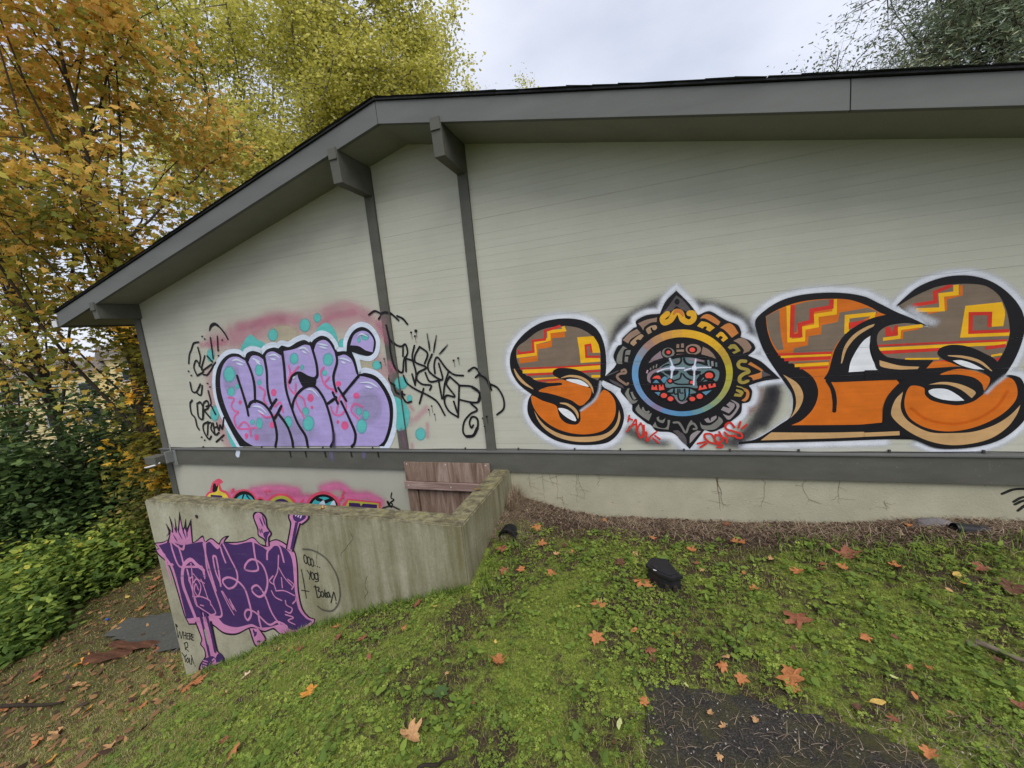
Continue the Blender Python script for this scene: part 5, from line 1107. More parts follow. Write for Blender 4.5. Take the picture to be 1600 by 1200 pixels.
def ground_mat():
    m, nt, b = newmat('mossy_soil')
    n1 = noise(nt, 1.6, 6, 0.6); n2 = noise(nt, 12, 7, 0.7); n3 = noise(nt, 85, 6, 0.8)
    moss = ramp(nt, [(0.32, (0.030, 0.042, 0.012)), (0.48, (0.13, 0.18, 0.030)), (0.58, (0.23, 0.27, 0.046)), (0.7, (0.40, 0.42, 0.10))]); nt.links.new(n3.outputs[0], moss.inputs[0])
    dirt = ramp(nt, [(0.25, (0.022, 0.016, 0.011)), (0.5, (0.055, 0.040, 0.028)), (0.8, (0.12, 0.09, 0.062))]); nt.links.new(n3.outputs[0], dirt.inputs[0])
    f = N(nt, 'ShaderNodeMath', operation='ADD'); nt.links.new(n1.outputs[0], f.inputs[0]); nt.links.new(n2.outputs[0], f.inputs[1])
    rf = ramp(nt, [(0.86, (1, 1, 1)), (1.0, (1, 1, 1))]); rf = ramp(nt, [(0.455, (0, 0, 0)), (0.535, (1, 1, 1))])
    h = N(nt, 'ShaderNodeMath', operation='MULTIPLY'); nt.links.new(f.outputs[0], h.inputs[0]); h.inputs[1].default_value = 0.5
    nt.links.new(h.outputs[0], rf.inputs[0])
    # bare mulch belt along the foot of the building (y towards 0)
    tc = N(nt, 'ShaderNodeTexCoord'); sx = N(nt, 'ShaderNodeSeparateXYZ'); nt.links.new(tc.outputs['Object'], sx.inputs[0])
    wob = noise(nt, 3, 4, 0.6); wa = N(nt, 'ShaderNodeMath', operation='MULTIPLY_ADD'); nt.links.new(wob.outputs[0], wa.inputs[0]); wa.inputs[1].default_value = 0.5; nt.links.new(sx.outputs[1], wa.inputs[2])
    mr = N(nt, 'ShaderNodeMapRange'); mr.inputs[1].default_value = -0.36; mr.inputs[2].default_value = -0.20; mr.inputs[3].default_value = 1; mr.inputs[4].default_value = 0; nt.links.new(wa.outputs[0], mr.inputs[0])
    fx = N(nt, 'ShaderNodeMath', operation='MULTIPLY'); nt.links.new(rf.outputs[0], fx.inputs[0]); nt.links.new(mr.outputs[0], fx.inputs[1])
    c = mixc(nt, fx.outputs[0], dirt.outputs[0], moss.outputs[0])
    # drier, browner turf down the slope to the left
    ml = N(nt, 'ShaderNodeMapRange'); ml.inputs[1].default_value = -3.0; ml.inputs[2].default_value = -7.0; nt.links.new(sx.outputs[0], ml.inputs[0])
    dry = ramp(nt, [(0.25, (0.040, 0.034, 0.016)), (0.5, (0.088, 0.075, 0.034)), (0.75, (0.16, 0.13, 0.065))]); nt.links.new(n3.outputs[0], dry.inputs[0])
    k = N(nt, 'ShaderNodeMath', operation='MULTIPLY'); nt.links.new(ml.outputs[0], k.inputs[0]); k.inputs[1].default_value = 0.8
    c = mixc(nt, k.outputs[0], c, dry.outputs[0])
    nt.links.new(c, b.inputs['Base Color']); b.inputs['Roughness'].default_value = 0.95; b.inputs['Specular IOR Level'].default_value = 0.1
    bump(nt, b, n3.outputs[0], 0.5, 0.02)
    return m
MAT = dict(
    siding=siding_mat(), concrete=concrete_mat(), foundation=foundation_mat(), paint=paint_mat(), ground=ground_mat(),
    trim=trim_mat(),
    fascia=simple('grey_fascia_paint', (98, 99, 97), 0.62, 0.16, 5, (0.2, 1, 1), 0.1),
    soffit=simple('soffit_paint', (134, 134, 126), 0.7, 0.08, 4),
    lowwall=simple('low_panel_paint', (170, 169, 156), 0.7, 0.06, 3),
    shingle=simple('asphalt_shingle', (46, 46, 48), 0.95, 0.4, 40, bmp=0.6),
    ply=wood_mat('weathered_plywood', (84, 66, 56), (130, 108, 94), (166, 150, 138), 9, (1, 1, 0.14)),
    plank=wood_mat('weathered_plank', (96, 76, 68), (150, 126, 118), (180, 160, 150), 8, (0.10, 1, 1)),
    bark=simple('bark', (70, 62, 52), 0.95, 0.35, 14, (1, 1, 0.3), 0.6),
    barkp=simple('pale_bark', (112, 106, 92), 0.95, 0.35, 10, (1, 1, 0.4), 0.5),
    blackp=simple('black_plastic', (36, 36, 38), 0.42, 0.25, 30, bmp=0.1, spec=0.4),
    metal=simple('galvanised_metal', (120, 122, 120), 0.45, 0.15, 12, spec=0.5),
    asphalt=simple('old_asphalt', (62, 58, 54), 0.95, 0.45, 55, bmp=0.9),
    path=simple('worn_grey_path', (80, 81, 76), 0.95, 0.3, 30, bmp=0.5), vinebrown=simple('dead_vine', (118, 100, 82), 0.95, 0.3, 20), mossasphalt=moss_asphalt(), stone=simple('grey_stone', (110, 106, 108), 0.9, 0.25, 12, bmp=0.5),
    redwood=wood_mat('reddish_rotten_wood', (44, 28, 20), (86, 56, 40), (122, 84, 60), 9, (0.15, 1, 1)),
    root=simple('grey_dead_root', (104, 94, 80), 0.95, 0.3, 20, bmp=0.5), twig=simple('dead_twig', (52, 44, 36), 0.95, 0.3, 20, bmp=0.4),
    cable=simple('dark_cable', (60, 60, 58), 0.6, 0.1, 10),
    white=simple('white_plastic', (205, 205, 205), 0.5, 0.05, 10), blue=simple('blue_plastic', (40, 80, 190), 0.4, 0.05, 10),
    cream=simple('cream_render', (232, 214, 160), 0.9, 0.06, 0.4), glass=simple('dark_window', (52, 58, 66), 0.2, 0.1, 2, spec=0.6), roofr=simple('far_roof', (120, 112, 104), 0.9, 0.1, 1),
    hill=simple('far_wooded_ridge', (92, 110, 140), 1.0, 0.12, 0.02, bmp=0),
    clover=leaf_mat('clover_leaf', [(0.0, (0.073, 0.120, 0.023)), (0.4, (0.167, 0.245, 0.041)), (0.75, (0.288, 0.373, 0.059)), (1.0, (0.490, 0.534, 0.124))], 0.3),
    grass=leaf_mat('grass_blade', [(0.0, (0.092, 0.132, 0.024)), (0.45, (0.224, 0.251, 0.046)), (0.75, (0.330, 0.277, 0.099)), (1.0, (0.502, 0.396, 0.211))], 0.3),
    straw=leaf_mat('dry_straw', [(0.0, (0.11, 0.075, 0.05)), (0.5, (0.30, 0.22, 0.15)), (1.0, (0.58, 0.46, 0.32))], 0.1),
    mulch=leaf_mat('bark_mulch', [(0.0, (0.03, 0.018, 0.012)), (0.6, (0.09, 0.05, 0.035)), (1.0, (0.22, 0.15, 0.11))], 0.0),
    maple=leaf_mat('maple_foliage', [(0.0, (0.123, 0.066, 0.035)), (0.14, (0.232, 0.126, 0.055)), (0.26, (0.200, 0.251, 0.055)), (0.48, (0.464, 0.428, 0.076)), (0.68, (0.803, 0.501, 0.109)), (0.85, (0.836, 0.486, 0.123)), (1.0, (0.836, 0.677, 0.246))], 0.45),
    poplar=leaf_mat('poplar_foliage', [(0.0, (0.22, 0.22, 0.05)), (0.35, (0.48, 0.47, 0.09)), (0.65, (0.72, 0.67, 0.15)), (0.85, (0.85, 0.78, 0.26)), (1.0, (0.88, 0.82, 0.45))], 0.5),  # brightest stops put sunlit leaf highlights into the colour
    laurel=leaf_mat('laurel_foliage', [(0.0, (0.035, 0.058, 0.021)), (0.5, (0.086, 0.147, 0.045)), (1.0, (0.207, 0.294, 0.086))], 0.2, 0.45),
    midgreen=leaf_mat('thin_tree_foliage', [(0.0, (0.065, 0.078, 0.023)), (0.5, (0.156, 0.169, 0.039)), (0.85, (0.312, 0.260, 0.065)), (1.0, (0.520, 0.286, 0.091))], 0.4),
    vine=leaf_mat('vine_maple_foliage', [(0.0, (0.068, 0.083, 0.017)), (0.4, (0.235, 0.206, 0.028)), (0.7, (0.690, 0.414, 0.041)), (1.0, (0.880, 0.497, 0.068))], 0.45),
    bramble=leaf_mat('bramble_foliage', [(0.0, (0.036, 0.066, 0.022)), (0.45, (0.120, 0.204, 0.042)), (0.8, (0.384, 0.480, 0.084)), (1.0, (0.864, 0.696, 0.120))], 0.35),
    conifer=leaf_mat('conifer_foliage', [(0.0, (0.147, 0.190, 0.130)), (0.6, (0.307, 0.377, 0.242)), (1.0, (0.588, 0.554, 0.269))], 0.1),  # whole ramp lightened, so flare and haze sit in the leaf colour
)
def fallen(name, rgb):
    m, nt, b = newmat(name); c = srgb(rgb); n = noise(nt, 9, 5, 0.65)
    r = ramp(nt, [(0.25, tuple(v*0.55 for v in c)), (0.55, c), (0.8, tuple(min(1, v*1.2) for v in c))]); nt.links.new(n.outputs[0], r.inputs[0]); nt.links.new(r.outputs[0], b.inputs['Base Color'])
    b.inputs['Roughness'].default_value = 0.7
    return m
LEAFCOL = dict(orange=(176, 114, 70), rust=(142, 90, 66), rustd=(138, 88, 68), brown=(96, 66, 50), tan=(186, 144, 100), yellow=(206, 172, 92), yelloworange=(204, 140, 60), palegreen=(182, 186, 120), palepink=(214, 184, 152))
LEAFMAT = {k: fallen('leaf_'+k, v) for k, v in LEAFCOL.items()}

# ---------------------------------------------------------------- ground
GX = [-300,-60,-30,-20,-14,-11,-9,-7,-5.52,-4.74,-4.2,-3.87,-3.25,-2.67,-2.2,-1.45,0,1.5,3,6,12,40,300]
GZ = [-12,-9.5,-7.5,-6.4,-5.6,-5.1,-4.75,-4.35,-3.82,-3.51,-3.23,-3.05,-2.77,-2.53,-2.36,-2.10,-2.02,-1.95,-1.85,-1.7,-1.5,-1.2,-1.2]
WX = [-1.6,-1.45,-1.2,-0.76,0.5,1.56,2.44,2.83,6]; WZ = [-1.84,-1.86,-1.93,-2.05,-2.06,-2.0,-1.9,-1.89,-1.8]
def terrain(x, y):
    x = np.asarray(x, float); y = np.asarray(y, float)
    g = np.interp(x, GX, GZ); k = np.interp(x, [-9, -6, -3, 0, 6], [0.0, 0.03, 0.07, 0.085, 0.085])
    up = g + k*np.clip(-1.3-y, 0, 6)
    t = np.clip((y+1.3)/1.25, 0, 1); near = g*(1-t) + np.interp(x, WX, WZ)*t
    z = np.where((y > -1.3) & (x > -1.62), near, up)
    b = 0.012*np.sin(5.1*x+1.3*y)*np.sin(4.3*y-0.7*x+1) + 0.008*np.sin(11.3*x-6.1*y) * np.sin(9.7*y+2.2*x)
    b += 0.005*np.sin(23*x+17*y)*np.sin(19*y-13*x)
    return z + b + ZO
def axis(parts):
    a = np.concatenate([np.arange(p, q, s) for p, q, s in parts]); return a
ax = axis([(-300,-60,40),(-60,-20,4),(-20,-7,0.5),(-7,3.6,0.045),(3.6,12,0.6),(12,60,6),(60,301,40)])
ay = axis([(-60,-12,6),(-12,-3.8,0.5),(-3.8,0.2,0.045),(0.2,8,0.6),(8,60,5),(60,501,40)])
Xg, Yg = np.meshgrid(ax, ay, indexing='ij'); Zg = terrain(Xg, Yg)
V = np.stack([Xg, Yg, Zg], -1).reshape(-1, 3); ny = len(ay)
i, j = np.meshgrid(np.arange(len(ax)-1), np.arange(ny-1), indexing='ij'); i = i.ravel(); j = j.ravel()
Fq = np.stack([i*ny+j, (i+1)*ny+j, (i+1)*ny+j+1, i*ny+j+1], -1)
cx = (ax[i]+ax[i+1])/2; cy = (ay[j]+ay[j+1])/2
keep = ~((cx > -5.45) & (cx < -1.52) & (cy > -1.24) & (cy < 0.02))
gr = fast_mesh('ground', V, Fq[keep], MAT['ground'], smooth=True, n=4); tag(gr, 'mossy sloping ground around the building', kind='structure')
fl = box('stairwell_floor', -5.6, -1.5, -1.2, 0.3, -2.9, -2.75, MAT['asphalt']); tag(fl, 'sunken floor behind the concrete wall', kind='structure')

# ---------------------------------------------------------------- building
APX, SOF = -2.27, 2.06+ZO
def soff(x): return SOF - (0.236*(APX-x) if x < APX else 0.217*(x-APX))
BELT_T, BELT_B = -1.34+ZO, -1.585+ZO
XL, XR = -7.30, 4.6
bld = empty('community_building', (-1.3, 0, 0)); tag(bld, 'sage green single storey building with grey trim, low gable roof and spray painted wall', 'building')
def child(o, parent=bld):
    o.parent = parent; o.matrix_parent_inverse = parent.matrix_world.inverted() if parent.type != 'EMPTY' else Matrix.Translation(-parent.location)
    return o
wall = prism('siding_wall', [(XL+0.02, BELT_B), (XR, BELT_B), (XR, soff(XR)+0.05), (APX, SOF+0.05), (XL+0.02, soff(XL)+0.05)], 0.02, 0.14, MAT['siding']); child(wall)
def kid(o, parent):           # parts of a mesh that itself sits at the world origin under the building
    o.parent = parent; return o
ROW = 0.076
POSTS = [(-2.890, -2.770), (-1.725, -1.615)]
GROOVES = []
segs = [(XL+0.11, POSTS[0][0]), (POSTS[0][1], POSTS[1][0]), (POSTS[1][1], XR)]
z = BELT_T
row = 0
random.seed(3)
while z < SOF+0.01:
    gap = random.choice([0.0003, 0.0003, 0.0004, 0.0005, 0.0005, 0.0012]); GROOVES.append((z+ROW, gap))
    dy = [random.uniform(-0.0008, 0.0008) for _ in range(3)]
    for k, (a, b_) in enumerate(segs):
        xa, xb = a, b_
        if z > soff(xa): xa = APX-(SOF-z)/0.236
        if z > soff(xb): xb = APX+(SOF-z)/0.217
        if xb-xa < 0.05: continue
        zt = z+ROW-gap; c = 0.0006
        y0 = dy[k]
        P = [(xa, 0.02, z), (xb, 0.02, z), (xb, 0.02, zt), (xa, 0.02, zt), (xa, y0+c, z), (xb, y0+c, z), (xb, y0+c, zt), (xa, y0+c, zt),
             (xa, y0, z+c), (xb, y0, z+c), (xb, y0, zt-c), (xa, y0, zt-c)]
        o = mobj('siding_board', P, [(0,1,5,4),(4,5,9,8),(8,9,10,11),(11,10,6,7),(7,6,2,3),(0,4,8,11,7,3),(1,2,6,10,9,5)], MAT['siding']); kid(o, wall)
    z += ROW; row += 1
for a, b_ in POSTS:
    top = soff((a+b_)/2)-0.28
    child(box('wall_post', a, b_, -0.030, 0.02, BELT_T, top, MAT['trim'], bev=0.004))
child(box('corner_board', XL-0.02, XL+0.11, -0.022, 0.10, -4.2+ZO, soff(XL)-0.02, MAT['trim'], bev=0.004))
belt = child(box('belt_beam', XL-0.04, XR+0.02, -0.050, 0.02, BELT_B, BELT_T-0.014, MAT['trim'], bev=0.004))
kid(box('drip_ledge', XL-0.05, XR+0.03, -0.066, -0.001, BELT_T-0.013, BELT_T+0.002, MAT['fascia'], bev=0.002), belt)
low = child(box('lower_panel', XL, -2.86, -0.004, 0.02, -4.2+ZO, BELT_B-0.002, MAT['lowwall']))
fnd = child(box('foundation_wall', -1.72, XR, -0.020, 0.06, -2.7+ZO, BELT_B-0.002, MAT['foundation'], bev=0.004))
child(box('side_wall', XL-0.002, XL+0.12, 0.105, 9, -4.2+ZO, soff(XL)+0.02, MAT['siding']))
child(box('far_side_wall', XR-0.1, XR, 0.145, 9, -2.4+ZO, soff(XR)+0.02, MAT['siding']))
child(prism('rear_wall', [(XL, -4.2+ZO), (XR, -2.4+ZO), (XR, soff(XR)), (APX, SOF), (XL, soff(XL))], 9.0, 9.1, MAT['siding']))
# roof: soffit panels, deck, rake boards, shingles, lookout beams
OH = 0.50; XEL, XER = -8.10, 5.3
for nm, xa, xb in (('l', XEL, APX), ('r', APX, XER)):
    child(prism('soffit_panel', [(xa, soff(xa)), (xb, soff(xb)), (xb, soff(xb)+0.03), (xa, soff(xa)+0.03)], -OH+0.03, 9.5, MAT['soffit']))
    child(prism('roof_deck', [(xa, soff(xa)+0.032), (xb, soff(xb)+0.032), (xb, soff(xb)+0.185), (xa, soff(xa)+0.185)], -OH+0.032, 9.5, MAT['trim']))
    cuts = [xa, xb] if nm == 'l' else [xa, 1.42, xb]
    for p, q in zip(cuts[:-1], cuts[1:]):
        g = 0.003
        child(prism('rake_board', [(p+g, soff(p)-0.015), (q-g, soff(q)-0.015), (q-g, soff(q)+0.182), (p+g, soff(p)+0.182)], -OH-0.012, -OH+0.028, MAT['fascia'], bev=0.002))
roof = child(prism('roof_covering', [(XEL-0.03, soff(XEL)+0.187), (APX, SOF+0.187), (XER+0.03, soff(XER)+0.187), (XER+0.03, soff(XER)+0.200), (APX, SOF+0.203), (XEL-0.03, soff(XEL)+0.200)], -OH-0.03, 9.55, MAT['shingle']))
def shingle(i):
    bm = bmesh.new(); bm_box(bm, -0.105, 0.105, -0.008, 0.28, 0, 0.006)
    for v in bm.verts:
        v.co.x += random.uniform(-0.006, 0.006); v.co.z += random.uniform(0, 0.005); v.co.y += random.uniform(-0.012, 0.008)
    me = bpy.data.meshes.new('shingle'); bm.to_mesh(me); bm.free(); me.materials.append(MAT['shingle']); return me
SH = [shingle(i) for i in range(6)]
for side in (-1, 1):
    L = (APX-XEL) if side < 0 else (XER-APX); sl_ = 0.236 if side < 0 else 0.217
    n = int(L/0.2)
    for i in range(n):
        x = APX+side*(0.1+i*0.2+random.uniform(-0.006, 0.006))
        o = bpy.data.objects.new('shingle', random.choice(SH)); COL.objects.link(o); o.parent = roof
        o.location = (x, -OH-0.03, soff(x)+0.2035+random.uniform(0, 0.002)); o.rotation_euler = (0, math.atan(sl_)*side*1.02+random.uniform(-0.015, 0.015), random.uniform(-0.02, 0.02))
def beam(xc, wd, dp):
    zt = soff(xc)-0.004
    bm = bmesh.new(); bm_box(bm, xc-wd/2, xc+wd/2, -OH-0.022, 0.012, zt-dp, zt)
    for v in bm.verts:
        if v.co.z > zt-0.01: v.co.z = soff(v.co.x)-0.003
        if v.co.y < -0.3 and v.co.z < zt-dp+0.01: v.co.y += 0.02
    bmesh.ops.bevel(bm, geom=bm.edges[:], offset=0.004, segments=1, affect='EDGES')
    o = from_bm('lookout_beam', bm, MAT['trim']); child(o)
    # short notch block seated against the rake board
    kid(box('beam_block', xc-wd/2+0.004, xc+wd/2-0.004, -OH-0.03, -OH-0.0125, zt-0.08, zt+0.03, MAT['trim'], bev=0.003), o)
beam(-2.83, 0.105, 0.30); beam(-1.67, 0.105, 0.30); beam(-7.20, 0.105, 0.20); beam(4.3, 0.105, 0.25)
gut = child(box('gutter', XEL-0.10, XEL+0.005, -OH-0.02, 9.5, soff(XEL)-0.02, soff(XEL)+0.075, MAT['trim'], bev=0.01))
kid(box('gutter_end_cap', XEL-0.115, XEL-0.01, -OH-0.034, -OH-0.021, soff(XEL)-0.015, soff(XEL)+0.08, MAT['white'], bev=0.004), gut)
# boarded doorway
door = child(box('door_recess', -2.86, -1.72, -0.012, 0.02, -4.2+ZO, BELT_B-0.002, MAT['ply']))
kid(box('plywood_sheet', -2.82, -1.69, -0.078, -0.067, -1.715+ZO, -1.475+ZO, MAT['ply'], bev=0.002), door)
kid(box('cross_plank', -2.835, -1.70, -0.100, -0.060, -1.812+ZO, -1.722+ZO, MAT['plank'], bev=0.004), door)
kid(box('plywood_strip', -2.84, -2.700, -0.045, -0.013, -4.1+ZO, -1.822+ZO, MAT['ply'], bev=0.003), door)
kid(box('plywood_sheet', -2.686, -1.70, -0.036, -0.013, -4.1+ZO, -1.826+ZO, MAT['ply'], bev=0.003), door)
for x_, z_ in ((-2.78, -1.50), (-2.25, -1.50), (-1.74, -1.50), (-2.78, -1.765), (-2.2, -1.77)):
    kid(box('screw_head', x_-0.006, x_+0.006, -0.104 if z_ < -1.7 else -0.081, -0.099 if z_ < -1.7 else -0.077, z_+ZO-0.006, z_+ZO+0.006, MAT['white'], bev=0.002), door)
# cable along the ledge with clips
xs = np.linspace(XL+0.1, XR, 60)
cab = child(tubes('wall_cable', [(np.stack([xs, np.full(60, -0.010), BELT_T+0.010+0.004*np.sin(xs*3)+0.003*np.sin(xs*7.7)], -1), np.full(60, 0.0045))], MAT['cable'], sides=5))
for x_ in (-6.4, -5.2, -4.1, -3.3, -2.0, -1.35, -0.72, -0.25, 0.35, 0.75, 1.3, 1.95, 2.55):
    kid(box('cable_clip', x_-0.008, x_+0.008, -0.019, -0.002, BELT_T+0.002, BELT_T+0.03, MAT['cable'], bev=0.003), cab)
# vine scars on the foundation: thin dead tendrils
paths = []
vr = np.random.default_rng(11)
for k in range(17):
    x_ = vr.uniform(-1.4, 4.2) if k > 8 else [-1.1, -0.95, -0.72, -0.7, 0.62, 0.63, 1.0, 1.35, 1.6][k]
    z0_ = BELT_B-0.01 if vr.random() < 0.6 or k < 9 else vr.uniform(-2.0, -1.65)+ZO
    ln = vr.uniform(0.08, 0.28) if k > 8 else vr.uniform(0.2, 0.36); n_ = 9
    t_ = np.linspace(0, 1, n_); p = np.stack([x_+np.cumsum(vr.normal(0, 0.009, n_)), np.full(n_, -0.0225), z0_-t_*ln], -1)
    paths.append((p, np.linspace(0.0036 if k in (4, 5) else 0.0014, 0.0005, n_)))
    for q in range(3):
        s = vr.integers(1, n_-1); m_ = 5; d_ = vr.choice([-1, 1]); tt = np.linspace(0, 1, m_)
        p2 = np.stack([p[s, 0]+d_*tt*vr.uniform(0.03, 0.12)+vr.normal(0, 0.004, m_), np.full(m_, -0.0225), p[s, 2]-tt*vr.uniform(-0.04, 0.05)+vr.normal(0, 0.003, m_)], -1)
        paths.append((p2, np.linspace(0.0010, 0.0004, m_)))
tv = tubes('dead_vine_tendrils', paths, MAT['vinebrown'], sides=4); kid(tv, fnd); tag(tv, 'dead brown vine tendrils stuck to the foundation', kind='stuff')

# flood light on the corner
fx, fz = -7.10, -1.46+ZO
fli = empty('flood_light', (fx, -0.05, fz)); tag(fli, 'grey metal flood light with bracket fixed to the corner end of the belt beam', 'light')
def fl_part(o): o.parent = fli; o.matrix_parent_inverse = Matrix.Translation((-fx, 0.05, -fz)); return o
fl_part(box('mounting_plate', fx+0.02, fx+0.13, -0.066, -0.051, fz-0.14, fz+0.12, MAT['metal'], bev=0.004))
fl_part(box('bracket', fx+0.05, fx+0.075, -0.17, -0.066, fz-0.08, fz+0.10, MAT['metal'], bev=0.006))
h = fl_part(box('lamp_housing', fx-0.20, fx+0.045, -0.30, -0.12, fz-0.06, fz+0.06, MAT['trim'], bev=0.012)); 
fl_part(tubes('reflector_rim', [([(fx-0.2, -0.31, fz-0.10), (fx-0.1, -0.32, fz-0.085), (fx+0.02, -0.29, fz-0.062), (fx+0.05, -0.24, fz-0.04)], [0.012, 0.016, 0.014, 0.010])], MAT['white']))
fl_part(tubes('conduit', [([(fx+0.06, -0.075, fz+0.10), (fx+0.06, -0.08, fz+0.17), (fx+0.03, -0.06, fz+0.19)], [0.012, 0.012, 0.010])], MAT['metal']))

# ---------------------------------------------------------------- concrete wall
rw_me = None
bm = bmesh.new()
TOPZ = -1.556+ZO
poly = [(-5.50, -1.30), (-1.465, -1.30), (-1.465, -0.021), (-1.665, -0.021), (-1.665, -1.10), (-5.50, -1.10)]
b0 = [bm.verts.new((x, y, -2.95)) for x, y in poly]; t0 = [bm.verts.new((x, y, TOPZ+(0.02 if x < -5 else 0))) for x, y in poly]
bm.faces.new(b0[::-1]); bm.faces.new(t0)
for i in range(6): bm.faces.new([b0[i], b0[(i+1) % 6], t0[(i+1) % 6], t0[i]])
bmesh.ops.recalc_face_normals(bm, faces=bm.faces[:])
bmesh.ops.bevel(bm, geom=[e for e in bm.edges], offset=0.012, segments=2, affect='EDGES')
cw = from_bm('concrete_wall', bm, MAT['concrete']); tag(cw, 'mossy poured concrete stairwell wall with purple graffiti standing on the slope', 'wall')
for z_ in (-1.86,): kid(box('formwork_seam', -1.4652, -1.4632, -1.28, -0.03, z_+ZO-0.003, z_+ZO+0.003, MAT['concrete']), cw)
bm = bmesh.new(); bmesh.ops.create_cone(bm, cap_ends=True, segments=16, radius1=0.022, radius2=0.018, depth=0.006)
for v in bm.verts: v.co = Vector((v.co.x-4.66, v.co.z-1.302, v.co.y-1.68+ZO))
kid(from_bm('form_tie_hole', bm, MAT['twig']), cw)
# hairline cracks
crk = []
for pts in ([(-2.62,-1.69),(-2.60,-1.76),(-2.66,-1.83),(-2.74,-1.90),(-2.78,-1.96)], [(-3.02,-1.86),(-3.06,-1.95),(-3.10,-2.08),(-3.09,-2.2)], [(-2.5,-2.13),(-2.55,-2.2),(-2.54,-2.3),(-2.58,-2.38)]):
    p = np.array(pts); q = np.stack([np.interp(np.linspace(0, 1, 14), np.linspace(0, 1, len(p)), p[:, 0]), np.full(14, -1.3004), np.interp(np.linspace(0, 1, 14), np.linspace(0, 1, len(p)), p[:, 1])+ZO], -1)
    q[:, 0] += np.random.default_rng(5).normal(0, 0.006, 14); crk.append((q, np.full(14, 0.0018)))
kid(tubes('crack', crk, MAT['twig'], sides=4), cw)

# ---------------------------------------------------------------- spray paint on the walls
PC = dict(black=(26,25,29), white=(226,228,233), white2=(206,216,232), halo=(220,223,232,.95), halo_thin=(214,218,228,.6), brown=(122,106,91), orange=(208,108,30), orange_hot=(216,100,22,.5), yellow=(236,178,28), red=(203,52,42),
  tan=(196,156,108), smoke=(46,42,52,.72), smoke_soft=(60,58,66,.6), rust=(150,78,70,.6), grey2=(88,82,84), grey3=(126,124,118), grey4=(150,140,142), gold=(222,166,44), amber=(200,120,60), tan2=(146,120,104), tan3=(170,140,110),
  orange2=(198,124,64), olive=(160,142,66), mauve=(142,122,130), teal2=(100,124,128), coral=(232,84,70), blue2=(92,142,170), pink=(190,150,170), glint=(222,226,246,.95),
  pinkhaze=(208,150,164,.42), pinkdeep=(206,118,150,.36), cream=(196,188,160,.6), teal=(92,182,178), mauvepost=(130,100,118,.6), purple=(172,158,210), purple2=(168,160,190,.45), pinkdot=(216,92,142), pinksq=(210,104,156), grey_soft=(70,60,80,.7), black_soft=(24,24,26,.8), black_soft2=(30,30,30,.85), purple_soft=(140,130,190,.35),
  hotpink=(228,120,172,.8), rose=(214,80,106), lemon=(222,200,70), violet=(62,40,92), cyan=(66,176,184), oliveyel=(178,176,70), blackp=(38,28,44), pinkp=(196,130,172), violetp=(70,46,98), streak=(104,88,128,.35), pale=(216,190,220), concrete=(150,152,136), marker=(36,36,38), greyarc=(80,80,76,.75))
PC = {k: (*srgb(v[:3]), v[3] if len(v) > 3 else 1.0) for k, v in PC.items()}
def cat_rom(pts, closed, per=7):
    """smooth curve through the points; points flagged with a third value stay sharp."""
    n = len(pts); P = [np.array(p[:2], float)/1000 for p in pts]; cor = [len(p) > 2 for p in pts]
    out_ = []
    rngs = range(n) if closed else range(n-1)
    for i in rngs:
        p1, p2 = P[i], P[(i+1) % n]
        p0 = P[(i-1) % n] if (closed or i > 0) else 2*p1-p2
        p3 = P[(i+2) % n] if (closed or i < n-2) else 2*p2-p1
        l = np.linalg.norm(p2-p1)+1e-9
        def tang(a, b_, c):
            d = c-a; m = np.linalg.norm(d)+1e-9
            return d/m*min(l, 0.5*m)
        t1 = (p2-p1) if cor[i] else tang(p0, p1, p2); t2 = (p2-p1) if cor[(i+1) % n] else tang(p1, p2, p3)
        k = 1 if (cor[i] and cor[(i+1) % n]) else per
        for s in np.arange(k)/k:
            h00 = 2*s**3-3*s**2+1; h10 = s**3-2*s**2+s; h01 = -2*s**3+3*s**2; h11 = s**3-s**2
            out_.append(h00*p1+h10*t1+h01*p2+h11*t2)
    if not closed: out_.append(P[-1])
    return np.array(out_)
def normals2(P):
    T_ = np.gradient(P, axis=0); T_ /= np.linalg.norm(T_, axis=1)[:, None]+1e-9
    return np.stack([-T_[:, 1], T_[:, 0]], -1), T_
LOWOPS = ('halo', 'smoke', 'smoke_soft', 'rust')
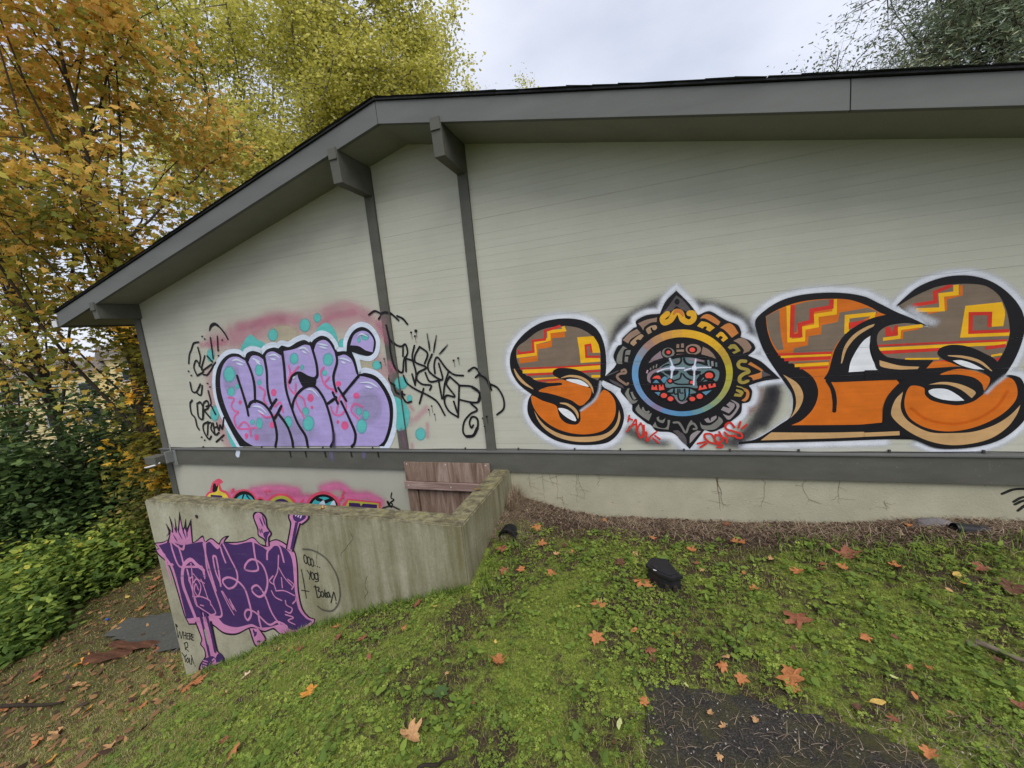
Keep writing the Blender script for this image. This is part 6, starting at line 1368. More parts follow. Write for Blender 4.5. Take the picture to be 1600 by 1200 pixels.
class Paint:
    def __init__(s): s.v, s.f, s.c = [], [], []
    def add(s, pts, faces, cols, y):
        o = len(s.v)
        ys = y if hasattr(y, '__len__') else [y]*len(pts)
        s.v += [(p[0], yy, p[1]) for p, yy in zip(pts, ys)]; s.c += cols
        s.f += [tuple(i+o for i in f) for f in faces]
    def op(s, kind, col, w, pts, y):
        c = PC[col] if isinstance(col, str) else (*srgb(col), 1.0)
        w = w/1000
        if kind == 'F':
            P = cat_rom(pts, True)
            tri = tessellate_polygon([[Vector((p[0], p[1], 0)) for p in P]])
            s.add(P, tri, [c]*len(P), y)
        elif kind == 'E':
            ctr = np.array(pts[0][:2])/1000; R = cat_rom(pts[1:], True, 3)
            n = len(R); rings = [0.0, 0.72, 1.06]; al = [1, 1, 0]
            P = [ctr]+[ctr+(q-ctr)*r for r in rings[1:] for q in R]; cols = [(*c[:3], c[3]*al[0])]+[(*c[:3], c[3]*al[k]) for k in (1, 2) for _ in range(n)]
            fs = [(0, 1+i, 1+(i+1) % n) for i in range(n)]+[(1+i, 1+n+i, 1+n+(i+1) % n, 1+(i+1) % n) for i in range(n)]
            s.add(P, fs, cols, y)
        elif kind in 'KT':
            P = cat_rom(pts, False); n = len(P); Nn, T_ = normals2(P); hw = np.full(n, w/2)
            if kind == 'T': hw = w/2*np.clip(np.sin(np.linspace(0.12, math.pi-0.12, n))**0.7, 0.12, 1)
            else: hw *= 1+0.06*np.sin(np.linspace(0, 9, n)+w*900)
            Q = []; 
            cap = 5 if kind == 'K' else 1
            an = np.linspace(math.pi/2, -math.pi/2, cap+2)
            yy = []
            for i in range(n): Q += [P[i]+Nn[i]*hw[i], P[i]-Nn[i]*hw[i]]; yy += [y-0.00006*i/n]*2
            fs = [(2*i, 2*i+1, 2*i+3, 2*i+2) for i in range(n-1)]
            if kind == 'K':
                for e, sg in ((0, -1), (n-1, 1)):
                    st_ = len(Q); Q.append(P[e]); yy.append(yy[2*e])
                    for a in an: Q.append(P[e]+Nn[e]*hw[e]*math.sin(a)+sg*T_[e]*hw[e]*math.cos(a)); yy.append(yy[2*e])
                    fs += [(st_, st_+1+k, st_+2+k) for k in range(len(an)-1)]
            s.add(Q, fs, [c]*len(Q), yy)
        elif kind == 'P':
            P = [np.array(p[:2], float)/1000 for p in pts]; n = len(P); Q = []
            for i in range(n):
                d0 = P[i]-P[i-1] if i else P[1]-P[0]; d1 = P[i+1]-P[i] if i < n-1 else P[-1]-P[-2]
                d0 = d0/np.linalg.norm(d0); d1 = d1/np.linalg.norm(d1)
                n0 = np.array([-d0[1], d0[0]]); n1 = np.array([-d1[1], d1[0]]); m = n0+n1; L = np.linalg.norm(m)
                m = m/L if L > 0.2 else n0
                k = min(1.5, 1/max(0.3, float(m@n0)))
                Q += [P[i]+m*w/2*k, P[i]-m*w/2*k]
            s.add(Q, [(2*i, 2*i+1, 2*i+3, 2*i+2) for i in range(n-1)], [c]*len(Q), y)
        elif kind == 'S':
            if col in LOWOPS: w *= 1.5
            P = cat_rom(pts, False, 5); n = len(P); Nn, T_ = normals2(P)
            ex = min(w*0.4, 0.12); P = np.vstack([P[0]-T_[0]*ex, P, P[-1]+T_[-1]*ex]); Nn = np.vstack([Nn[0], Nn, Nn[-1]]); n += 2
            prof = [(-1, 0), (-0.8, .05), (-0.6, .2), (-0.42, .5), (-0.24, .86), (-.1, .98), (.1, .98), (0.24, .86), (0.42, .5), (0.6, .2), (0.8, .05), (1, 0)]; m = len(prof); Q = []; cols = []; yy = []
            for i in range(n):
                e = 0.0 if i in (0, n-1) else 1.0
                for u_, a in prof: Q.append(P[i]+Nn[i]*w/2*u_); cols.append((*c[:3], c[3]*a*e)); yy.append(y-0.00006*i/n)
            s.add(Q, [(i*m+k, i*m+k+1, (i+1)*m+k+1, (i+1)*m+k) for i in range(n-1) for k in range(m-1)], cols, yy)
    def build(s, name, parent, face_y, boards, label=None, zmax=None, zmin=None):
        me = bpy.data.meshes.new(name)
        me.from_pydata([(x, y+face_y, z) for x, y, z in s.v], [], s.f)
        a = me.attributes.new('paint', 'FLOAT_COLOR', 'POINT'); a.data.foreach_set('color', np.array(s.c, np.float32).ravel())
        bm = bmesh.new(); bm.from_mesh(me)
        def cut(co, no, clear=None):
            bmesh.ops.bisect_plane(bm, geom=bm.verts[:]+bm.edges[:]+bm.faces[:], dist=1e-6, plane_co=co, plane_no=no, clear_outer=bool(clear))
        if zmax is not None: cut((0, 0, zmax), (0, 0, 1), True)
        if zmin is not None: cut((0, 0, zmin), (0, 0, -1), True)
        if boards:
            zs = [v.co.z for v in bm.verts]; z0_, z1_ = min(zs), max(zs); xs_ = [v.co.x for v in bm.verts]
            for zg, gap in GROOVES:
                if z0_ < zg < z1_ and gap > 0.0006:
                    h_ = gap*0.5+0.0003
                    cut((0, 0, zg-2*h_), (0, 0, 1)); cut((0, 0, zg), (0, 0, 1))
                    dl = [f for f in bm.faces if zg-2*h_ < f.calc_center_median().z < zg]
                    bmesh.ops.delete(bm, geom=dl, context='FACES')
            for a_, b_ in POSTS:
                if min(xs_) < b_ and max(xs_) > a_:
                    cut((a_, 0, 0), (1, 0, 0)); cut((b_, 0, 0), (1, 0, 0))
                    fs = [f for f in bm.faces if a_ < f.calc_center_median().x < b_]
                    if fs:
                        r = bmesh.ops.split(bm, geom=fs)
                        for v in {v for f in r['geom'] if isinstance(f, bmesh.types.BMFace) for v in f.verts}: v.co.y -= 0.0285
        bm.normal_update()
        fl_ = [f for f in bm.faces if f.normal.y > 0]
        bmesh.ops.reverse_faces(bm, faces=fl_)
        bm.to_mesh(me); bm.free(); me.materials.append(MAT['paint'])
        o = link(bpy.data.objects.new(name, me), parent)
        if label: o['label'] = label
        return o
lowcount = [0]
def paint(key, name, parent, face_y=0.0, boards=True, label=None, base=0.0045, **kw):
    P = Paint()
    for k, (kind, col, w_, pts) in enumerate(PAINT[key]):
        if col in LOWOPS: y = -(0.0016+lowcount[0]*0.00012); lowcount[0] += 1
        else: y = -(base+k*0.00008)
        P.op(kind, col, w_, pts, y)
    return P.build(name, parent, face_y, boards, label, **kw)
def paint_each(key, name, parent, face_y=0.0, boards=True, base=0.0045, **kw):   # one object for every stroke or shape
    for k, (kind, col, w_, pts) in enumerate(PAINT[key]):
        P = Paint(); P.op(kind, col, w_, pts, -(base+k*0.00008)); P.build(name, parent, face_y, boards, None, **kw)
def holder(name, parent, label):
    o = empty(name); o.parent = parent; o['label'] = label
    if parent is bld: o.matrix_parent_inverse = Matrix.Translation((1.3, 0, 0))
    return o
mural = child(empty('letter_mural')); mural.location = (0, 0, 0); mural.matrix_parent_inverse = Matrix.Translation((1.3, 0, 0)); mural['label'] = 'large orange, brown and black SOLS letters with a sun mask for the O'
LT = BELT_T+0.003
paint('letter_s', 'mural_letter', mural, label='orange S with zigzag pattern left of the sun', zmin=LT)
paint('letter_l', 'mural_letter', mural, label='wide orange L with zigzag pattern right of the sun', zmin=LT)
paint('letter_s_second', 'mural_letter', mural, label='orange S with square spiral at the right end', base=0.0075, zmin=LT)
paint('sun_emblem', 'sun_emblem', mural, zmin=LT, label='black pointed sun with white halo')
paint('sun_ring', 'sun_ring', mural, base=0.0056); paint_each('sun_petals', 'sun_petal', mural, base=0.0056); paint('sun_face', 'sun_face', mural, base=0.0056, label='stylised mask face with red cheeks and glinting eyes')
paint_each('red_signature', 'signature_stroke', mural, base=0.0085, zmin=LT)
bub = child(empty('bubble_mural')); bub.location = (0, 0, 0); bub.matrix_parent_inverse = Matrix.Translation((1.3, 0, 0)); bub['label'] = 'lilac CHEK bubble letters with black outline over pink and turquoise spray'
paint('pink_overspray', 'pink_overspray', bub, base=0.0016, zmin=LT); paint('bubble_letters', 'bubble_letters', bub, base=0.0052, zmin=LT)
paint_each('paint_drips', 'paint_drip', bub, face_y=-0.050, boards=False, base=0.0004, zmax=BELT_T-0.016)
paint_each('black_tag_crew', 'tag_stroke', holder('black_tag', bld, 'thin black CREW tag left of the bubble letters'), base=0.0075)
paint_each('black_tag_halo', 'tag_stroke', holder('black_tag', bld, 'black looping handwritten tag across the two posts'), base=0.0075, zmin=LT)
paint_each('black_scrawl', 'black_stroke', fnd, face_y=-0.021, boards=False, base=0.0004)
kid(paint('low_mural', 'low_mural', None, face_y=-0.0045, boards=False, base=0.0004, label='row of pink, turquoise and yellow shapes showing above the concrete wall'), low)
kid(paint('purple_letters', 'purple_letters', None, face_y=-1.3, boards=False, base=0.0004, zmax=TOPZ-0.013, label='purple letters outlined in pink'), cw)
kid(paint('purple_limbs', 'purple_limbs', None, face_y=-1.3, boards=False, base=0.0042, zmax=TOPZ-0.013, label='pink spikes, raised hands and feet growing from the purple letters'), cw)
paint_each('marker_writing', 'marker_stroke', holder('marker_writing', cw, 'black marker handwriting beside the purple letters'), face_y=-1.3, boards=False, base=0.0004)
# ---------------------------------------------------------------- leaf templates and scattering
MAPLE = [(0, 0), (0.10, -0.10), (0.30, -0.14), (0.46, -0.04), (0.30, 0.08), (0.36, 0.20), (0.62, 0.36), (0.50, 0.46), (0.30, 0.44), (0.22, 0.50), (0.26, 0.66), (0.14, 0.74), (0.0, 1.0)]
def maple_outline():
    r = MAPLE[1:]; l = [(-x, y) for x, y in MAPLE[1:-1]][::-1]
    return [MAPLE[0]]+r+l
def fan(outline, centre, bend=0.12):
    P = np.array([centre]+list(outline)); z = -bend*np.abs(P[:, 0])**1.3 - bend*0.5*(P[:, 1]-centre[1])**2
    n = len(outline); F_ = np.array([(0, 1+i, 1+(i+1) % n) for i in range(n)])
    return np.stack([P[:, 0], P[:, 1], z], -1), F_
SM = [(0.30, -0.14), (0.46, -0.04), (0.28, 0.10), (0.62, 0.36), (0.28, 0.44), (0.24, 0.66), (0.0, 1.0)]
T_MAPLE = fan([(0, 0)]+SM+[(-x, y) for x, y in SM[:-1]][::-1], (0, 0.3), 0.35)
T_OVAL = fan([(0, 0), (0.24, 0.22), (0.26, 0.5), (0, 1.0), (-0.26, 0.5), (-0.24, 0.22)], (0, 0.42), 0.3)
T_DIAM = (np.array([(0, 0, 0), (0.36, 0.42, -0.06), (0, 1.0, 0.0), (-0.36, 0.42, -0.06)]), np.array([(0, 1, 2), (0, 2, 3)]))
T_THIN = (np.array([(0, 0, 0), (0.09, 0.4, 0.02), (0, 1.0, -0.08), (-0.09, 0.4, 0.02)]), np.array([(0, 1, 2), (0, 2, 3)]))
def rand_rot(n, R, tilt):
    """random headings; the leaf's upper side leans away from straight up by up to tilt."""
    az = R.uniform(0, 2*np.pi, n); th = np.abs(R.normal(0, tilt, n)); ph = R.uniform(0, 2*np.pi, n)
    nz_ = np.stack([np.sin(th)*np.cos(ph), np.sin(th)*np.sin(ph), np.cos(th)], -1)
    h = np.stack([np.cos(az), np.sin(az), np.zeros(n)], -1)
    yv = h-nz_*(h*nz_).sum(1)[:, None]; yv /= np.linalg.norm(yv, axis=1)[:, None]+1e-9
    xv = np.cross(yv, nz_)
    return np.stack([xv, yv, nz_], -1)      # columns
def scatter(tmpl, pos, size, rot, lc):
    tv, tf = tmpl; n = len(pos); m = len(tv)
    V = np.einsum('nij,mj->nmi', rot, tv)*np.asarray(size)[:, None, None] + np.asarray(pos)[:, None, :]
    F_ = tf[None] + (np.arange(n)*m)[:, None, None]
    return V.reshape(-1, 3), F_.reshape(-1, 3), np.repeat(lc, m)
def bezier(a, b_, c, n): t = np.linspace(0, 1, n)[:, None]; return (1-t)**2*a+2*t*(1-t)*b_+t*t*c
def tree(name, label, base, height, crown_c, crown_r, tmpl, lsize, nleaf, lmat, bmat, trunk_r, nl=16, ns=7, tilt=0.9, seed=1, cat='tree', group=None, clump=0.35, lcf=None, lean=(0, 0), ok=None, droop=0.0, twig=2):
    R = np.random.default_rng(seed); base = np.array(base, float); cc = np.array(crown_c, float); cr = np.array(crown_r, float)
    root = empty(name, tuple(base)); tag(root, label, cat, group)
    top = np.array([cc[0]+lean[0], cc[1]+lean[1], base[2]+height])
    n = 12; trunk = bezier(base-np.array([0, 0, 0.4]), np.array([base[0]+R.normal(0, .15), base[1]+R.normal(0, .15), base[2]+height*0.5]), top, n)
    trunk[1:-1] += R.normal(0, trunk_r*0.35, (n-2, 3))*np.array([1, 1, 0]); tr_r = trunk_r*np.linspace(1.15, 0.12, n)
    paths = [(trunk, tr_r)]; ends = []
    for i in range(nl):
        t = R.uniform(0.22, 0.97); k = t*(n-1); i0 = int(k); s = trunk[i0]*(1-k+i0)+trunk[min(n-1, i0+1)]*(k-i0)
        d = R.normal(size=3); d /= np.linalg.norm(d); e = cc+d*cr*R.uniform(0.75, 1.0)
        if e[2] < s[2]-0.2*cr[2] and droop == 0: e[2] = s[2]+R.uniform(-0.1, 0.5)*cr[2]
        mid = (s+e)/2+np.array([0, 0, R.uniform(0.0, 0.25)*cr[2]]) + R.normal(0, 0.08, 3)*cr
        P = bezier(s, mid, e, 9); P[1:-1] += R.normal(0, 0.015, (7, 3))*cr.mean(); r_ = trunk_r*R.uniform(0.22, 0.42)*(1-0.55*t)
        paths.append((P, np.linspace(r_, r_*0.12, 9)))
        for j in range(ns):
            q = P[R.integers(2, 9)]; d = R.normal(size=3); d /= np.linalg.norm(d); ln = cr.mean()*R.uniform(0.15, 0.4)
            e2 = q+d*ln-np.array([0, 0, droop*ln]); P2 = bezier(q, (q+e2)/2+R.normal(0, 0.1, 3)*ln+np.array([0, 0, 0.1*ln]), e2, 6)
            paths.append((P2, np.linspace(r_*0.35, r_*0.06, 6))); ends.append(P2[1:])
            for q3 in range(twig):
                s3 = P2[R.integers(1, 6)]; d = R.normal(size=3); d /= np.linalg.norm(d); e3 = s3+d*ln*0.45
                paths.append((np.linspace(s3, e3, 4), np.linspace(r_*0.14, r_*0.04, 4))); ends.append(np.linspace(s3, e3, 4)[1:])
    if ok is not None: paths = [p for p in paths if ok(p[0]).all()] or paths[:1]
    rel = lambda A: A-base
    tubes('trunk', [(rel(P), r) for P, r in paths], bmat, root, 4)
    E_ = [e for e in ends]; sizes = np.array([len(e) for e in E_]); allp = np.concatenate(E_); cl = np.repeat(R.uniform(0, 1, len(E_)), sizes)
    idx = R.integers(0, len(allp), nleaf); pos = allp[idx]+R.normal(0, 1, (nleaf, 3))*lsize*clump*3
    base_lc = 0.5*cl[idx]+0.5*R.uniform(0, 1, nleaf)
    lc = lcf(pos, base_lc, R) if lcf else base_lc
    if ok is not None: k = ok(pos); pos, lc = pos[k], lc[k]
    m = len(pos)
    V, F_, L = scatter(tmpl, rel(pos), lsize*R.uniform(0.6, 1.25, m), rand_rot(m, R, tilt), np.clip(lc, 0, 1))
    fast_mesh('crown', V, F_, lmat, root, L)
    return root
def bush(name, label, c, r, tmpl, lsize, nleaf, lmat, seed, cat='shrub', group=None, tilt=0.8, nstem=10, lcf=None, hollow=0.45):
    R = np.random.default_rng(seed); c = np.array(c, float); r = np.array(r, float)     # c: centre of the base
    root = empty(name, tuple(c)); tag(root, label, cat, group)
    d = R.normal(size=(nleaf, 3)); d /= np.linalg.norm(d, axis=1)[:, None]; d[:, 2] = np.abs(d[:, 2])*1.0
    lump = 1+0.22*np.sin(5*d[:, 0]+seed)*np.sin(4*d[:, 1]+2)+0.15*np.sin(9*d[:, 2]+7*d[:, 0]+seed*2)
    # leaves sit in sprays, which leaves gaps and an uneven outline
    ncl = max(40, nleaf//26); ci = R.integers(0, ncl, nleaf); cd = d[:ncl]; cl_r = R.uniform(hollow, 1.02, ncl)*lump[:ncl]
    pos = cd[ci]*cl_r[ci][:, None]*r + R.normal(0, 1, (nleaf, 3))*lsize*1.5
    pos[:, 2] = np.maximum(pos[:, 2], 0.02)
    paths = [(bezier(np.zeros(3)+R.normal(0, .12, 3)*np.array([1, 1, 0])*r[0], R.normal(0, .2, 3)*r+np.array([0, 0, r[2]*.5]), cd[k]*r*cl_r[k]*0.95, 7), np.linspace(0.02, 0.004, 7)*max(0.5, r[2]/2)) for k in range(nstem)]
    tubes('stems', paths, MAT['bark'], root, 5)
    lc = 0.5*R.uniform(0, 1, ncl)[ci]+0.5*R.uniform(0, 1, nleaf)
    if lcf: lc = lcf(pos, lc, R)
    V, F_, L = scatter(tmpl, pos, lsize*R.uniform(0.6, 1.3, nleaf), rand_rot(nleaf, R, tilt), np.clip(lc, 0, 1))
    fast_mesh('foliage', V, F_, lmat, root, L)
    return root
def gz(x, y): return float(terrain(x, y))
def clear_roof(P): return ~((P[:, 0] > -8.6) & (P[:, 0] < 5.6) & (P[:, 1] > -1.0) & (P[:, 1] < 10.5) & (P[:, 2] < 4.4)) & ~((P[:, 0] > -8.6) & (P[:, 1] < 1.5))
def maple_lc(p, b_, R):      # greener low and inside, orange and brown high and outside
    t = (p[:, 2]-3.5)/8.0
    return np.clip(0.08+0.78*b_+0.22*np.clip(t, 0, 1), 0, 1)
tree('bigleaf_maple', 'tall maple with big orange and green autumn leaves beyond the low eave', (-13.2, 2.9, gz(-13.2, 2.9)), 15.5, (-12.9, 2.9, 8.7), (3.9, 4.0, 5.0), T_MAPLE, 0.155, 14500, MAT['maple'], MAT['bark'], 0.15, nl=36, ns=10, tilt=0.95, seed=4, clump=0.55, lcf=maple_lc, ok=clear_roof)
tree('bigleaf_maple', 'second orange leaved maple at the left edge, leaning branches low', (-18.3, 3.4, gz(-18.3, 3.4)), 18, (-16.2, 1.5, 9.2), (3.6, 3.2, 5.4), T_MAPLE, 0.155, 11500, MAT['maple'], MAT['bark'], 0.15, nl=30, ns=9, tilt=0.95, seed=14, clump=0.55, lcf=maple_lc)
tree('cottonwood_tree', 'tall yellow green cottonwood rising behind the left roof slope', (-14.0, 13.5, gz(-14, 13.5)), 24, (-14.0, 13.5, 12.5), (5.8, 5.2, 10.5), T_DIAM, 0.17, 78000, MAT['poplar'], MAT['barkp'], 0.34, nl=44, ns=12, tilt=1.2, seed=5, clump=0.62)
tree('cottonwood_tree', 'yellow green cottonwood filling the gap between the orange maple and the tallest cottonwood', (-20.5, 13.0, gz(-20.5, 13.0)), 24, (-20.0, 12.0, 15.5), (5.4, 5.0, 8.0), T_DIAM, 0.18, 36000, MAT['poplar'], MAT['barkp'], 0.30, nl=40, ns=11, tilt=1.2, seed=15, clump=0.55)
tree('cottonwood_tree', 'narrower yellow green cottonwood behind the roof ridge', (-10.9, 17.5, gz(-10.9, 17.5)), 21, (-11.1, 17.5, 10.5), (2.9, 3.2, 8.6), T_DIAM, 0.17, 30000, MAT['poplar'], MAT['barkp'], 0.26, nl=32, ns=10, tilt=1.2, seed=6, clump=0.6)
for k, (x_, y_, h_, lb) in enumerate([(-11.3, 28, 23.6, 'slim poplar whose top shows just right of the yellow cottonwoods'), (-8.2, 33, 24.6, 'far poplar tip just above the middle of the right roof slope'), (-9.3, 34.5, 25.8, 'far poplar tip, second of the cluster above the roof'), (-10.4, 30, 22.4, 'short far poplar between the cottonwoods and the cluster')]):
    tree('poplar_tree', lb, (x_, y_, gz(x_, y_)), h_, (x_, y_, gz(x_, y_)+h_*0.62), (1.1, 1.1, h_*0.36), T_DIAM, 0.20, 5200, MAT['poplar'], MAT['barkp'], 0.16, nl=26, ns=5, tilt=1.2, seed=20+k, clump=0.6, group='poplars beyond the roof')
# right side: dense conifer and a thin bare-ish tree
tree('conifer_tree', 'dark dense evergreen towering behind the right end of the roof', (14.5, 19.0, gz(14.5, 19)), 22, (14.5, 19.0, 9.5), (5.8, 5.0, 9.0), T_THIN, 0.27, 70000, MAT['conifer'], MAT['bark'], 0.35, nl=60, ns=10, tilt=0.9, seed=8, clump=0.35, droop=0.5)
tree('thin_tree', 'nearly bare small leaved tree left of the dark evergreen', (8.9, 19.5, gz(8.9, 19.5)), 12.8, (9.1, 19.5, 6.6), (2.6, 2.2, 4.8), T_DIAM, 0.13, 3600, MAT['conifer'], MAT['twig'], 0.12, nl=30, ns=9, tilt=1.0, seed=9, clump=1.0, twig=4)
# left: dark evergreen hedge trees, thin young trees, vine maple
for k, (x_, y_, r_, h_, lb) in enumerate([(-17.2, 0.6, 2.2, 5.6, 'dark green laurel tree at the left edge of the photo'), (-16.4, 2.5, 2.0, 5.2, 'dark green laurel in the middle of the hedge'), (-15.8, 4.3, 1.9, 5.0, 'dark green laurel nearest the building corner'), (-19.5, 2.2, 2.6, 6.4, 'taller dark laurel behind the front hedge row'), (-18.6, 5.0, 2.4, 6.0, 'dark laurel behind the hedge towards the building')]):
    bush('laurel_tree', lb, (x_, y_, gz(x_, y_)-0.1), (r_, r_, h_), T_OVAL, 0.20, 9000, MAT['laurel'], 30+k, 'tree', 'laurel hedge trees', tilt=0.7, nstem=14)
for k, (x_, y_, h_, lb) in enumerate([(-20.5, 3.2, 11.0, 'young thin green leaved tree at far left behind the hedge'), (-18.5, 6.2, 10.0, 'young thin leaved tree left of the eave tip'), (-16.8, 7.2, 8.8, 'young olive green tree below the eave tip')]):
    tree('young_tree', lb, (x_, y_, gz(x_, y_)), h_, (x_, y_, gz(x_, y_)+h_*0.66), (1.9, 1.9, h_*0.36), T_MAPLE, 0.14, 1700, MAT['midgreen'], MAT['bark'], 0.10, nl=22, ns=7, tilt=0.9, seed=50+k, clump=0.5, group='young trees behind the hedge')
tree('vine_maple', 'small vine maple with bright yellow orange leaves beside the building corner', (-12.2, 2.9, gz(-12.2, 2.9)), 6.6, (-11.6, 2.45, -0.55), (1.3, 1.1, 3.0), T_MAPLE, 0.14, 2600, MAT['vine'], MAT['twig'], 0.07, nl=26, ns=6, tilt=0.6, seed=60, clump=0.45, lcf=lambda p, b_, R: 0.05+0.45*b_+np.where(np.sin(p[:, 2]*3.1+p[:, 0]*2.3)*np.sin(p[:, 1]*3.7+1) > 0.25, 0.5, 0.0))
bush('olive_shrub', 'dark olive shrub filling in under the yellow vine maple', (-13.4, 3.4, gz(-13.4, 3.4)-0.1), (1.5, 1.5, 4.6), T_OVAL, 0.13, 7500, MAT['midgreen'], 71, 'shrub', tilt=0.8)
def bram(p, b_, R): return np.clip(0.10+0.55*b_+0.45*np.clip(p[:, 2]/1.2, 0, 1)*R.uniform(0, 1, len(p)), 0, 1)
for k, (x_, y_, rx, ry, h_, lb) in enumerate([(-13.3, -0.2, 1.5, 0.9, 1.25, 'low bramble mound with yellow green leaves at the left edge'), (-13.9, 1.0, 1.5, 1.0, 1.35, 'low bramble mound in the middle of the bank'), (-13.6, 2.0, 1.2, 0.9, 1.2, 'low bramble mound under the vine maple'), (-15.0, 0.6, 1.8, 1.2, 1.6, 'bramble mound against the foot of the laurel hedge'), (-11.9, -0.75, 0.8, 0.5, 0.65, 'small bright bramble clump nearest the mown grass')]):
    bush('bramble', lb, (x_, y_, gz(x_, y_)-0.05), (rx, ry, h_), T_OVAL, 0.155, 4200, MAT['bramble'], 80+k, 'shrub', 'bramble bank left of the grass', tilt=0.7, nstem=12, lcf=bram, hollow=0.6)

# ---------------------------------------------------------------- far background
hl = []
hx = np.linspace(-420, 420, 120); hz = 9+9*np.sin(hx*0.013+1)+5*np.sin(hx*0.031)
yv_ = np.linspace(-200, 460, 120)
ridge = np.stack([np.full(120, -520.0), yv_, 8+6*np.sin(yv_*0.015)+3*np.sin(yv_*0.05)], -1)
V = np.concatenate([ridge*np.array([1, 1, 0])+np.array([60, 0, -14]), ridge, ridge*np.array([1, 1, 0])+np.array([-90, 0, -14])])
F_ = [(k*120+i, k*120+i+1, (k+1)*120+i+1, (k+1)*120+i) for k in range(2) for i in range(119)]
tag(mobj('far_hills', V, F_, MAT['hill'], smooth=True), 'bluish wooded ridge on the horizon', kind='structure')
def far_house(label, x, y, wd, dp, z0_, h_, rot, nw, rows):
    root = empty('far_building', (x, y, z0_)); root.rotation_euler = (0, 0, rot); tag(root, label, 'building', 'sunlit buildings beyond the trees')
    box('wall', -dp/2, dp/2, -wd/2, wd/2, 0, h_, MAT['cream'], root)
    prism_poly = [(-dp/2-0.4, h_), (dp/2+0.4, h_), (0, h_+1.6)]
    prism('roof', prism_poly, -wd/2-0.4, wd/2+0.4, MAT['roofr'], root)
    for r in range(rows):
        for k in range(nw):
            yy = -wd/2+(k+0.5)*wd/nw; zz = h_-2.4-r*2.8
            f = box('window', dp/2-0.05, dp/2+0.06, yy-0.75, yy+0.75, zz-0.1, zz+1.3, MAT['white'], root)
            box('pane', dp/2+0.061, dp/2+0.07, yy-0.62, yy+0.62, zz+0.02, zz+1.18, MAT['glass'], f)
far_house('long cream sunlit building seen through the trees at left', -62, 17, 24, 9, -8, 9.6, math.radians(-12), 9, 3)
far_house('smaller cream sunlit building nearer the eave, behind leaves', -56, 29, 11, 8, -7.8, 10.4, math.radians(-20), 4, 3)

# ---------------------------------------------------------------- ground cover
R = np.random.default_rng(99)
def blotch(x, y): return 0.5+0.25*np.sin(2.3*x+1.1*y)*np.sin(1.9*y-1.2*x+0.6)+0.22*np.sin(6.1*x-3.3*y+1)*np.sin(5.3*y+2.4*x)+0.13*np.sin(13*x+9*y)*np.sin(12*y-8*x)
def free(x, y):
    inwall = (x > -5.55) & (x < -1.42) & (y > -1.325)
    wob = 0.022*np.sin(x*23+y*7)+0.018*np.sin(y*31-x*13)+R.normal(0, 0.022, x.shape)
    pad = (y < -2.07-np.clip(x-0.3, 0, 2)**2*0.22+wob) & (x > -0.04+wob) & (x < 1.25+wob)
    return ~inwall & ~pad & (y < -0.05)
def mulchy(x, y): return (y > -0.42-0.08*np.sin(3*x)-0.05*np.sin(7.3*x+1))
# clover and small broad-leaved weeds, three leaflets each
n = 185000
x = R.uniform(-6.6, 3.6, n); y = R.uniform(-3.7, -0.1, n)
dens = np.clip((blotch(x, y)+0.35*np.sin(31*x+11*y)*np.sin(27*y-17*x)-0.36)*2.2, 0.03, 1)*np.interp(x, [-6.5, -4.5, -3, -1], [0.10, 0.22, 0.75, 1])
dens = np.where(mulchy(x, y), dens*0.05, dens)
k = free(x, y) & (R.uniform(0, 1, n) < dens); x, y = x[k], y[k]; n = len(x)
zc = terrain(x, y)+R.uniform(0.008, 0.034, n); sz = R.uniform(0.0045, 0.0125, n)*np.interp(R.uniform(0, 1, n), [0, 0.9, 1], [0.8, 1.1, 1.7])
pl = R.uniform(0, 2*np.pi, n); tl = R.normal(0, 0.35, (n, 2))
leaflet = np.array([(0, 0, 0), (0.62, 0.72, 0.10), (0.0, 1.05, 0.03), (-0.62, 0.72, 0.10)])
TV = []
for a in (0, 2.09, 4.19):
    c_, s_ = math.cos(a), math.sin(a); TV.append(np.stack([leaflet[:, 0]*c_-leaflet[:, 1]*s_, leaflet[:, 0]*s_+leaflet[:, 1]*c_, leaflet[:, 2]], -1))
TV = np.concatenate(TV); TF = np.concatenate([np.array([(0, 1, 2), (0, 2, 3)])+4*q for q in range(3)])
V, F_, L = scatter((TV, TF), np.stack([x, y, zc], -1), sz, rand_rot(n, R, 0.38), np.clip(0.5*blotch(x*1.7, y*1.7)+0.55*R.uniform(0, 1, n)-0.02, 0, 1))
tag(fast_mesh('clover', V, F_, MAT['clover'], attr=L), 'clover and small weeds carpeting the slope', 'clover', kind='stuff')
# grass blades
def blades(name, label, n, x, y, hmin, hmax, wd, lc, mat, flat, cat):
    a = R.uniform(0, 2*np.pi, n); h_ = R.uniform(hmin, hmax, n); lean = R.uniform(flat[0], flat[1], n)
    b0_ = np.stack([x, y, terrain(x, y)], -1); d = np.stack([np.cos(a), np.sin(a), np.zeros(n)], -1); s_ = np.stack([-np.sin(a), np.cos(a), np.zeros(n)], -1)*wd*R.uniform(0.6, 1.3, n)[:, None]
    up = np.array([0, 0, 1.0]); mid = b0_+d*(h_*lean*0.4)[:, None]+up*(h_*0.55*(1-lean*0.75))[:, None]; tip = b0_+d*(h_*lean)[:, None]+up*(h_*(1-lean*0.92))[:, None]
    V = np.stack([b0_-s_, b0_+s_, mid+s_*0.8, mid-s_*0.8, tip], 1).reshape(-1, 3); o = (np.arange(n)*5)[:, None, None]
    F_ = (np.array([(0, 1, 2), (0, 2, 3), (3, 2, 4)])[None]+o).reshape(-1, 3)
    ob = fast_mesh(name, V, F_, mat, attr=np.repeat(lc, 5)); tag(ob, label, cat, kind='stuff'); return ob
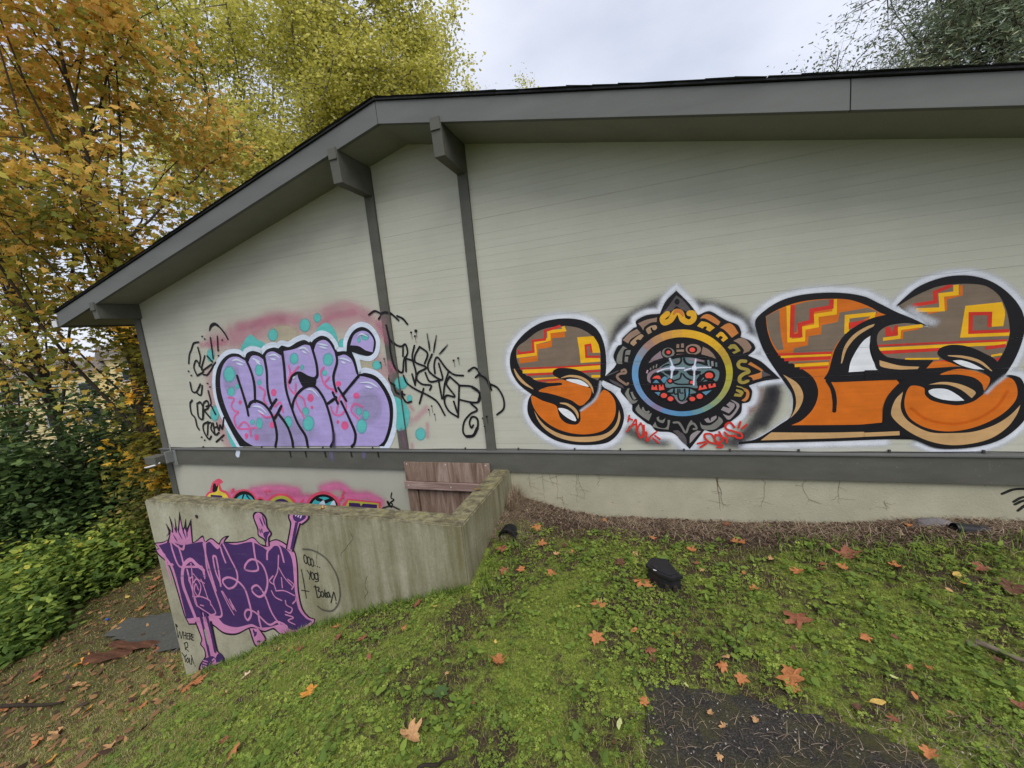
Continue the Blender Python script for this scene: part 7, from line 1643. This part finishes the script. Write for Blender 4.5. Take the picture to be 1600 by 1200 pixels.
n = 170000; x = R.uniform(-7.5, 3.6, n); y = R.uniform(-3.8, -0.1, n); k = free(x, y) & (~mulchy(x, y) | (R.uniform(0, 1, n) < 0.04)); x, y = x[k], y[k]; n = len(x)
blades('grass', 'short mossy grass between the clover', n, x, y, 0.015, 0.055, 0.0016, np.clip(R.uniform(0, 0.8, n)+np.interp(x, [-7, -3.5, -1.5], [0.5, 0.28, 0.06])+0.25*(blotch(x+5, y)-0.5), 0, 1), MAT['grass'], (0.2, 0.9), 'grass')
n = 62000; x = R.uniform(-16, -5.4, n); y = R.uniform(-5.5, 2.4, n); k = ~((x > -7.2) & (y > -0.1)) & ~((x > -5.55) & (y > -1.32)); x, y = x[k], y[k]; n = len(x)
blades('dry_grass', 'drier brownish mown grass down the slope to the left', n, x, y, 0.03, 0.09, 0.004, np.clip(R.uniform(0.1, 0.95, n)+0.3*(blotch(x*.7, y*.7)-0.5), 0, 1), MAT['grass'], (0.3, 0.95), 'grass')
# broad leaved weeds in rosettes
nr = 330; rx = np.concatenate([R.uniform(-1.3, 3.5, 210), R.uniform(-4.5, 0, 120)]); ry = np.concatenate([R.uniform(-1.9, -0.4, 210), R.uniform(-3.4, -1.45, 120)]); kk = R.integers(0, nr, 3000)
x = rx[kk]+R.normal(0, 0.028, 3000); y = ry[kk]+R.normal(0, 0.028, 3000); k = free(x, y); x, y = x[k], y[k]; n = len(x)
V, F_, L = scatter(T_OVAL, np.stack([x, y, terrain(x, y)+R.uniform(0.012, 0.05, n)], -1), R.uniform(0.022, 0.06, n), rand_rot(n, R, 0.5), R.uniform(0.05, 0.6, n))
tag(fast_mesh('broad_weeds', V, F_, MAT['clover'], attr=L), 'broad leaved weeds growing in rosettes through the lawn', 'weeds', kind='stuff')
# long weeds tufts along the walls
n = 2600; x = np.concatenate([R.uniform(-5.0, -1.45, 1500), R.uniform(1.0, 3.4, 700), R.uniform(-1.42, -1.1, 400)]); y = np.concatenate([-1.33-np.abs(R.normal(0, 0.05, 1500)), R.uniform(-0.75, -0.3, 700), R.uniform(-1.4, -0.5, 400)])
blades('tall_weeds', 'longer green blades tufted along the foot of the walls', n, x, y, 0.05, 0.14, 0.004, R.uniform(0.0, 0.55, n), MAT['clover'], (0.2, 0.8), 'weeds')
# straw and mulch along the wall
n = 12000; x = np.concatenate([R.uniform(-1.45, 3.6, n-4200), -1.44+np.abs(R.normal(0, 0.16, 4200))]); y = np.concatenate([-0.03-np.abs(R.normal(0, 0.20, n-4200)), R.uniform(-0.75, -0.03, 4200)])
k = y > -0.75; x, y = x[k], y[k]; n = len(x)
blades('dry_straw', 'dead straw lying along the foundation', n, x, y, 0.05, 0.18, 0.0014, R.uniform(0, 1, n)**1.5, MAT['straw'], (0.75, 1.03), 'straw')
n = 900; x = -1.44+np.abs(R.normal(0, 0.05, n)); y = R.uniform(-0.32, -0.04, n)
blades('dead_grass_clump', 'dead grass clump standing in the corner of the two walls', n, x, y, 0.10, 0.30, 0.0016, R.uniform(0.1, 0.9, n), MAT['straw'], (0.15, 0.7), 'straw')
n = 9000; x = R.uniform(-1.3, 3.6, n); y = -0.02-np.abs(R.normal(0, 0.22, n)); k = y > -0.6; x, y = x[k], y[k]; n = len(x)
V, F_, L = scatter(T_DIAM, np.stack([x, y, terrain(x, y)+R.uniform(0.003, 0.012, n)], -1), R.uniform(0.012, 0.04, n), rand_rot(n, R, 0.4), R.uniform(0, 1, n)**1.6)
tag(fast_mesh('bark_mulch', V, F_, MAT['mulch'], attr=L), 'dark bark chips at the foot of the painted wall', 'mulch', kind='stuff')
# leaf litter too small to count, down the slope
n = 4200; x = R.uniform(-17, -4.5, n); y = R.uniform(-4.5, 2.0, n); k = ~((x > -7.2) & (y > -0.1)) & ~((x > -5.7) & (y > -1.4)); x, y = x[k], y[k]; n = len(x)
V, F_, L = scatter(T_OVAL, np.stack([x, y, terrain(x, y)+0.04], -1), R.uniform(0.03, 0.13, n), rand_rot(n, R, 0.35), R.uniform(0, 1, n))
lit = leaf_mat('leaf_litter', [(0.0, (0.05, 0.03, 0.02)), (0.5, (0.17, 0.09, 0.045)), (1.0, (0.40, 0.22, 0.09))], 0.1)
tag(fast_mesh('leaf_litter', V, F_, lit, attr=L), 'small brown leaf litter scattered down the slope', 'leaf litter', kind='stuff')
# asphalt remnant, bottom right, and path by the stairwell: sheets laid over the ground
def sheet(name, label, poly, lift, mat, step=0.05, rough=0.01, kind='structure'):
    P = np.array(poly); x0, y0 = P.min(0); x1, y1 = P.max(0); gx = np.arange(x0, x1+step, step); gy = np.arange(y0, y1+step, step)
    def inside(px, py):
        c = False
        for i in range(len(P)):
            a, b_ = P[i], P[i-1]
            if (a[1] > py) != (b_[1] > py) and px < (b_[0]-a[0])*(py-a[1])/(b_[1]-a[1])+a[0]: c = not c
        return c
    X, Y = np.meshgrid(gx, gy, indexing='ij'); jx = R.normal(0, step*0.12, X.shape); jy = R.normal(0, step*0.12, X.shape); X = X+jx; Y = Y+jy
    Z = terrain(X, Y)+lift+R.uniform(0, rough, X.shape); V = np.stack([X, Y, Z], -1).reshape(-1, 3); ny_ = len(gy); F_ = []
    for i in range(len(gx)-1):
        for j in range(ny_-1):
            if inside(X[i, j], Y[i, j]) and inside(X[i+1, j+1], Y[i+1, j+1]): F_.append((i*ny_+j, (i+1)*ny_+j, (i+1)*ny_+j+1, i*ny_+j+1))
    o = mobj(name, V, F_, mat, smooth=True); tag(o, label, kind=kind)
    return o
sheet('asphalt_patch', 'old dark asphalt remnant at the lower right', [(-0.09, -2.03), (0.0, -4.2), (1.9, -4.2), (1.35, -2.6), (1.08, -2.25), (0.93, -2.14), (0.64, -2.08), (0.31, -2.05)], 0.006, MAT['mossasphalt'], 0.03, 0.012)
sheet('path', 'grey asphalt path behind the wall end', [(-9.5, -0.42), (-5.4, -1.0), (-5.4, 0.1), (-8.4, 0.25), (-9.7, 0.1)], 0.05, MAT['path'], 0.09, 0.02)
n = 1500; x = R.uniform(-0.08, 1.3, n); y = R.uniform(-3.6, -2.12, n); pebs = leaf_mat('grit', [(0.0, (0.03, 0.028, 0.025)), (0.6, (0.16, 0.14, 0.12)), (1.0, (0.42, 0.38, 0.33))], 0)
V, F_, L = scatter(T_DIAM, np.stack([x, y, terrain(x, y)+0.022], -1), R.uniform(0.004, 0.013, n), rand_rot(n, R, 0.5), R.uniform(0, 1, n))
tag(fast_mesh('grit', V, F_, pebs, attr=L), 'loose grit and needles lying on the asphalt remnant', 'grit', kind='stuff')
n = 2600; x = np.concatenate([R.uniform(-0.08, 1.4, 1700), R.uniform(0.9, 1.9, 900)]); y = np.concatenate([R.uniform(-3.4, -2.06, 1700), R.uniform(-2.7, -2.0, 900)])
blades('dead_stalks', 'dead stalks lying on and beside the asphalt remnant', n, x, y, 0.02, 0.09, 0.0009, R.uniform(0, 0.8, n), MAT['straw'], (0.85, 0.98), 'straw').location.z = 0.018

# ---------------------------------------------------------------- small things on the ground
LID = [(-0.05,-1.07),(-0.002,-0.966),(0.113,-0.965),(0.166,-1.091),(0.214,-1.174),(0.129,-1.219),(0.044,-1.173)]
bz = gz(0.08, -1.08)
bs = empty('bait_station', (0.08, -1.08, bz)); tag(bs, 'black plastic bait box with angular lid sitting on the grass', 'bait box')
def hexa(name, pts, z0_, z1_, k, mat, parent, taper=1.0, tiltz=0.0):
    c = np.array(pts).mean(0); A = [(c[0]+(p[0]-c[0])*k*taper, c[1]+(p[1]-c[1])*k*taper) for p in pts]; B = [(c[0]+(p[0]-c[0])*k, c[1]+(p[1]-c[1])*k) for p in pts]
    bm = bmesh.new(); o_ = np.array([0.08, -1.08])
    a = [bm.verts.new((p[0]-o_[0], p[1]-o_[1], z0_)) for p in A]; b_ = [bm.verts.new((p[0]-o_[0], p[1]-o_[1], z1_)) for p in B]; m = len(pts)
    bm.faces.new(a); bm.faces.new(b_)
    for i in range(m): bm.faces.new([a[i], a[(i+1) % m], b_[(i+1) % m], b_[i]])
    bmesh.ops.recalc_face_normals(bm, faces=bm.faces[:]); bmesh.ops.bevel(bm, geom=bm.edges[:], offset=0.004, segments=2, affect='EDGES')
    return from_bm(name, bm, mat, parent)
hexa('body', LID, -0.02, 0.098, 0.86, MAT['blackp'], bs, 1.04)
ld = hexa('lid', LID, 0.102, 0.128, 1.0, MAT['blackp'], bs, 0.97)
mobj('white_mark', [(-0.070, -0.056, 0.1293), (-0.050, -0.061, 0.1293), (-0.048, -0.054, 0.1293), (-0.062, -0.046, 0.1293), (-0.074, -0.044, 0.1293)], [(0, 1, 2, 3, 4)], MAT['white'], ld)
hexa('lid_panel', LID, 0.128, 0.1325, 0.72, MAT['blackp'], bs, 1.0)
for dx, dy in ((0.02, -0.112), (0.075, -0.125)):
    box('entry_slot', dx-0.014, dx+0.014, dy-0.012, dy+0.02, 0.012, 0.062, MAT['twig'], bs, bev=0.004)
def pipe(label, p, d, r, ln):
    d = Vector(d).normalized(); nR = 16; P = []; Rr = []
    for i in range(nR): t = i/(nR-1); P.append(tuple(d*ln*t)); Rr.append(r*(1+(0.07 if i % 2 else -0.05)))
    root = empty('drain_pipe', p); tag(root, label, 'pipe')
    tubes('corrugated_wall', [(P, Rr)], MAT['blackp'], root, 18); tubes('inner_wall', [(P, [q*0.84 for q in Rr])], MAT['blackp'], root, 18)
    return root
pipe('black corrugated drain pipe end poking from straw beside the concrete wall', (-1.30, -0.76, gz(-1.30, -0.76)+0.035), (-0.05, 0.45, -0.10), 0.080, 0.17)
pipe('small black pipe end lying in the mulch at the far right', (2.26, -0.24, gz(2.26, -0.24)+0.028), (0.8, 0.15, -0.12), 0.042, 0.22)
def rock(name, label, p, s, mat, seed, cat='rock'):
    R_ = np.random.default_rng(seed); bm = bmesh.new(); bmesh.ops.create_icosphere(bm, subdivisions=3, radius=1)
    for v in bm.verts:
        n_ = 1+0.16*math.sin(3*v.co.x+seed)*math.sin(2.7*v.co.y+1)+0.08*math.sin(7*v.co.z+4*v.co.x)
        v.co = Vector((v.co.x*s[0]*n_, v.co.y*s[1]*n_, v.co.z*s[2]*n_))
    o = from_bm(name, bm, mat, smooth=True); o.location = p; tag(o, label, cat); return o
rock('rock', 'flat grey stone half sunk in the mulch against the wall', (2.23, -0.10, gz(2.23, -0.1)-0.002), (0.15, 0.07, 0.045), MAT['stone'], 2)
rock('plastic_bag', 'crumpled white plastic bag at the left edge by the brambles', (-12.15, -0.75, gz(-12.15, -0.75)+0.08), (0.24, 0.2, 0.13), MAT['white'], 5, 'bag')
rock('bottle_cap', 'small bright blue plastic scrap on the leaf litter', (-10.4, 0.1, gz(-10.4, 0.1)+0.04), (0.03, 0.022, 0.02), MAT['blue'], 7, 'litter')
def slab(label, p, rz, ln, wd, th, seed):
    R_ = np.random.default_rng(seed); m = 9; bm = bmesh.new(); rows = []
    for i in range(m):
        t = i/(m-1)-0.5; ww = wd*(1-0.8*abs(t)**1.5)*R_.uniform(0.8, 1.15)
        rows.append([bm.verts.new((t*ln, s_*ww/2, z_+0.02*math.sin(i*1.7))) for s_, z_ in ((-1, 0), (-0.4, th), (0.5, th*1.1), (1, 0))])
    for a, b_ in zip(rows[:-1], rows[1:]):
        for q in range(4): bm.faces.new([a[q], a[(q+1) % 4], b_[(q+1) % 4], b_[q]])
    bm.faces.new(rows[0][::-1]); bm.faces.new(rows[-1]); bmesh.ops.recalc_face_normals(bm, faces=bm.faces[:])
    o = from_bm('rotten_wood', bm, MAT['redwood']); o.location = p; o.rotation_euler = (0, 0, rz); tag(o, label, 'wood'); return o
slab('long reddish rotten plank lying by the path', (-7.75, -0.62, gz(-7.75, -0.62)+0.07), math.radians(12), 1.2, 0.11, 0.06, 1)
slab('broad reddish slab of bark at the end of the path', (-8.25, -0.82, gz(-8.25, -0.82)+0.07), math.radians(28), 0.7, 0.20, 0.06, 2)
def stick(label, a, b_, r, seed, mat='twig'):
    R_ = np.random.default_rng(seed); n_ = 9; P = np.linspace(a, b_, n_); P = np.column_stack([P, [gz(p[0], p[1])+0.02+r for p in P]]); P[1:-1] += R_.normal(0, r*0.8, (n_-2, 3))
    o = tubes('stick', [(P-P[0], np.linspace(r, r*0.5, n_))], MAT[mat], sides=7); o.location = tuple(P[0]); tag(o, label, 'stick'); return o
stick('long dark branch on the dry grass at the far left', (-9.3, -1.75), (-7.7, -1.58), 0.03, 1)
stick('gnarled grey brown dead root at the right edge of the grass', (1.58, -1.51), (1.82, -1.64), 0.016, 2, 'root')
stick('short thick twig at the bottom edge of the photo', (-1.10, -2.76), (-0.90, -2.65), 0.011, 3)
stick('thin black twig standing out right of the bait box', (1.75, -0.66), (1.55, -0.92), 0.007, 4)
stick('thin black twig left of the bait box', (-0.36, -1.30), (-0.33, -1.50), 0.006, 5)
# broad dark green plant in the lawn
pr = empty('broadleaf_weed', (-1.149, -2.352, gz(-1.149, -2.352))); tag(pr, 'small broad leaved dark green weed in the lawn at bottom centre', 'plant')
for k in range(7):
    a = k*0.9; tv, tf = T_OVAL; m = np.array([[math.cos(a), -math.sin(a), 0], [math.sin(a), math.cos(a), 0], [0, 0, 1]])
    V = (tv*np.array([1.3, 1, 1])*0.05)@m.T; V[:, 2] += 0.03+0.25*np.hypot(V[:, 0], V[:, 1])
    o = fast_mesh('leaf', V, tf, MAT['laurel'], pr, np.full(len(V), 0.35))
# fallen leaves, one object each
def fallen_mesh(seed, mat, kind):
    R_ = np.random.default_rng(seed)
    ol = maple_outline() if kind == 'maple' else [(0, 0), (0.16, 0.12), (0.26, 0.34), (0.24, 0.6), (0.12, 0.84), (0, 1.0), (-0.12, 0.84), (-0.24, 0.6), (-0.26, 0.34), (-0.16, 0.12)]
    ol = [(x+R_.normal(0, 0.045), y+R_.normal(0, 0.045)) for x, y in ol]
    c = np.array([0, 0.3]); inner = [tuple(c+(np.array(p)-c)*0.5) for p in ol]; n_ = len(ol)
    P = np.array([tuple(c)]+inner+ol); cur = R_.uniform(-0.5, 1.3); tw = R_.uniform(-0.6, 0.6)
    z_ = cur*P[:, 0]**2+0.35*cur*(P[:, 1]-0.35)**2+tw*P[:, 0]*(P[:, 1]-0.3)+R_.normal(0, 0.028, len(P)); V = np.stack([P[:, 0], P[:, 1]-0.35, z_], -1)
    F_ = [(0, 1+i, 1+(i+1) % n_) for i in range(n_)]+[(1+i, 1+n_+i, 1+n_+(i+1) % n_, 1+(i+1) % n_) for i in range(n_)]
    s = len(V); V = np.vstack([V, [(0.014, -0.35, 0.0), (-0.014, -0.35, 0.0), (0.03, -0.78, 0.05), (0.012, -0.78, 0.05)]]); F_.append((s, s+1, s+3, s+2))
    me = bpy.data.meshes.new('fallen_leaf'); me.from_pydata([tuple(v) for v in V], [], F_); me.update(); me.materials.append(mat); me.polygons.foreach_set('use_smooth', [True]*len(me.polygons)); return me
FM = {c: [fallen_mesh(100*k+q, LEAFMAT[c], 'oval' if (c in ('yellow', 'palegreen') or (c == 'yelloworange' and q < 2) or (q == 5)) else 'maple') for q in range(6)] for k, c in enumerate(LEAFCOL)}
COLW = dict(orange='orange', rust='rust red', rustd='dark rust', brown='dark brown', tan='tan', yellow='pale yellow', yelloworange='yellow orange', palegreen='pale green', palepink='pinkish tan')
LM = [((0.08, -1.08), 'the black bait box'), ((-1.27, -0.62), 'the corner drain pipe'), ((-0.05, -2.05), 'the asphalt patch corner'), ((0.8, -2.2), 'the asphalt patch edge'), ((-1.45, -1.35), 'the concrete wall corner'), ((-3.0, -1.4), 'the purple graffiti foot'), ((-5.5, -1.35), 'the left end of the concrete wall'),
      ((-8.0, -0.7), 'the rotten planks'), ((-9.2, 0.2), 'the path'), ((-12, -0.7), 'the brambles'), ((2.26, -0.24), 'the right hand pipe end'), ((1.7, -1.55), 'the dead root'), ((-1.15, -2.35), 'the broad leaved weed'), ((0.9, -1.3), 'the grass below the sun'), ((-8.5, -1.7), 'the long dark branch')]
items = []
lr = random.Random(12)
for k, (x_, y_, s_, c, px, py) in enumerate(LEAVES):
    o = bpy.data.objects.new('fallen_leaf', FM[c][lr.randrange(5 if s_ > 0.1 else 6)]); COL.objects.link(o)
    e = 0.1; nx = (gz(x_-e, y_)-gz(x_+e, y_))/(2*e); ny2 = (gz(x_, y_-e)-gz(x_, y_+e))/(2*e)
    q = Vector((nx+lr.uniform(-.25, .25), ny2+lr.uniform(-.25, .25)-0.12, 1)).to_track_quat('Z', 'Y').to_matrix() @ Matrix.Rotation(lr.uniform(0, 6.28), 3, 'Z')
    o.matrix_world = Matrix.Translation((x_, y_, gz(x_, y_)+0.026+0.04*s_)) @ q.to_4x4() @ Matrix.Scale(s_*0.74, 4)
    d, nm, lp = min(((x_-p[0])**2+(y_-p[1])**2, n_, p) for p, n_ in LM)
    side = ('left of' if x_ < lp[0] else 'right of') if abs(x_-lp[0]) > abs(y_-lp[1]) else ('behind' if y_ > lp[1] else 'in front of')
    sw = 'large ' if s_ > 0.17 else ('small ' if s_ < 0.085 else '')
    items.append((o, f'{sw}{COLW[c]} fallen leaf {side} {nm}', x_/(abs(y_+4)+0.01)))
from collections import defaultdict
by = defaultdict(list)
for it in items: by[it[1]].append(it)
ORD = ['leftmost', 'second from the left', 'third from the left', 'fourth from the left', 'fifth from the left', 'sixth from the left', 'seventh from the left', 'eighth from the left']
for lb, ls in by.items():
    ls.sort(key=lambda t: t[2])
    for k, (o, _, _) in enumerate(ls):
        l2 = lb if len(ls) == 1 else (f'{lb}, {ORD[k]}' if k < len(ls)-1 or len(ls) > 8 else f'{lb}, rightmost')
        tag(o, l2, 'leaf', 'fallen leaves on the grass')
# leaves on the wall top
for x_, y_, s_, c, lb in ((-1.60, -0.62, 0.07, 'yelloworange', 'yellow leaf resting on top of the concrete return wall'), (-3.02, -1.19, 0.06, 'tan', 'pale leaf resting on top of the concrete front wall')):
    o = bpy.data.objects.new('fallen_leaf', FM[c][0]); COL.objects.link(o); o.location = (x_, y_, TOPZ+0.008); o.scale = (s_,)*3; o.rotation_euler = (0.1, 0.1, 2.1); tag(o, lb, 'leaf', 'fallen leaves on the wall')
